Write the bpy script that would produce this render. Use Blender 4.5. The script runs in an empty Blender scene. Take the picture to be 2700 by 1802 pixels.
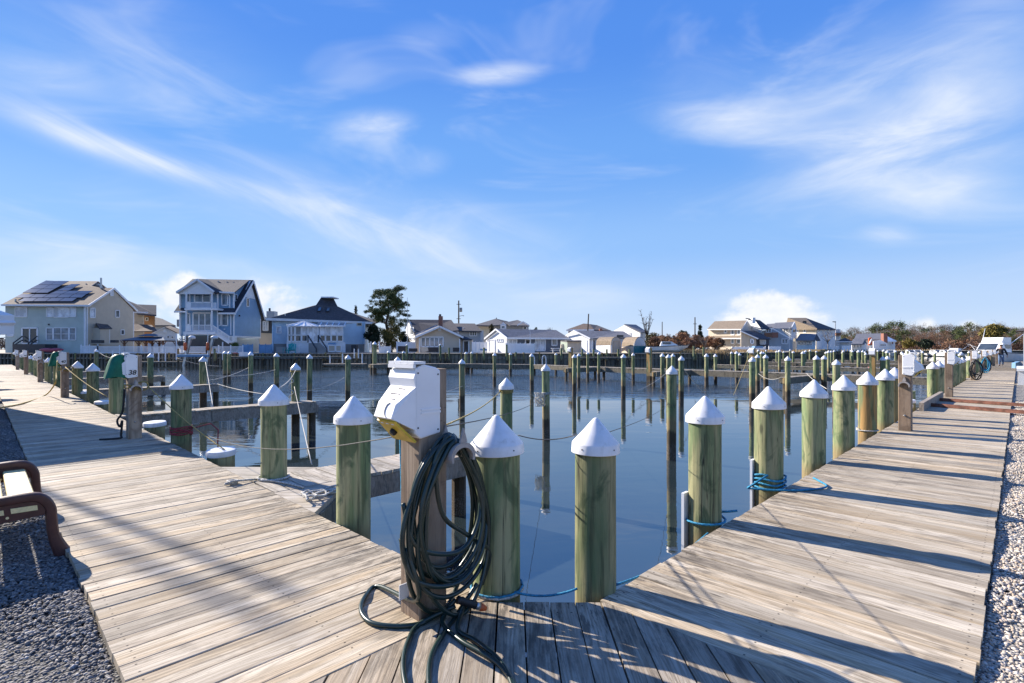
import bpy, math, random
import numpy as np
from mathutils import Vector, Matrix, noise as mnoise

random.seed(7); RNG = np.random.default_rng(7)
D = bpy.data; SC = bpy.context.scene; COL = SC.collection
R = math.radians

# ---------------------------------------------------------------- camera
F, CX, HY, EYE = 1370.0, 1350.0, 920.0, 2.40        # focal length / centre / horizon of the photograph, eye height over the water
cam = D.objects.new('camera', D.cameras.new('camera')); COL.objects.link(cam)
cam.location = (0, 0, EYE); cam.rotation_euler = (R(90), 0, 0)
cam.data.sensor_width = 36.0; cam.data.lens = 36.0 * F / 2700.0
cam.data.shift_y = (HY - 901.0) / 2700.0
cam.data.clip_start = 0.05; cam.data.clip_end = 6000
SC.camera = cam

# ---------------------------------------------------------------- light
SUN_AZ = math.atan2(-0.844, 0.537)      # from +Y, positive to the right
SUN_EL = R(28.0)
sun = D.objects.new('sun', D.lights.new('sun', 'SUN')); COL.objects.link(sun)
sun.data.energy = 4.05; sun.data.angle = R(0.53); sun.data.color = (1.0, 0.91, 0.80)
_d = Vector((-math.sin(SUN_AZ) * math.cos(SUN_EL), -math.cos(SUN_AZ) * math.cos(SUN_EL), -math.sin(SUN_EL)))
sun.rotation_euler = _d.to_track_quat('-Z', 'Y').to_euler()

vs = SC.view_settings
vs.view_transform = 'Standard'; vs.look = 'None'; vs.gamma = 1.0; vs.use_curve_mapping = False
vs.exposure = 1.42
SC.render.engine = 'CYCLES'
try:
    SC.cycles.use_denoising = True
    SC.cycles.denoiser = 'OPENIMAGEDENOISE'
    SC.cycles.max_bounces = 6; SC.cycles.diffuse_bounces = 3; SC.cycles.glossy_bounces = 4
    SC.cycles.transmission_bounces = 4; SC.cycles.transparent_max_bounces = 8
    SC.cycles.caustics_reflective = False; SC.cycles.caustics_refractive = False
except Exception:
    pass

class NT:
    """small wrapper to build node trees"""
    def __init__(s, nt): s.nt = nt
    def n(s, t, props=None, **inp):
        nd = s.nt.nodes.new(t)
        for k, v in (props or {}).items(): setattr(nd, k, v)
        for k, v in inp.items():
            key = int(k[1:]) if k[0] == '_' and k[1:].isdigit() else k.replace('__', ' ')
            sock = nd.inputs[key]
            if isinstance(v, bpy.types.NodeSocket): s.nt.links.new(v, sock)
            elif isinstance(v, bpy.types.Node): s.nt.links.new(v.outputs[0], sock)
            else:
                try: sock.default_value = v
                except Exception: sock.default_value = tuple(v) + (1.0,)
        return nd
    def math(s, op, a, b=0.0, c=0.0, clamp=False): return s.n('ShaderNodeMath', dict(operation=op, use_clamp=clamp), _0=a, _1=b, _2=c).outputs[0]
    def vmath(s, op, a, b=(0, 0, 0)): return s.n('ShaderNodeVectorMath', dict(operation=op), _0=a, _1=b)
    def mix(s, f, a, b, mode='MIX'):
        nd = s.nt.nodes.new('ShaderNodeMix'); nd.data_type = 'RGBA'; nd.blend_type = mode
        for i, v in ((0, f), (6, a), (7, b)):
            if isinstance(v, bpy.types.NodeSocket): s.nt.links.new(v, nd.inputs[i])
            else: nd.inputs[i].default_value = v if i == 0 else (tuple(v) + (1.0,) if len(v) == 3 else v)
        return nd.outputs[2]
    def rng(s, v, a, b, c=0.0, d=1.0, smooth=True):
        nd = s.n('ShaderNodeMapRange', dict(interpolation_type='SMOOTHSTEP' if smooth else 'LINEAR'), _0=v, _1=a, _2=b, _3=c, _4=d)
        return nd.outputs[0]
    def noise(s, vec, scale=5.0, detail=4.0, rough=0.55, dist=0.0):
        return s.n('ShaderNodeTexNoise', None, Vector=vec, Scale=scale, Detail=detail, Roughness=rough, Distortion=dist).outputs[0]
    def scl(s, vec, sc): return s.vmath('MULTIPLY', vec, sc).outputs[0]

# ---------------------------------------------------------------- world: nishita sky blended with a clear winter gradient, cirrus wisps and a few low cumulus
world = D.worlds.new('World'); SC.world = world; world.use_nodes = True
w = NT(world.node_tree); world.node_tree.nodes.clear()
sky = w.n('ShaderNodeTexSky', dict(sky_type='NISHITA', sun_disc=False, sun_elevation=SUN_EL, sun_rotation=SUN_AZ,
          altitude=0.0, air_density=1.0, dust_density=0.0, ozone_density=2.0))
gen = w.n('ShaderNodeTexCoord').outputs['Generated']
sep = w.n('ShaderNodeSeparateXYZ', None, _0=gen)
az = w.math('ARCTAN2', sep.outputs[0], sep.outputs[1])
el = w.math('ARCSINE', sep.outputs[2])
ae = w.n('ShaderNodeCombineXYZ', None, X=az, Y=el, Z=0.0).outputs[0]
KS = 7.0
cr = w.n('ShaderNodeValToRGB', None, Fac=w.math('DIVIDE', el, R(90)))
cr.color_ramp.interpolation = 'EASE'
stops = [(0.0, (.58, .70, .92)), (.045, (.47, .63, .92)), (.12, (.275, .505, .92)), (.22, (.148, .380, .89)), (.34, (.082, .272, .83)), (.46, (.060, .212, .75)), (1.0, (.045, .165, .62))]
e_ = cr.color_ramp.elements
e_[0].position, e_[0].color = stops[0][0], stops[0][1] + (1,); e_[1].position, e_[1].color = stops[-1][0], stops[-1][1] + (1,)
for p_, c_ in stops[1:-1]:
    q_ = e_.new(p_); q_.color = c_ + (1,)
gradc = w.vmath('SCALE', cr.outputs[0]); gradc.inputs['Scale'].default_value = KS
base = w.mix(.12, gradc.outputs[0], sky.outputs[0])
def skyuv(px, py):
    u = (px - CX) / F; v = (HY - py) / F
    a = math.atan(u); return a, math.atan(v * math.cos(a))
# (x0,y0)-(x1,y1) axis of the wisp in the photograph, its half width in pixels, density
WISPS = [
 (-60, 262, 700, 505, 20, .40), (250, 385, 1000, 590, 28, .36), (600, 500, 1350, 700, 46, .38),
 (-250, 170, 560, 470, 38, .70), (0, 285, 620, 500, 22, .60), (420, 440, 1150, 640, 85, .50), (850, 560, 1550, 720, 100, .55),
 (-200, 150, 420, 275, 42, .55), (-200, 610, 480, 705, 44, .75), (-100, 40, 700, 190, 90, .25), (300, 640, 1500, 735, 70, .35),
 (1180, 200, 1450, 185, 22, 1.0), (850, 345, 1100, 320, 32, .85), (1020, 430, 1190, 425, 30, .50), (1020, 90, 1240, 95, 24, .45),
 (1690, 300, 2250, 335, 38, .85), (1950, 330, 2800, 120, 120, .75), (2000, 480, 2800, 330, 100, .95), (2200, 490, 2800, 540, 44, 1.0),
 (2400, 120, 2800, 90, 120, .45), (2250, 620, 2430, 620, 20, .50), (1300, 790, 1760, 780, 40, .55), (1700, 180, 2100, 330, 80, .25),
]
# three fibre fields share the wisps: falling to the right, level, rising to the right
def fibre(ang, i):
    mp = w.n('ShaderNodeMapping', dict(vector_type='POINT'), Vector=ae, Rotation=(0, 0, -ang)).outputs[0]
    ns = w.noise(w.vmath('ADD', w.scl(mp, (3.6, 15.0, 1)), (i * 7.3, i * 3.1, 0)).outputs[0], 1.0, 6, .60, .7)
    return w.rng(ns, .30, .78)
fields = {-1: fibre(R(-19), 1), 0: fibre(0.0, 2), 1: fibre(R(13), 3)}
groups = {-1: None, 0: None, 1: None}
for (x0, y0, x1, y1, hw, den) in WISPS:
    a0, e0 = skyuv(x0, y0); a1, e1 = skyuv(x1, y1)
    L = math.hypot(a1 - a0, e1 - e0); ang = math.atan2(e1 - e0, a1 - a0)
    k = -1 if ang < -.12 else (1 if ang > .06 else 0)
    mp = w.n('ShaderNodeMapping', dict(vector_type='TEXTURE'), Vector=ae, Location=((a0 + a1) / 2, (e0 + e1) / 2, 0), Rotation=(0, 0, ang), Scale=(L * .62, hw / F * 1.6, 1)).outputs[0]
    env = w.math('MULTIPLY', w.rng(w.vmath('LENGTH', mp).outputs['Value'], 1.0, 0.0), den)
    groups[k] = env if groups[k] is None else w.math('ADD', groups[k], env)
total = None
for k in groups:
    m_ = w.math('MULTIPLY', groups[k], w.math('ADD', w.math('MULTIPLY', fields[k], .62), .22)); total = m_ if total is None else w.math('ADD', total, m_)
veil = w.noise(w.scl(ae, (2.2, 6.5, 1)), 1.3, 4, .6, .8)      # a thin veil over the whole sky
total = w.math('ADD', total, w.math('MULTIPLY', w.rng(veil, .46, .80), .32))
CUM = [(395, 790, 520, 58, .85), (440, 758, 540, 36, .9), (655, 785, 720, 52, .85), (690, 815, 790, 50, .85), (640, 840, 820, 30, .6), (1850, 838, 2230, 34, 1.0), (1880, 812, 2200, 34, 1.05), (1940, 790, 2120, 26, .9), (2400, 855, 2480, 22, .8), (2520, 858, 2590, 20, .8), (1780, 850, 2250, 22, .5),
       (-700, 800, -300, 60, .7), (3200, 790, 3600, 60, .7)]
ctot = None
for i, (x0, yb, x1, hw, den) in enumerate(CUM):
    a0, e0 = skyuv(x0, yb); a1, e1 = skyuv(x1, yb)
    mp = w.n('ShaderNodeMapping', dict(vector_type='TEXTURE'), Vector=ae, Location=((a0 + a1) / 2, (e0 + e1) / 2, 0), Scale=(abs(a1 - a0) * .5 + hw / F, hw / F * 1.5, 1)).outputs[0]
    ci = w.math('MULTIPLY', w.math('SUBTRACT', 1.0, w.vmath('LENGTH', mp).outputs['Value'], clamp=True), den)
    ctot = ci if ctot is None else w.math('MAXIMUM', ctot, ci)
cn = w.noise(w.scl(ae, (1, 1.25, 1)), 13.0, 7, .60, .1)
cum = w.rng(w.math('ADD', ctot, w.math('MULTIPLY', w.math('SUBTRACT', cn, .5), 1.5)), .26, .74, 0.0, .92)
cum = w.math('MULTIPLY', cum, w.rng(ctot, .0, .22))
skyc = w.mix(w.math('MINIMUM', w.math('MULTIPLY', total, .98), .80), base, tuple(KS * q for q in (.80, .86, .96)))
cshade = w.mix(w.rng(cn, .35, .65), tuple(KS * q for q in (.80, .84, .92)), tuple(KS * q for q in (.97, .97, .98)))
up = w.rng(sep.outputs[2], 0.0, 0.02)
skyc = w.mix(w.math('MULTIPLY', cum, up), skyc, cshade)
bg = w.n('ShaderNodeBackground', None, Color=skyc, Strength=0.058)
w.n('ShaderNodeOutputWorld', None, Surface=bg)

# ---------------------------------------------------------------- frames and helpers
DR = Vector((.698, .716, 0)); DL = Vector((-.716, .698, 0))   # along the right boardwalk, along the left boardwalk
ANG_R = math.atan2(.716, .698); ANG_L = math.atan2(.698, -.716)
DECK = 0.95
def st(s, t, z=0.0): return DR * s + DL * t + Vector((0, 0, z))
def P(px, py, z):
    Y = F * (EYE - z) / (py - HY); return Vector(((px - CX) / F * Y, Y, z))
def PY(px, py, Y): return Vector(((px - CX) / F * Y, Y, EYE + (HY - py) / F * Y))
def mpp(Y): return Y / F

class MB:
    def __init__(s): s.v = []; s.f = []
    def add(s, vs, fs):
        b = len(s.v); s.v += [tuple(v) for v in vs]; s.f += [tuple(i + b for i in f) for f in fs]
    def box(s, c, d, m=None):
        x, y, z = d[0] / 2, d[1] / 2, d[2] / 2
        vs = [Vector((i, j, k)) for k in (-z, z) for j in (-y, y) for i in (-x, x)]
        if m is not None: vs = [m @ v for v in vs]
        c = Vector(c)
        s.add([v + c for v in vs], [(0, 2, 3, 1), (4, 5, 7, 6), (0, 1, 5, 4), (2, 6, 7, 3), (0, 4, 6, 2), (1, 3, 7, 5)]); return s
    def ab(s, a, b):
        return s.box([(a[i] + b[i]) / 2 for i in range(3)], [abs(b[i] - a[i]) for i in range(3)])
    def bar(s, a, b, wd, ht=None, up=(0, 0, 1)):
        a, b = Vector(a), Vector(b); x = (b - a); L = x.length
        if L < 1e-6: return s
        x.normalize(); upv = Vector(up)
        if abs(x.dot(upv)) > .98: upv = Vector((0, 1, 0)) if abs(x.y) < .9 else Vector((1, 0, 0))
        y = upv.cross(x).normalized(); z = x.cross(y)
        m = Matrix((x, y, z)).transposed()
        return s.box((a + b) / 2, (L, wd, ht if ht is not None else wd), m)
    def prism(s, poly, vec):
        n = len(poly); vec = Vector(vec); p = [Vector(q) for q in poly]
        nrm = Vector((0, 0, 0))
        for i in range(n): nrm += (p[i] - p[0]).cross(p[(i + 1) % n] - p[0])
        if nrm.dot(vec) > 0: p = p[::-1]
        vs = p + [q + vec for q in p]
        s.add(vs, [tuple(range(n)), tuple(range(2 * n - 1, n - 1, -1))] + [(i, i + n, (i + 1) % n + n, (i + 1) % n) for i in range(n)]); return s
    def poly(s, pts): s.add(pts, [tuple(range(len(pts)))]); return s
    def lathe(s, prof, n=24, c=(0, 0, 0), closed=True):
        b = len(s.v); cx, cy, cz = c
        for (r, z) in prof:
            for i in range(n):
                a = 2 * math.pi * i / n; s.v.append((cx + r * math.cos(a), cy + r * math.sin(a), cz + z))
        for k in range(len(prof) - 1):
            for i in range(n):
                j = (i + 1) % n; s.f.append((b + k * n + i, b + k * n + j, b + (k + 1) * n + j, b + (k + 1) * n + i))
        if closed:
            s.f.append(tuple(b + i for i in range(n - 1, -1, -1))); e = b + (len(prof) - 1) * n
            s.f.append(tuple(e + i for i in range(n)))
        return s
    def tube(s, pts, r, n=6, cap=True):
        pts = [Vector(p) for p in pts]; m = len(pts)
        rs = r if hasattr(r, '__len__') else [r] * m
        b = len(s.v); prev = None
        for i in range(m):
            t = (pts[min(i + 1, m - 1)] - pts[max(i - 1, 0)])
            if t.length < 1e-9: t = Vector((0, 0, 1))
            t.normalize()
            if prev is None:
                u = t.cross(Vector((0, 0, 1)))
                if u.length < .05: u = t.cross(Vector((1, 0, 0)))
            else: u = prev - t * prev.dot(t)
            if u.length < 1e-6: u = t.orthogonal()
            u.normalize(); prev = u; v = t.cross(u)
            for k in range(n):
                a = 2 * math.pi * k / n; s.v.append(tuple(pts[i] + (u * math.cos(a) + v * math.sin(a)) * rs[i]))
        for i in range(m - 1):
            for k in range(n):
                j = (k + 1) % n; s.f.append((b + i * n + k, b + i * n + j, b + (i + 1) * n + j, b + (i + 1) * n + k))
        if cap:
            s.f.append(tuple(b + k for k in range(n - 1, -1, -1))); e = b + (m - 1) * n
            s.f.append(tuple(e + k for k in range(n)))
        return s
    def mesh(s, name, m=None, smooth=False):
        me = D.meshes.new(name); me.from_pydata(s.v, [], s.f); me.update()
        if m is not None: me.materials.append(m)
        if smooth: me.shade_smooth()
        if smooth == 'auto':
            try: me.set_sharp_from_angle(angle=R(38))
            except Exception: pass
        return me
    def build(s, name, m=None, parent=None, loc=None, rz=0.0, smooth=False):
        o = D.objects.new(name, s.mesh(name, m, smooth)); COL.objects.link(o)
        if parent is not None: o.parent = parent
        if loc is not None: o.location = loc
        if rz: o.rotation_euler = (0, 0, rz)
        return o

def tag(o, label=None, cat=None, group=None, kind=None):
    if label: o['label'] = label
    if cat: o['category'] = cat
    if group: o['group'] = group
    if kind: o['kind'] = kind
    return o
def thing(name, label, cat, loc=(0, 0, 0), rz=0.0, group=None):
    o = D.objects.new(name, None); COL.objects.link(o); o.empty_display_size = .2
    o.location = loc; o.rotation_euler = (0, 0, rz)
    return tag(o, label, cat, group)
def struct(name, mb, m, **k): return tag(mb.build(name, m, **k), kind='structure')
def inst(name, me, parent=None, loc=(0, 0, 0), rz=0.0, scale=None):
    o = D.objects.new(name, me); COL.objects.link(o); o.parent = parent; o.location = loc; o.rotation_euler = (0, 0, rz)
    if scale: o.scale = scale
    return o
def copy_tree(o, parent=None):
    c = o.copy(); COL.objects.link(c)
    if parent is not None: c.parent = parent
    for ch in list(o.children): copy_tree(ch, c)
    return c
ORD = 'first second third fourth fifth sixth seventh eighth ninth tenth eleventh twelfth thirteenth fourteenth fifteenth sixteenth seventeenth eighteenth nineteenth twentieth'.split()
for _a, _b in (('twenty', 'twentieth'), ('thirty', 'thirtieth'), ('forty', 'fortieth'), ('fifty', 'fiftieth'), ('sixty', 'sixtieth')):
    ORD = (ORD if _a == 'twenty' else ORD + [_b]) + [_a + '-' + q for q in ORD[:9]]
def spline(pts, k=8, closed=False):
    pts = [Vector(p) for p in pts]; n = len(pts); out = []
    g = (lambda i: pts[i % n]) if closed else (lambda i: pts[max(0, min(n - 1, i))])
    for i in range(n if closed else n - 1):
        p0, p1, p2, p3 = g(i - 1), g(i), g(i + 1), g(i + 2)
        for j in range(k):
            t = j / k
            out.append(.5 * ((2 * p1) + (p2 - p0) * t + (2 * p0 - 5 * p1 + 4 * p2 - p3) * t * t + (3 * p1 - p0 - 3 * p2 + p3) * t ** 3))
    out.append(g(n if closed else n - 1)); return out
def sag(a, b, d, k=12):
    a, b = Vector(a), Vector(b)
    return [a.lerp(b, i / k) - Vector((0, 0, d * 4 * (i / k) * (1 - i / k))) for i in range(k + 1)]

# ---------------------------------------------------------------- materials
def mat(name):
    m = D.materials.new(name); m.use_nodes = True; nt = NT(m.node_tree)
    return m, nt, m.node_tree.nodes['Principled BSDF']
def link(nt, a, b): nt.nt.links.new(a, b)
def simple(name, col, rough=.6, var=.12, scale=3.0, stretch=(1, 1, 1), bump=0.0, rnd=.06, metal=0.0, spec=.4, col2=None, bscale=None, detail=5):
    """procedural colour: two tones by noise, small brightness change per object, optional relief"""
    m, n, b = mat(name)
    tc = n.n('ShaderNodeTexCoord').outputs['Object']; rn = n.n('ShaderNodeObjectInfo').outputs['Random']
    off = n.n('ShaderNodeCombineXYZ', None, X=n.math('MULTIPLY', rn, 31.0), Y=n.math('MULTIPLY', rn, 17.0), Z=rn).outputs[0]
    v = n.vmath('ADD', n.scl(tc, stretch), off).outputs[0]
    f = n.noise(v, scale, detail, .6)
    c1 = col2 if col2 else tuple(max(0, c * (1 - var * 2)) for c in col)
    c2 = col if col2 else tuple(min(1, c * (1 + var)) for c in col)
    c = n.mix(n.rng(f, .3, .7), c1, c2)
    if rnd:
        k = n.math('ADD', n.math('MULTIPLY', rn, 2 * rnd), 1 - rnd)
        c = n.mix(1.0, c, n.n('ShaderNodeCombineColor', None, _0=k, _1=k, _2=k).outputs[0], 'MULTIPLY')
    link(n, c, b.inputs['Base Color'])
    b.inputs['Roughness'].default_value = rough; b.inputs['Metallic'].default_value = metal
    b.inputs['Specular IOR Level'].default_value = spec
    if bump:
        f2 = f if bscale is None else n.noise(v, bscale, 5, .6)
        bp = n.n('ShaderNodeBump', None, Strength=bump, Distance=.02, Height=f2)
        link(n, bp.outputs[0], b.inputs['Normal'])
    return m
def siding(name, col, pitch=.14, rough=.55, var=.06):
    """clapboard: saw-tooth relief by height, too fine at this distance to be built"""
    m, n, b = mat(name)
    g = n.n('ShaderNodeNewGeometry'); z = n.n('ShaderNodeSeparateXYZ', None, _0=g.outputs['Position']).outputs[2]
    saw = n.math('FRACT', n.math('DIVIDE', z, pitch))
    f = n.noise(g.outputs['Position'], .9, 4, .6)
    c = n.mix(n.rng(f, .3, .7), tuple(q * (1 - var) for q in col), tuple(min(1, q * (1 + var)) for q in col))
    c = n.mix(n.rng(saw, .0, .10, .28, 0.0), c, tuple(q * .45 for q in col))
    link(n, c, b.inputs['Base Color']); b.inputs['Roughness'].default_value = rough
    bp = n.n('ShaderNodeBump', None, Strength=.5, Distance=.012, Height=n.math('SUBTRACT', 1.0, saw)); link(n, bp.outputs[0], b.inputs['Normal'])
    return m
def shingle(name, col, pitch=.16):
    m, n, b = mat(name)
    g = n.n('ShaderNodeNewGeometry').outputs['Position']
    v = n.n('ShaderNodeTexVoronoi', None, Vector=n.scl(g, (4.0, 4.0, 9.0)), Scale=1.0).outputs['Color']
    f = n.noise(g, .5, 4, .6)
    sp = n.n('ShaderNodeSeparateColor', None, _0=v).outputs[0]
    c = n.mix(n.math('MULTIPLY', sp, .75), tuple(q * .72 for q in col), tuple(q * 1.3 for q in col))
    c = n.mix(n.rng(f, .35, .7, 0, .35), c, tuple(q * .75 for q in col))
    link(n, c, b.inputs['Base Color']); b.inputs['Roughness'].default_value = .9
    bp = n.n('ShaderNodeBump', None, Strength=.4, Distance=.02, Height=sp); link(n, bp.outputs[0], b.inputs['Normal'])
    return m
def glass(name, col=(.03, .04, .05), rough=.04):
    m, n, b = mat(name)
    g = n.n('ShaderNodeNewGeometry').outputs['Position']
    c = n.mix(n.rng(n.noise(g, .8, 3, .6), .4, .65), col, tuple(min(1, q * 1.8) for q in col)); link(n, c, b.inputs['Base Color'])
    b.inputs['Roughness'].default_value = rough; b.inputs['Specular IOR Level'].default_value = .6
    return m

def plank_mat(name, tan, grey, pale, dark, edge=True, L=1.6):
    """weathered decking; object x runs along the board"""
    m, n, b = mat(name)
    tc = n.n('ShaderNodeTexCoord').outputs['Object']; rn = n.n('ShaderNodeObjectInfo').outputs['Random']
    r2 = n.math('FRACT', n.math('MULTIPLY', rn, 57.3)); r3 = n.math('FRACT', n.math('MULTIPLY', rn, 211.7))
    off = n.n('ShaderNodeCombineXYZ', None, X=n.math('MULTIPLY', rn, 71.0), Y=n.math('MULTIPLY', r2, 23.0), Z=r3).outputs[0]
    v = n.vmath('ADD', tc, off).outputs[0]
    warp = n.noise(n.scl(v, (1.3, 6, 2)), 1.0, 3, .5)
    vy = n.vmath('ADD', v, n.n('ShaderNodeCombineXYZ', None, X=0.0, Y=n.math('MULTIPLY', warp, .055), Z=0.0).outputs[0]).outputs[0]
    grain = n.noise(n.scl(vy, (.9, 55, 12)), 1.0, 6, .65)
    fine = n.noise(n.scl(vy, (4.0, 210, 40)), 1.0, 4, .7)
    patch = n.noise(n.scl(v, (2.2, 6.0, 2)), 1.0, 5, .62, .4)
    patch2 = n.noise(n.scl(v, (1.1, 11.0, 2)), 1.0, 4, .6, .2)
    base = n.mix(n.rng(r2, .05, .85), tan, grey)
    base = n.mix(n.math('MULTIPLY', n.rng(patch2, .40, .68), .80), base, pale)
    c = n.mix(n.math('MULTIPLY', n.rng(grain, .46, .64), .58), base, tuple(q * .46 for q in tan))
    c = n.mix(n.math('MULTIPLY', n.rng(fine, .50, .70), .40), c, tuple(q * .38 for q in grey))
    c = n.mix(n.math('MULTIPLY', n.rng(n.math('ADD', n.math('MULTIPLY', patch, .75), n.math('MULTIPLY', grain, .25)), .49, .63), .66), c, dark)
    # growth rings run as contour lines along the board
    low = n.noise(n.scl(vy, (.6, 7.5, 1.5)), 1.0, 2, .5, .25); ring = n.math('ADD', n.math('MULTIPLY', n.math('SINE', n.math('MULTIPLY', low, 120.0)), .5), .5)
    ring = n.math('MULTIPLY', n.math('POWER', ring, 2.5), n.rng(r3, .1, .9, .18, .48)); c = n.mix(ring, c, tuple(q * .45 for q in tan))
    spk = n.noise(n.scl(v, (22, 60, 8)), 1.0, 4, .75); c = n.mix(n.math('MULTIPLY', n.rng(spk, .60, .72), n.rng(patch2, .35, .60, .15, .75)), c, tuple(q * .8 for q in dark))
    # knots
    vo = n.n('ShaderNodeTexVoronoi', None, Vector=n.scl(vy, (1.9, 7.5, .01)), Scale=1.0)
    kn = n.rng(vo.outputs['Distance'], .035, .11, 1.0, 0.0)
    c = n.mix(n.math('MULTIPLY', kn, .7), c, tuple(q * .55 for q in dark))
    if edge:   # grime that gathers on the water end of every board (object +x)
        sx = n.n('ShaderNodeSeparateXYZ', None, _0=tc); e = n.rng(sx.outputs[0], L * .02, L * .46)
        gr = n.math('MULTIPLY', e, n.rng(n.noise(n.scl(v, (5, 26, 3)), 1.0, 5, .7), .46, .62))
        c = n.mix(n.math('MULTIPLY', gr, .85), c, tuple(q * .75 for q in dark))
        # nail heads over the joists
        ax = n.math('ABSOLUTE', n.math('SUBTRACT', n.math('FRACT', n.math('ADD', n.math('DIVIDE', sx.outputs[0], L * .47), .5)), .5))
        ax = n.math('MULTIPLY', ax, L * .47)
        ay = n.math('SUBTRACT', n.math('ABSOLUTE', sx.outputs[1]), .038)
        dd = n.math('SQRT', n.math('ADD', n.math('MULTIPLY', ax, ax), n.math('MULTIPLY', ay, ay)))
        c = n.mix(n.rng(dd, .0045, .0065, .85, 0.0), c, (.03, .025, .022))
    k = n.math('ADD', n.math('MULTIPLY', r3, .40), .70)
    c = n.mix(1.0, c, n.n('ShaderNodeCombineColor', None, _0=k, _1=k, _2=k).outputs[0], 'MULTIPLY')
    link(n, c, b.inputs['Base Color']); b.inputs['Roughness'].default_value = .8; b.inputs['Specular IOR Level'].default_value = .2
    h = n.math('ADD', n.math('MULTIPLY', grain, .7), n.math('MULTIPLY', fine, .4))
    bp = n.n('ShaderNodeBump', None, Strength=.55, Distance=.006, Height=h); link(n, bp.outputs[0], b.inputs['Normal'])
    return m
def pile_mat():
    """pressure-treated pole: green wood with tan bleaching, brown then black towards the tide mark"""
    m, n, b = mat('treated_pile')
    g = n.n('ShaderNodeNewGeometry').outputs['Position']; z = n.n('ShaderNodeSeparateXYZ', None, _0=g).outputs[2]
    tc = n.n('ShaderNodeTexCoord').outputs['Object']; rn = n.n('ShaderNodeObjectInfo').outputs['Random']
    r2 = n.math('FRACT', n.math('MULTIPLY', rn, 37.7)); r3 = n.math('FRACT', n.math('MULTIPLY', rn, 131.3))
    v = n.vmath('ADD', tc, n.n('ShaderNodeCombineXYZ', None, X=n.math('MULTIPLY', rn, 19.0), Y=n.math('MULTIPLY', r2, 41.0), Z=n.math('MULTIPLY', r3, 9.0)).outputs[0]).outputs[0]
    A = n.noise(n.scl(v, (7, 7, .9)), 1.0, 5, .6, .5); B = n.noise(n.scl(v, (34, 34, 1.6)), 1.0, 6, .65); C = n.noise(n.scl(v, (5, 5, 2.2)), 1.0, 5, .6, 1.0)
    c = n.mix(n.rng(A, .38, .66), (.150, .205, .095), (.345, .325, .175))
    c = n.mix(n.math('MULTIPLY', n.rng(C, .50, .64), .80), c, (.065, .105, .05))
    c = n.mix(n.math('MULTIPLY', n.n('ShaderNodeSeparateColor', None, _0=n.n('ShaderNodeObjectInfo').outputs['Color']).outputs[0], n.rng(n.noise(n.scl(v, (9, 9, .7)), 1.0, 3), .42, .54)), c, (.42, .25, .09))
    c = n.mix(n.math('MULTIPLY', n.rng(B, .48, .66), .62), c, (.07, .08, .04))
    vo = n.n('ShaderNodeTexVoronoi', None, Vector=n.scl(v, (4.5, 4.5, 1.7)), Scale=1.0).outputs['Distance']
    c = n.mix(n.rng(vo, .05, .13, .7, 0.0), c, (.035, .035, .022))
    ck = n.math('ABSOLUTE', n.math('SUBTRACT', n.noise(n.scl(v, (15, 15, .30)), 1.0, 4, .55, .3), .5)); gate = n.rng(n.noise(n.scl(v, (4, 4, .8)), 1.0, 2), .45, .60)
    c = n.mix(n.math('MULTIPLY', n.rng(ck, .003, .013, .85, 0.0), gate), c, (.025, .025, .018))
    k = n.math('ADD', n.math('MULTIPLY', r3, .4), .8)
    c = n.mix(1.0, c, n.n('ShaderNodeCombineColor', None, _0=k, _1=k, _2=k).outputs[0], 'MULTIPLY')
    zz = n.math('ADD', z, n.math('MULTIPLY', n.math('SUBTRACT', A, .5), .35))
    c = n.mix(n.rng(zz, 1.02, .78, 0.0, .8), c, (.24, .17, .085))
    c = n.mix(n.rng(zz, .66, .58, 0.0, .88), c, (.045, .034, .024))
    bar = n.math('MULTIPLY', n.rng(zz, .42, .30), n.rng(n.noise(v, 55, 3), .5, .62))
    c = n.mix(bar, c, (.20, .17, .14))
    link(n, c, b.inputs['Base Color']); b.inputs['Roughness'].default_value = .72; b.inputs['Specular IOR Level'].default_value = .3
    bp = n.n('ShaderNodeBump', None, Strength=.6, Distance=.008, Height=n.math('ADD', B, n.math('MULTIPLY', vo, .4))); link(n, bp.outputs[0], b.inputs['Normal'])
    return m
M = {}
M['plank'] = plank_mat('deck_board', (.51, .40, .265), (.46, .40, .315), (.66, .585, .46), (.16, .135, .105))
M['plank_corner'] = plank_mat('corner_board', (.44, .345, .235), (.38, .33, .265), (.54, .475, .38), (.12, .105, .085), L=2.4)
M['timber'] = plank_mat('weathered_timber', (.40, .31, .23), (.36, .31, .265), (.50, .44, .37), (.14, .12, .10), edge=False)
M['post'] = plank_mat('post_timber', (.40, .28, .19), (.36, .28, .21), (.46, .37, .28), (.17, .12, .085), edge=False)
M['finger'] = plank_mat('finger_board', (.44, .36, .27), (.44, .40, .34), (.60, .55, .47), (.16, .14, .11), edge=False)
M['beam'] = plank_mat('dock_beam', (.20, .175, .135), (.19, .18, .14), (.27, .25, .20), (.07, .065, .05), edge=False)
M['pile'] = pile_mat()
M['cap'] = simple('white_cap_plastic', (.80, .80, .81), .42, .02, 9, rnd=.04, spec=.4, col2=(.70, .70, .69), bump=.04, bscale=30)
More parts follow.
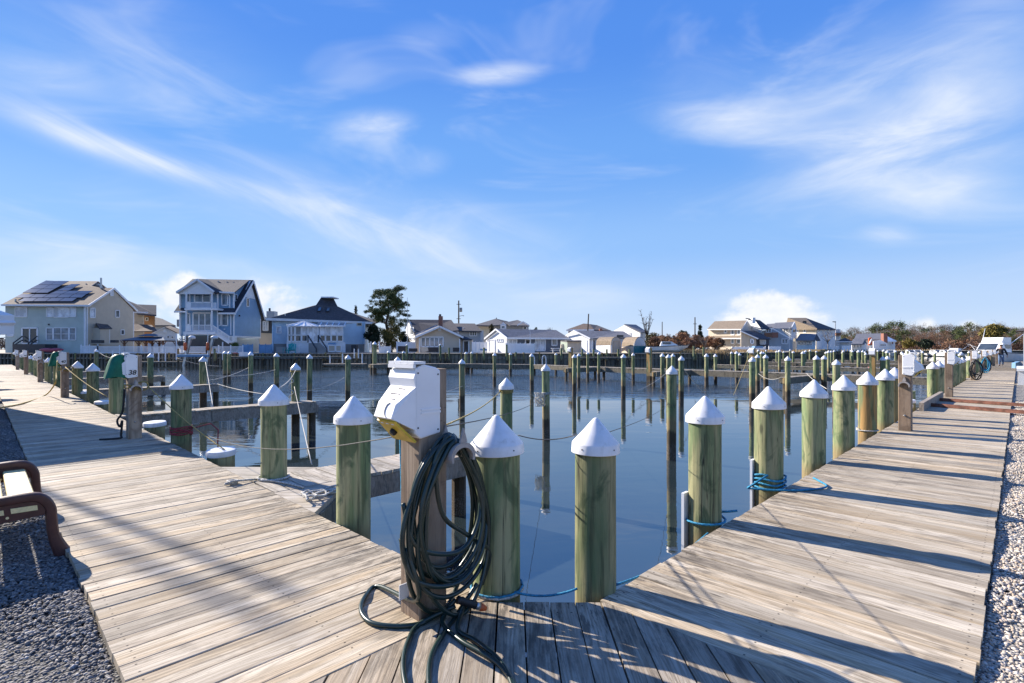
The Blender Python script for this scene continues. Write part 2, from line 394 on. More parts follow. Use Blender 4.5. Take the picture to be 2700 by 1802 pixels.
def _cap_dirt():
    m = M['cap']; n = NT(m.node_tree); b = m.node_tree.nodes['Principled BSDF']; src = b.inputs['Base Color'].links[0].from_socket
    tc = n.n('ShaderNodeTexCoord').outputs['Object']; rn = n.n('ShaderNodeObjectInfo').outputs['Random']
    v = n.vmath('ADD', tc, n.n('ShaderNodeCombineXYZ', None, X=n.math('MULTIPLY', rn, 53.0), Y=n.math('MULTIPLY', rn, 29.0), Z=rn).outputs[0]).outputs[0]
    f = n.noise(n.scl(v, (14, 14, 5)), 1.0, 5, .65, .4); g = n.noise(n.scl(v, (45, 45, 30)), 1.0, 3, .6)
    c = n.mix(n.math('MULTIPLY', n.rng(f, .52, .72), .42), src, (.44, .42, .36)); c = n.mix(n.math('MULTIPLY', n.rng(g, .68, .76), .5), c, (.30, .29, .25)); link(n, c, b.inputs['Base Color'])
_cap_dirt()
M['white'] = simple('white_paint', (.80, .81, .83), .5, .03, 2, rnd=.03)
M['white_box'] = simple('white_enclosure', (.86, .86, .86), .42, .025, 5, rnd=.02, bump=.03, bscale=60)
M['yellow'] = simple('yellow_plate', (.62, .42, .03), .45, .12, 12, rnd=0)
M['black'] = simple('black_rubber', (.018, .018, .02), .5, .2, 20)
M['dark'] = simple('dark_grey', (.05, .052, .058), .6, .15, 6)
M['steel'] = simple('galvanised_steel', (.45, .46, .47), .38, .1, 30, metal=.9)
M['hose'] = simple('green_hose_rubber', (.012, .030, .026), .30, .12, 9, rnd=.05, spec=.55)
M['blackhose'] = simple('black_hose_rubber', (.014, .015, .018), .35, .12, 9, rnd=.05)
M['orange'] = simple('orange_plastic', (.65, .12, .03), .45, .1, 20)
M['bracket'] = simple('grey_bracket', (.40, .36, .33), .6, .1, 14, rnd=.05)
M['rope_w'] = simple('white_rope', (.55, .53, .48), .85, .25, 60, bump=.5)
M['rope_y'] = simple('yellow_rope', (.48, .36, .12), .85, .25, 60, bump=.5)
M['rope_b'] = simple('blue_rope', (.03, .25, .42), .7, .2, 60, bump=.5)
M['rope_r'] = simple('red_rope', (.32, .05, .07), .85, .3, 60, bump=.5)
M['rope_g'] = simple('grey_line', (.13, .125, .115), .85, .2, 60)
M['greenbag'] = simple('green_canvas', (.008, .155, .085), .6, .15, 6, rnd=0)
M['brown'] = simple('brown_bench_plastic', (.075, .030, .026), .42, .1, 18, rnd=0, bump=.05)
M['cream'] = simple('cream_slat', (.78, .66, .34), .5, .07, 5, stretch=(1, 12, 12), rnd=.04)
M['rust'] = simple('rusty_steel', (.20, .085, .055), .75, .25, 7, bump=.2)
# ================================================================ WATER AND LAND
def water_material():
    m, n, b = mat('harbour_water')
    g = n.n('ShaderNodeNewGeometry').outputs['Position']
    sp = n.n('ShaderNodeSeparateXYZ', None, _0=g)
    # wind-ruffled patch in the middle of the basin, glassy water near the walkways
    Y = n.math('ADD', sp.outputs[1], n.math('MULTIPLY', n.math('ABSOLUTE', sp.outputs[0]), .10))
    warp = n.math('MULTIPLY', n.math('SUBTRACT', n.noise(n.scl(g, (.05, .10, 1)), 1.0, 4, .6), .5), 20.0)
    yy = n.math('ADD', Y, warp)
    zone = n.math('MULTIPLY', n.rng(yy, 24.0, 31.0), n.rng(yy, 66.0, 54.0))
    side = n.rng(n.math('ADD', sp.outputs[0], n.math('MULTIPLY', warp, .6)), -24.0, -12.0, .25, 1.0)
    zone = n.math('MULTIPLY', zone, side)
    r0 = n.noise(n.scl(g, (.42, .95, 1)), 1.0, 3, .6, .6)
    r1 = n.noise(n.scl(g, (1.6, 2.6, 1)), 1.0, 3, .6, .4)
    r2 = n.noise(n.scl(g, (5.0, 8.0, 1)), 1.0, 3, .6)
    sw = n.noise(n.scl(g, (.25, .8, 1)), 1.0, 3, .5, .5)
    amp = n.math('ADD', n.math('MULTIPLY', zone, .10), .0016)
    h = n.math('MULTIPLY', n.math('ADD', n.math('ADD', r1, n.math('MULTIPLY', r0, 2.6)), n.math('MULTIPLY', r2, .3)), amp)
    h = n.math('ADD', h, n.math('MULTIPLY', sw, .006))
    bp = n.n('ShaderNodeBump', None, Strength=1.0, Distance=1.0, Height=h)
    c = n.mix(n.rng(n.noise(n.scl(g, (.12, .2, 1)), 1.0, 4, .6), .35, .7), (.018, .030, .034), (.030, .036, .036))
    link(n, c, b.inputs['Base Color']); link(n, bp.outputs[0], b.inputs['Normal'])
    b.inputs['Roughness'].default_value = .015; b.inputs['IOR'].default_value = 2.1
    b.inputs['Specular IOR Level'].default_value = 1.0
    return m
wmb = MB(); wmb.poly([(-2500, -300, 0), (2500, -300, 0), (2500, 3000, 0), (-2500, 3000, 0)])
struct('water', wmb, water_material())

def gravel_mat(name, cols, sc):
    m, n, b = mat(name)
    g = n.n('ShaderNodeNewGeometry').outputs['Position']
    vo = n.n('ShaderNodeTexVoronoi', None, Vector=g, Scale=sc)
    f = n.n('ShaderNodeSeparateColor', None, _0=vo.outputs['Color']).outputs[0]
    c = n.mix(n.rng(f, .2, .8), cols[0], cols[1]); c = n.mix(n.rng(vo.outputs['Distance'], .35, .7), c, tuple(q * .3 for q in cols[0]))
    link(n, c, b.inputs['Base Color']); b.inputs['Roughness'].default_value = .9
    bp = n.n('ShaderNodeBump', None, Strength=.9, Distance=.02, Height=n.math('SUBTRACT', 1.0, vo.outputs['Distance'])); link(n, bp.outputs[0], b.inputs['Normal'])
    return m
GZ = .905
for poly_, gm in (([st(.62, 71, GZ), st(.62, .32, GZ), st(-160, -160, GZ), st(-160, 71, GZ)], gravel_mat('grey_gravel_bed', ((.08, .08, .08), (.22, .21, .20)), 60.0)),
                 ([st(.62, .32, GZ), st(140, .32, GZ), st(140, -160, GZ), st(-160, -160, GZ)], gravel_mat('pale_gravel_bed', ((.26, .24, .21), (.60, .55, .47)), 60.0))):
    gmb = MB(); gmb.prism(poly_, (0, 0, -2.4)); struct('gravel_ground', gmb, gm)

# loose stones on both gravel strips: thousands, one object
def stones(name, region, n, cols):
    ico = np.array([(0, 0, 1), (.894, 0, .447), (.276, .851, .447), (-.724, .526, .447), (-.724, -.526, .447), (.276, -.851, .447),
                    (.724, .526, -.447), (-.276, .851, -.447), (-.894, 0, -.447), (-.276, -.851, -.447), (.724, -.526, -.447), (0, 0, -1)])
    fc = np.array([(0,1,2),(0,2,3),(0,3,4),(0,4,5),(0,5,1),(1,6,2),(2,7,3),(3,8,4),(4,9,5),(5,10,1),(2,6,7),(3,7,8),(4,8,9),(5,9,10),(1,10,6)])
    pos = region(n); n = len(pos)
    sz = RNG.uniform(.0052, .0125, n) * np.where(RNG.random(n) > .93, 1.5, 1)
    v = np.repeat(ico[None], n, 0) * RNG.uniform(.72, 1.18, (n, 12, 1))
    v = v * np.stack([sz * RNG.uniform(.9, 1.5, n), sz, sz * RNG.uniform(.45, .8, n)], 1)[:, None, :]
    a = RNG.uniform(0, 6.28, n); ca, sa = np.cos(a)[:, None], np.sin(a)[:, None]
    tl = RNG.normal(0, .35, n)[:, None]
    x, y, z = v[..., 0], v[..., 1], v[..., 2]
    y, z = y * np.cos(tl) - z * np.sin(tl), y * np.sin(tl) + z * np.cos(tl)
    v = np.stack([x * ca - y * sa, x * sa + y * ca, z], -1) + pos[:, None, :]
    f = (fc[None] + (np.arange(n) * 12)[:, None, None]).reshape(-1, 3)
    me = D.meshes.new(name); me.vertices.add(n * 12); me.vertices.foreach_set('co', v.reshape(-1).astype(np.float32))
    me.loops.add(f.size); me.loops.foreach_set('vertex_index', f.reshape(-1).astype(np.int32))
    me.polygons.add(len(f)); me.polygons.foreach_set('loop_start', np.arange(0, f.size, 3, dtype=np.int32)); me.polygons.foreach_set('loop_total', np.full(len(f), 3, dtype=np.int32))
    at = me.attributes.new('tone', 'FLOAT', 'POINT'); at.data.foreach_set('value', np.repeat(RNG.random(n), 12).astype(np.float32))
    me.update(); me.validate()
    m, nn, b = mat(name + '_stone')
    t = nn.n('ShaderNodeAttribute', dict(attribute_name='tone')).outputs['Fac']
    cr = nn.n('ShaderNodeValToRGB', None, Fac=t); el_ = cr.color_ramp.elements
    el_[0].color = cols[0] + (1,); el_[1].color = cols[-1] + (1,)
    for i, cc in enumerate(cols[1:-1]):
        e = el_.new((i + 1) / (len(cols) - 1)); e.color = cc + (1,)
    nz = nn.noise(nn.n('ShaderNodeNewGeometry').outputs['Position'], 90, 3)
    link(nn, nn.mix(nn.rng(nz, .3, .7, 0, .3), cr.outputs[0], (.12, .11, .10)), b.inputs['Base Color']); b.inputs['Roughness'].default_value = .8
    me.materials.append(m)
    o = D.objects.new(name, me); COL.objects.link(o); return tag(o, kind='stuff')
def reg_right(n):
    s = .9 + 20 * RNG.random(n) ** 1.7; t = .118 - .75 * RNG.random(n) ** 1.3
    return np.stack([.698 * s - .716 * t, .716 * s + .698 * t, GZ + RNG.uniform(-.004, .016, n) + .014 * np.sin(s * 3 + t * 7)], 1)
def reg_left(n):
    t = 1.2 + 14 * RNG.random(n) ** 1.7; s = .428 - .85 * RNG.random(n) ** 1.2
    return np.stack([.698 * s - .716 * t, .716 * s + .698 * t, GZ + RNG.uniform(-.004, .016, n) + .014 * np.sin(t * 3 + s * 7)], 1)
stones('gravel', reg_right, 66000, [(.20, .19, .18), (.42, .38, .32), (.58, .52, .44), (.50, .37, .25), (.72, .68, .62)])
stones('grey_gravel', reg_left, 66000, [(.07, .07, .073), (.13, .13, .13), (.20, .19, .18), (.17, .145, .125), (.36, .35, .34)])  # grey stones, darkened further to stand for shade over the left strip

# ================================================================ BOARDWALKS
def plank_mesh(L, W=.1405, T=.038, ch=.004):
    mb = MB(); x, y = L / 2, W / 2
    sec = [(-y, -T), (y, -T), (y, -ch), (y - ch, 0), (-y + ch, 0), (-y, -ch)]
    vs = [(-x, a, b) for a, b in sec] + [(x, a, b) for a, b in sec]; n = 6
    mb.add(vs, [tuple(range(n - 1, -1, -1)), tuple(range(n, 2 * n))] + [(i, (i + 1) % n, (i + 1) % n + n, i + n) for i in range(n)])
    return mb
def boardwalk(name, n0, dirv, perp, start, c0, c1, ang, count, flip):
    """boards lie along perp from c0 to c1, one after another along dirv"""
    root = thing(name, None, None); root['kind'] = 'structure'
    L = c1 - c0; variants = [plank_mesh(L + e, wd).mesh('plank', M['plank']) for e, wd in ((0, .1385), (.006, .1415), (.012, .1432), (.004, .1442))]
    far = MB(); pitch = .1470
    for i in range(count):
        k = start + pitch * (i + .5); c = (c0 + c1) / 2 + random.uniform(-.006, .006)
        p = dirv * k + perp * c; z = DECK + random.uniform(-.0035, .0015)
        if i < 298:
            o = inst('plank', random.choice(variants), root, (p.x, p.y, z), ang + random.uniform(-.0022, .0022))
            o.rotation_euler.x = random.uniform(-.012, .012)
        else:
            m3 = Matrix.Rotation(ang, 3, 'Z'); far.box((p.x, p.y, z - .019), (L, .136, .038), m3)
    if far.v: tag(far.build('planks', M['plank'], root), kind='stuff')
    return root
# +x of each board points to the water
bw_r = boardwalk('boardwalk', 0, DR, DL, 2.50, .137, 1.732, ANG_L, 500, False)
bw_l = boardwalk('boardwalk', 0, DL, DR, 2.20, .447, 2.067, ANG_R, 430, False)
def joists(root, dirv, perp, a, b, offs, edge_w, edge_l):
    for o in offs:
        mb = MB(); p, q = dirv * a + perp * o, dirv * b + perp * o
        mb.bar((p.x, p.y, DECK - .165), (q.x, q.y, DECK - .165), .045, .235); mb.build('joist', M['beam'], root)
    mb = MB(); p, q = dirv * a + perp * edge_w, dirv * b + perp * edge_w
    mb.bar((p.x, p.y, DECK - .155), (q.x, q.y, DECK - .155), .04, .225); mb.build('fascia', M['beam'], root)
    mb = MB(); p, q = dirv * a + perp * edge_l, dirv * b + perp * edge_l
    mb.bar((p.x, p.y, DECK - .105), (q.x, q.y, DECK - .105), .04, .13); mb.build('edge_board', M['timber'], root)
joists(bw_r, DR, DL, 2.5, 75, (.75, 1.25), 1.700, .160)
joists(bw_l, DL, DR, 2.2, 64, (1.05, 1.55), 2.035, .470)
# the corner between them: boards run straight ahead
bw_c = thing('boardwalk', None, None); bw_c['kind'] = 'structure'
cut = 2.975
def ylim(x):
    lo = max((.447 - .698 * x) / .716, (.137 + .716 * x) / .698); hi = min(cut, (2.497 - .698 * x) / .716, (2.197 + .716 * x) / .698)
    return lo, hi
x = -1.26
while x < 1.60:
    x0, x1 = x + .0035, x + .1430; x += .1475
    xs = [x0, x0 + .035, (x0 + x1) / 2, x1 - .035, x1]; lim = [ylim(q) for q in xs]
    if min(h - l for l, h in lim) < .03: continue
    xm = (x0 + x1) / 2; ym = (lim[2][0] + lim[2][1]) / 2
    poly = [(q - xm, l - ym) for q, (l, h) in zip(xs, lim)] + [(q - xm, h - ym) for q, (l, h) in reversed(list(zip(xs, lim)))]
    mb = MB(); mb.prism([(b, -a, 0) for a, b in poly], (0, 0, -.038))
    mb.build('plank', M['plank_corner'], bw_c, (xm, ym, DECK + random.uniform(-.003, .001)), R(90) + random.uniform(-.002, .002))
mb = MB(); mb.bar((-.16, cut - .03, DECK - .15), (.52, cut - .03, DECK - .15), .04, .22); mb.build('fascia', M['beam'], bw_c)
mb = MB()
for yy in (1.2, 1.9, 2.5): mb.bar((-.5, yy, DECK - .165), (.6, yy, DECK - .165), .045, .235)
mb.build('joist', M['beam'], bw_c)

# ================================================================ PILINGS
def pile_mesh(r, z0, z1, n=18, seed=0, lean=0.0):
    mb = MB(); rnd = random.Random(seed); zs = [z0, 0, .45, .9] + [z1 - .5, z1 - .2, z1]
    zs = sorted(set([q for q in zs if z0 <= q <= z1])); ph = rnd.uniform(0, 6); wv = []
    for q in zs:
        for i in range(n):
            a = 2 * math.pi * i / n
            rr = r * (1 + .018 * math.sin(2 * a + ph + q) + .012 * math.sin(3 * a + 2 * ph + 1.7 * q) + .02 * (z1 - q) / 3)
            wv.append((rr * math.cos(a), rr * math.sin(a), q))
    f = []
    for k in range(len(zs) - 1):
        for i in range(n): j = (i + 1) % n; f.append((k * n + i, k * n + j, (k + 1) * n + j, (k + 1) * n + i))
    f.append(tuple((len(zs) - 1) * n + i for i in range(n)))
    mb.add(wv, f); return mb
def cap_mesh(r, n=24):
    R_ = r + .022; k = R_ / .145
    mb = MB(); mb.lathe([(R_, -.055), (R_ + .003, -.052), (R_, 0.0), (R_ * .985, .006), (R_ * .55, .075 * k), (R_ * .12, .148 * k), (R_ * .04, .156 * k)], n, (0, 0, 0)); return mb, .156 * k
_cap = {}
def piling(x, y, ztip, r, label, group, z0=-1.6, n=18, cap='cone', tilt=None, cat='piling'):
    """ztip is the top of the whole thing; cap is a child"""
    key = (round(r, 3), n)
    if key not in _cap:
        mb, h = cap_mesh(r, n + 6); _cap[key] = (mb.mesh('piling_cap', M['cap'], 'auto'), h)
    me, h = _cap[key]
    zt = ztip - h if cap == 'cone' else ztip - .01
    o = pile_mesh(r, z0, zt, n, random.randint(0, 99999)).build('piling', M['pile'], None, (x, y, 0), 0, 'auto')
    tag(o, label, cat, group); o.color = (0, 0, 0, 1)
    if cap == 'cone': c = inst('piling_cap', me, o, (0, 0, zt), random.uniform(0, 6.28)); c.rotation_euler.x = random.uniform(-.03, .03)
    if cap == 'cone' and n >= 24:
        for a in (-2.3, -.9, .4): mb = MB(); mb.lathe([(.0045, 0), (.0045, .003)], 6); q = mb.build('nail', M['dark'], c, ((r + .0225) * math.cos(a - c.rotation_euler.z), (r + .0225) * math.sin(a - c.rotation_euler.z), -.022)); q.rotation_euler = (0, R(90), a - c.rotation_euler.z)
    if cap == 'flat':
        mb = MB(); mb.lathe([(r + .02, -.055), (r + .022, 0.0), (r + .012, .018), (r * .7, .028), (.01, .032)], 22); c = mb.build('flat_cap', M['cap'], o, (0, 0, zt), 0, 'auto'); c.rotation_euler.x = .06
    if tilt: o.rotation_euler = (tilt[0], tilt[1], 0)
    return o
# right edge of the basin, along the right boardwalk
ZT = EYE - .40
PILES = {}
G_R = 'white capped pilings along the right boardwalk'; G_L = 'white capped pilings along the left boardwalk'
def pos_px(px, s=None, t=None):
    u = (px - CX) / F
    Y = (s / (.698 * u + .716)) if s is not None else (t / (.698 - .716 * u))
    return Vector((u * Y, Y, 0))
p = P(1308, 1584, DECK); PILES['P0'] = piling(p.x, 3.145, EYE - .40, .140, 'thick green piling right beside the coiled green hose', G_R, n=32)
p = pos_px(1569, t=1.86); PILES['P1'] = piling(p.x, p.y - .02, EYE - .42, .122, 'green piling at the inner corner where the right boardwalk begins', G_R, n=32)
rs = [(1859, 'piling with a single blue rope loop near its foot'), (2027, 'piling wrapped in several turns of blue rope with a loose tail'),
      (2146, 'pale green piling just beyond the one wrapped in blue rope turns'), (2225, 'green piling just before the orange stained piling'),
      (2287, 'piling with orange brown stains and a white line at its foot'), (2334, 'green piling between the orange stained one and the crescent hanger post'),
      (2359, 'yellowish piling half hidden behind the post with the crescent hanger')]
for px, lb in rs:
    p = pos_px(px, t=1.9); PILES[px] = piling(p.x, p.y, EYE - .40, .137 + random.uniform(-.004, .008), lb, G_R, n=28)
PILES[2287].color = (1, 0, 0, 1); PILES[2359].color = (.5, 0, 0, 1)
k = 0
s_ = 20.6
while s_ < 74:
    if not any(abs(s_ - q) < 1.6 for q in (34.4, 47.0, 61.0)):
        p = st(s_, 1.9); z = EYE - .40
        piling(p.x, p.y, z, .137, 'capped piling of the right boardwalk edge, %s past the timber kerb' % ORD[k], G_R, n=20 if s_ < 36 else 12); k += 1
    s_ += 1.68
# left edge
lspec = [(932, 2.21, 'thick green piling just left of the white box with yellow plate'), (722, 2.30, 'green piling on the triangular platform with white rope round its foot'),
         (478, 2.20, 'grey green piling with a red rope wrapped round its foot'), (307, 2.20, 'bright green piling right behind the post numbered 38'),
         (245, 2.20, 'piling halfway between the posts numbered 38 and 40'), (204, 2.20, 'piling in the gap just right of the box numbered 40'),
         (152, 2.20, 'piling partly hidden by the box numbered 40'), (128, 2.20, 'piling right of the third numbered post, its cap beside the box')]
for px, s0, lb in lspec:
    p = pos_px(px, s=s0); PILES[px] = piling(p.x, p.y, EYE - .40, .137, lb, G_L, n=32 if px > 400 else 24)
for k, t_ in enumerate((36, 38.5, 43, 46, 52, 55, 58)):
    p = st(2.2, t_); piling(p.x, p.y, EYE - .40, .137, 'far piling of the left boardwalk, %s one beyond the third numbered post' % ORD[k], G_L, n=12)
for px, s0, zt, lb in ((408, 2.3, 1.02, 'low cut piling with flat white cap beside the post numbered 38'), (583, 2.3, 1.02, 'low piling with flat white cap between the red roped piling and triangular platform'),
                   (271, 2.3, 1.0, 'low cut piling with flat white cap just left of the bright green piling'), (214, 2.3, 1.02, 'low flat capped piling farthest along the left boardwalk')):
    p = pos_px(px, s=s0); piling(p.x, p.y, zt, .165, lb, 'low pilings with flat caps', n=26, cap='flat')
for s0, t0, zt, lb in ((15.4, 1.95, 1.07, 'low cut piling with white cap just behind the first power post on the right'), (16.3, 2.0, 1.12, 'low cut piling with white cap behind the timber kerb on the right'),):
    p = st(s0, t0); piling(p.x, p.y, zt, .15, lb, 'low pilings with flat caps', n=20, cap='flat')
p = st(17.4, 2.1); piling(p.x, p.y, 1.28, .14, 'bare low piling stub without a cap behind the timber kerb', 'low pilings with flat caps', n=16, cap=None)

# ================================================================ POWER POSTS
def pedestal(name, s, t, side, label, number=None, box=True, hanger=True, h=2.29, group=None, hx=0.0, hd=.095, hz_=1.74):
    """square timber post with a white shore-power box; local x = hood side (towards the walkway), y*sg = number side"""
    base = st(s, t, 0)
    if side == 'left': rz = math.atan2(-.716, -.698); sg = 1
    else: rz = math.atan2(-.698, .716); sg = -1
    root = thing(name, label, 'power post', (base.x, base.y, 0), rz, group)
    h0 = .092
    mb = MB(); c = .008; sec = [(-h0 + c, -h0), (h0 - c, -h0), (h0, -h0 + c), (h0, h0 - c), (h0 - c, h0), (-h0 + c, h0), (-h0, h0 - c), (-h0, -h0 + c)]
    vs = [(-(h - .2), a, b) for a, b in sec] + [(h * 0 + 0, a, b) for a, b in sec]
    mb.add([(q[0], q[1], q[2]) for q in vs], [tuple(range(7, -1, -1)), tuple(range(8, 16))] + [(i, (i + 1) % 8, (i + 1) % 8 + 8, i + 8) for i in range(8)])
    po = mb.build('post', M['post'], root); po.location = (0, 0, h); po.rotation_euler = (0, R(-90), 0)   # grain runs up the post
    if box:
        W = .112
        # body wraps the walkway side of the post
        prof = [(-.03, 1.945), (.10, 1.925), (.135, 1.955), (.135, 2.295), (.085, 2.318), (.0, 2.300), (-.03, 2.283)]
        mb = MB(); mb.prism([(a, -W, z) for a, z in prof], (0, 2 * W, 0))
        bd = mb.build('box_body', M['white_box'], root)
        bv = bd.modifiers.new('bevel', 'BEVEL'); bv.width = .008; bv.segments = 2; bv.limit_method = 'ANGLE'
        # hood: wide above, tapering to the lip
        A = .118; B = .082
        v = [(.137, -A, 2.285), (.137, A, 2.285), (.150, -A, 2.245), (.150, A, 2.245), (.137, -A, 2.20), (.137, A, 2.20),
             (.235, -B, 2.115), (.235, B, 2.115), (.262, -B, 2.045), (.262, B, 2.045), (.137, -A, 1.975), (.137, A, 1.975)]
        f = [(0, 1, 3, 2), (2, 3, 5, 4), (4, 5, 7, 6), (6, 7, 9, 8), (8, 9, 11, 10), (0, 2, 4), (1, 5, 3), (4, 6, 8, 10), (5, 11, 9, 7), (0, 4, 10), (1, 11, 5), (0, 10, 11, 1)]
        mb = MB(); mb.add(v, f); mb.build('hood', M['white_box'], root)
        mb = MB()
        for q in (-.095, -.032, .032, .095): mb.box((.112, q * sg * .95, 2.326), (.075, .056, .014))
        mb.box((.145, 0, 2.308), (.016, .236, .020)); mb.build('hinge_lid', M['white_box'], root)
        mb = MB(); mb.prism([(.236, -B, 2.03), (.236, B, 2.03), (.122, .105, 1.915), (.122, -.105, 1.915)], (.008, 0, -.008))
        yp = mb.build('yellow_plate', M['yellow'], root)
        mb = MB()
        for q in (-.05, .0, .05): mb.box((.218, q, 2.022), (.03, .024, .03))
        mb.build('breaker_cover', M['white'], root)
        mb = MB(); mb.lathe([(.02, 0), (.02, .02), (.014, .03)], 12); so = mb.build('socket', M['black'], root); so.location = (.185, .0, 1.972); so.rotation_euler = (0, R(135), 0)
        # raised bands on both sides and the moulded half moon
        for q in (-1, 1):
            mb = MB(); mb.ab((-.028, q * W, 2.055), (.10, q * (W + .005), 2.066)); mb.ab((-.028, q * W, 2.074), (.10, q * (W + .005), 2.082)); mb.build('moulded_band', M['white_box'], root)
        mb = MB(); pts = [(.238 + .020 * 0, .035 + .03 * math.cos(a), 2.085 + .035 * math.sin(a)) for a in np.linspace(1.7, 4.6, 9)]
        sl = lambda p: (.235 + (2.115 - p[2]) * .386 + .002, p[1] * 1.0, p[2])
        mb.tube([sl(q) for q in pts], .003, 5); mb.build('half_moon', M['bracket'], root)
        for q in (-1, 1):
            for sx_, sz_ in ((.118, 2.272), (.118, 1.985), (-.012, 1.965), (-.012, 2.262)): mb = MB(); mb.lathe([(.005, 0), (.005, .002)], 8); o_ = mb.build('screw', M['dark'], root, (sx_, q * (W + .0005), sz_)); o_.rotation_euler = (R(-90) * q, 0, 0)
        mb = MB()   # worn moulded lettering, too fine to read
        for row, (zz, n_) in enumerate(((2.185, 8), (2.160, 11), (2.135, 5))):
            for q in range(n_):
                xx = .137 + (2.20 - zz) * (.098 / .085) + .001
                mb.box((xx, (.048 - q * .0085 - row * .004), zz), (.003, .0035, .012))
        mb.build('worn_lettering', M['bracket'], root)['kind'] = 'stuff'
    if number:
        fc = D.curves.new('slip_number', 'FONT'); fc.body = number; fc.size = .105; fc.extrude = .0015; fc.align_x = 'CENTER'; fc.align_y = 'CENTER'; fc.shear = .18; fc.offset = .0015
        tmp = D.objects.new('slip_number_text', fc); me = D.meshes.new_from_object(tmp); D.objects.remove(tmp); me.name = 'slip_number'
        me.materials.clear(); me.materials.append(M['black'])
        inst('slip_number', me, root, (.045, sg * .1175, 2.015)).rotation_euler = (R(90), 0, R(180) if sg > 0 else 0)
    if hanger:
        # crescent hose hanger: an arched saddle with two horns and a pointed keeper
        mb = MB(); th = np.linspace(R(-12), R(192), 15)
        for i in range(14):
            a0, a1 = th[i], th[i + 1]
            w0, w1 = [.005 + .010 * max(0, math.sin((q - R(-12)) / R(204) * math.pi)) for q in (a0, a1)]
            A0 = [(math.cos(a0) * (.074 + w), 0, math.sin(a0) * (.066 + w)) for w in (0, w0)]; A1 = [(math.cos(a1) * (.074 + w), 0, math.sin(a1) * (.066 + w)) for w in (0, w1)]; Bq = [(math.cos(q) * rr, hd * sg, math.sin(q) * rr * .92) for q, rr in ((a0, .066), (a0, .07 + w0 * 1.7), (a1, .07 + w1 * 1.7), (a1, .066))]; mb.prism(Bq, (0, .012 * sg, 0))
            mb.prism([A0[0], A0[1], A1[1], A1[0]], (0, hd * sg, 0))
        for y0 in (.0, hd): mb.prism([(-.024, y0 * sg, .088), (-.010, y0 * sg, .135), (0, y0 * sg, .165), (.010, y0 * sg, .135), (.024, y0 * sg, .088)], (0, .013 * sg, 0))
        mb.build('hose_hanger', M['bracket'], root, (hx, sg * h0, hz_))
    mb = MB(); mb.lathe([(.016, 0), (.016, .012), (.009, .02)], 8); q = mb.build('bolt', M['steel'], root, (.0, sg * h0, 1.22)); q.rotation_euler = (R(-90) * sg, 0, 0)
    return root
pedestal('power_post', 1.72, 2.36, 'left', 'timber post with white power box carrying the big coiled green hose', hx=-.075, hd=.15, hz_=1.815)
pedestal('power_post', 1.76, 10.3, 'left', 'timber post with white box numbered 38, green cloth hung on its hood', '38', group='numbered power posts')
pedestal('power_post', 1.79, 20.4, 'left', 'timber post with box numbered 40, next behind the one with green cloth', '40', group='numbered power posts')
pedestal('power_post', 1.86, 30.4, 'left', 'timber post with box numbered 42, third post along the left boardwalk', '42', group='numbered power posts')
pedestal('power_post', 1.86, 40.2, 'left', 'small far timber post with box numbered 44, second from the left picture edge', '44', hanger=False, group='numbered power posts')
pedestal('power_post', 1.86, 49.5, 'left', 'farthest timber post on the left boardwalk, its white box numbered 46', '46', hanger=False, group='numbered power posts')
GP = 'power posts along the right boardwalk'
pedestal('power_post', 11.5, 1.44, 'right', 'weathered post with crescent hose hanger, nearest on the right boardwalk', group=GP)
pedestal('power_post', 20.4, 1.50, 'right', 'weathered post with white box just before the black hose coil', hanger=False, group=GP)
for i, (s0, lb) in enumerate(((32.0, 'far post with white box carrying the black hose coil'), (41.5, 'far post with white box carrying the blue hose coil'),
                              (50.5, 'far post with white box just before the walking person'), (59.5, 'far post with white box beside the walking person'), (68.5, 'farthest post with white box on the right boardwalk'))):
    pedestal('power_post', s0, 1.50, 'right', lb, hanger=i < 2, group=GP)
# ================================================================ FINGERS AND PIERS
GF = 'finger piers of the left boardwalk'
def walkway(name, label, pts, width, group=None, z=DECK, beam=.26, legs=3.2, single=False, legr=.11, planks='finger'):
    """timber walkway along a polyline (plan points): boards across, side beams, dark legs"""
    root = thing(name, label, 'pier', (pts[0].x, pts[0].y, 0), 0, group); o0 = Vector((pts[0].x, pts[0].y, 0))
    deck = MB(); side = MB(); lg = MB(); k = 0
    for a, b in zip(pts[:-1], pts[1:]):
        a, b = Vector((a.x, a.y, 0)) - o0, Vector((b.x, b.y, 0)) - o0; d = (b - a); L = d.length; d.normalize(); nrm = Vector((-d.y, d.x, 0)); ang = math.atan2(nrm.y, nrm.x)
        nb = max(1, int(L / .1455))
        for i in range(nb):
            c = a + d * (L * (i + .5) / nb)
            if single:
                me = plank_mesh(width + random.uniform(-.01, .02)).mesh('plank', M[planks]); inst('plank', me, root, (c.x, c.y, z + random.uniform(-.004, .002)), ang)
            else: deck.box((c.x, c.y, z - .02 + random.uniform(-.006, .004)), (width + random.uniform(-.03, .04), L / nb - .008, .04), Matrix.Rotation(ang, 3, 'Z'))
        for q in (-1, 1):
            e = nrm * (q * (width / 2 - .03)); side.bar(a + e + Vector((0, 0, z - .045 - beam / 2)), b + e + Vector((0, 0, z - .045 - beam / 2)), .05, beam)
        n = max(1, int(L / legs))
        for i in range(n + 1):
            c = a + d * (L * i / max(1, n)) + nrm * random.uniform(-.1, .1); lg.lathe([(legr, -1.5), (legr * .95, z - .05)], 9, (c.x, c.y, 0))
            side.bar(c + nrm * (width / 2 + .05) + Vector((0, 0, z - .2)), c - nrm * (width / 2 + .05) + Vector((0, 0, z - .2)), .09, .2)
    if deck.v: tag(deck.build('boards', M[planks], root), kind='stuff')
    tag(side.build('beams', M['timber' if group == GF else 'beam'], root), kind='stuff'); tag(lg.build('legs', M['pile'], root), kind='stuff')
    return root
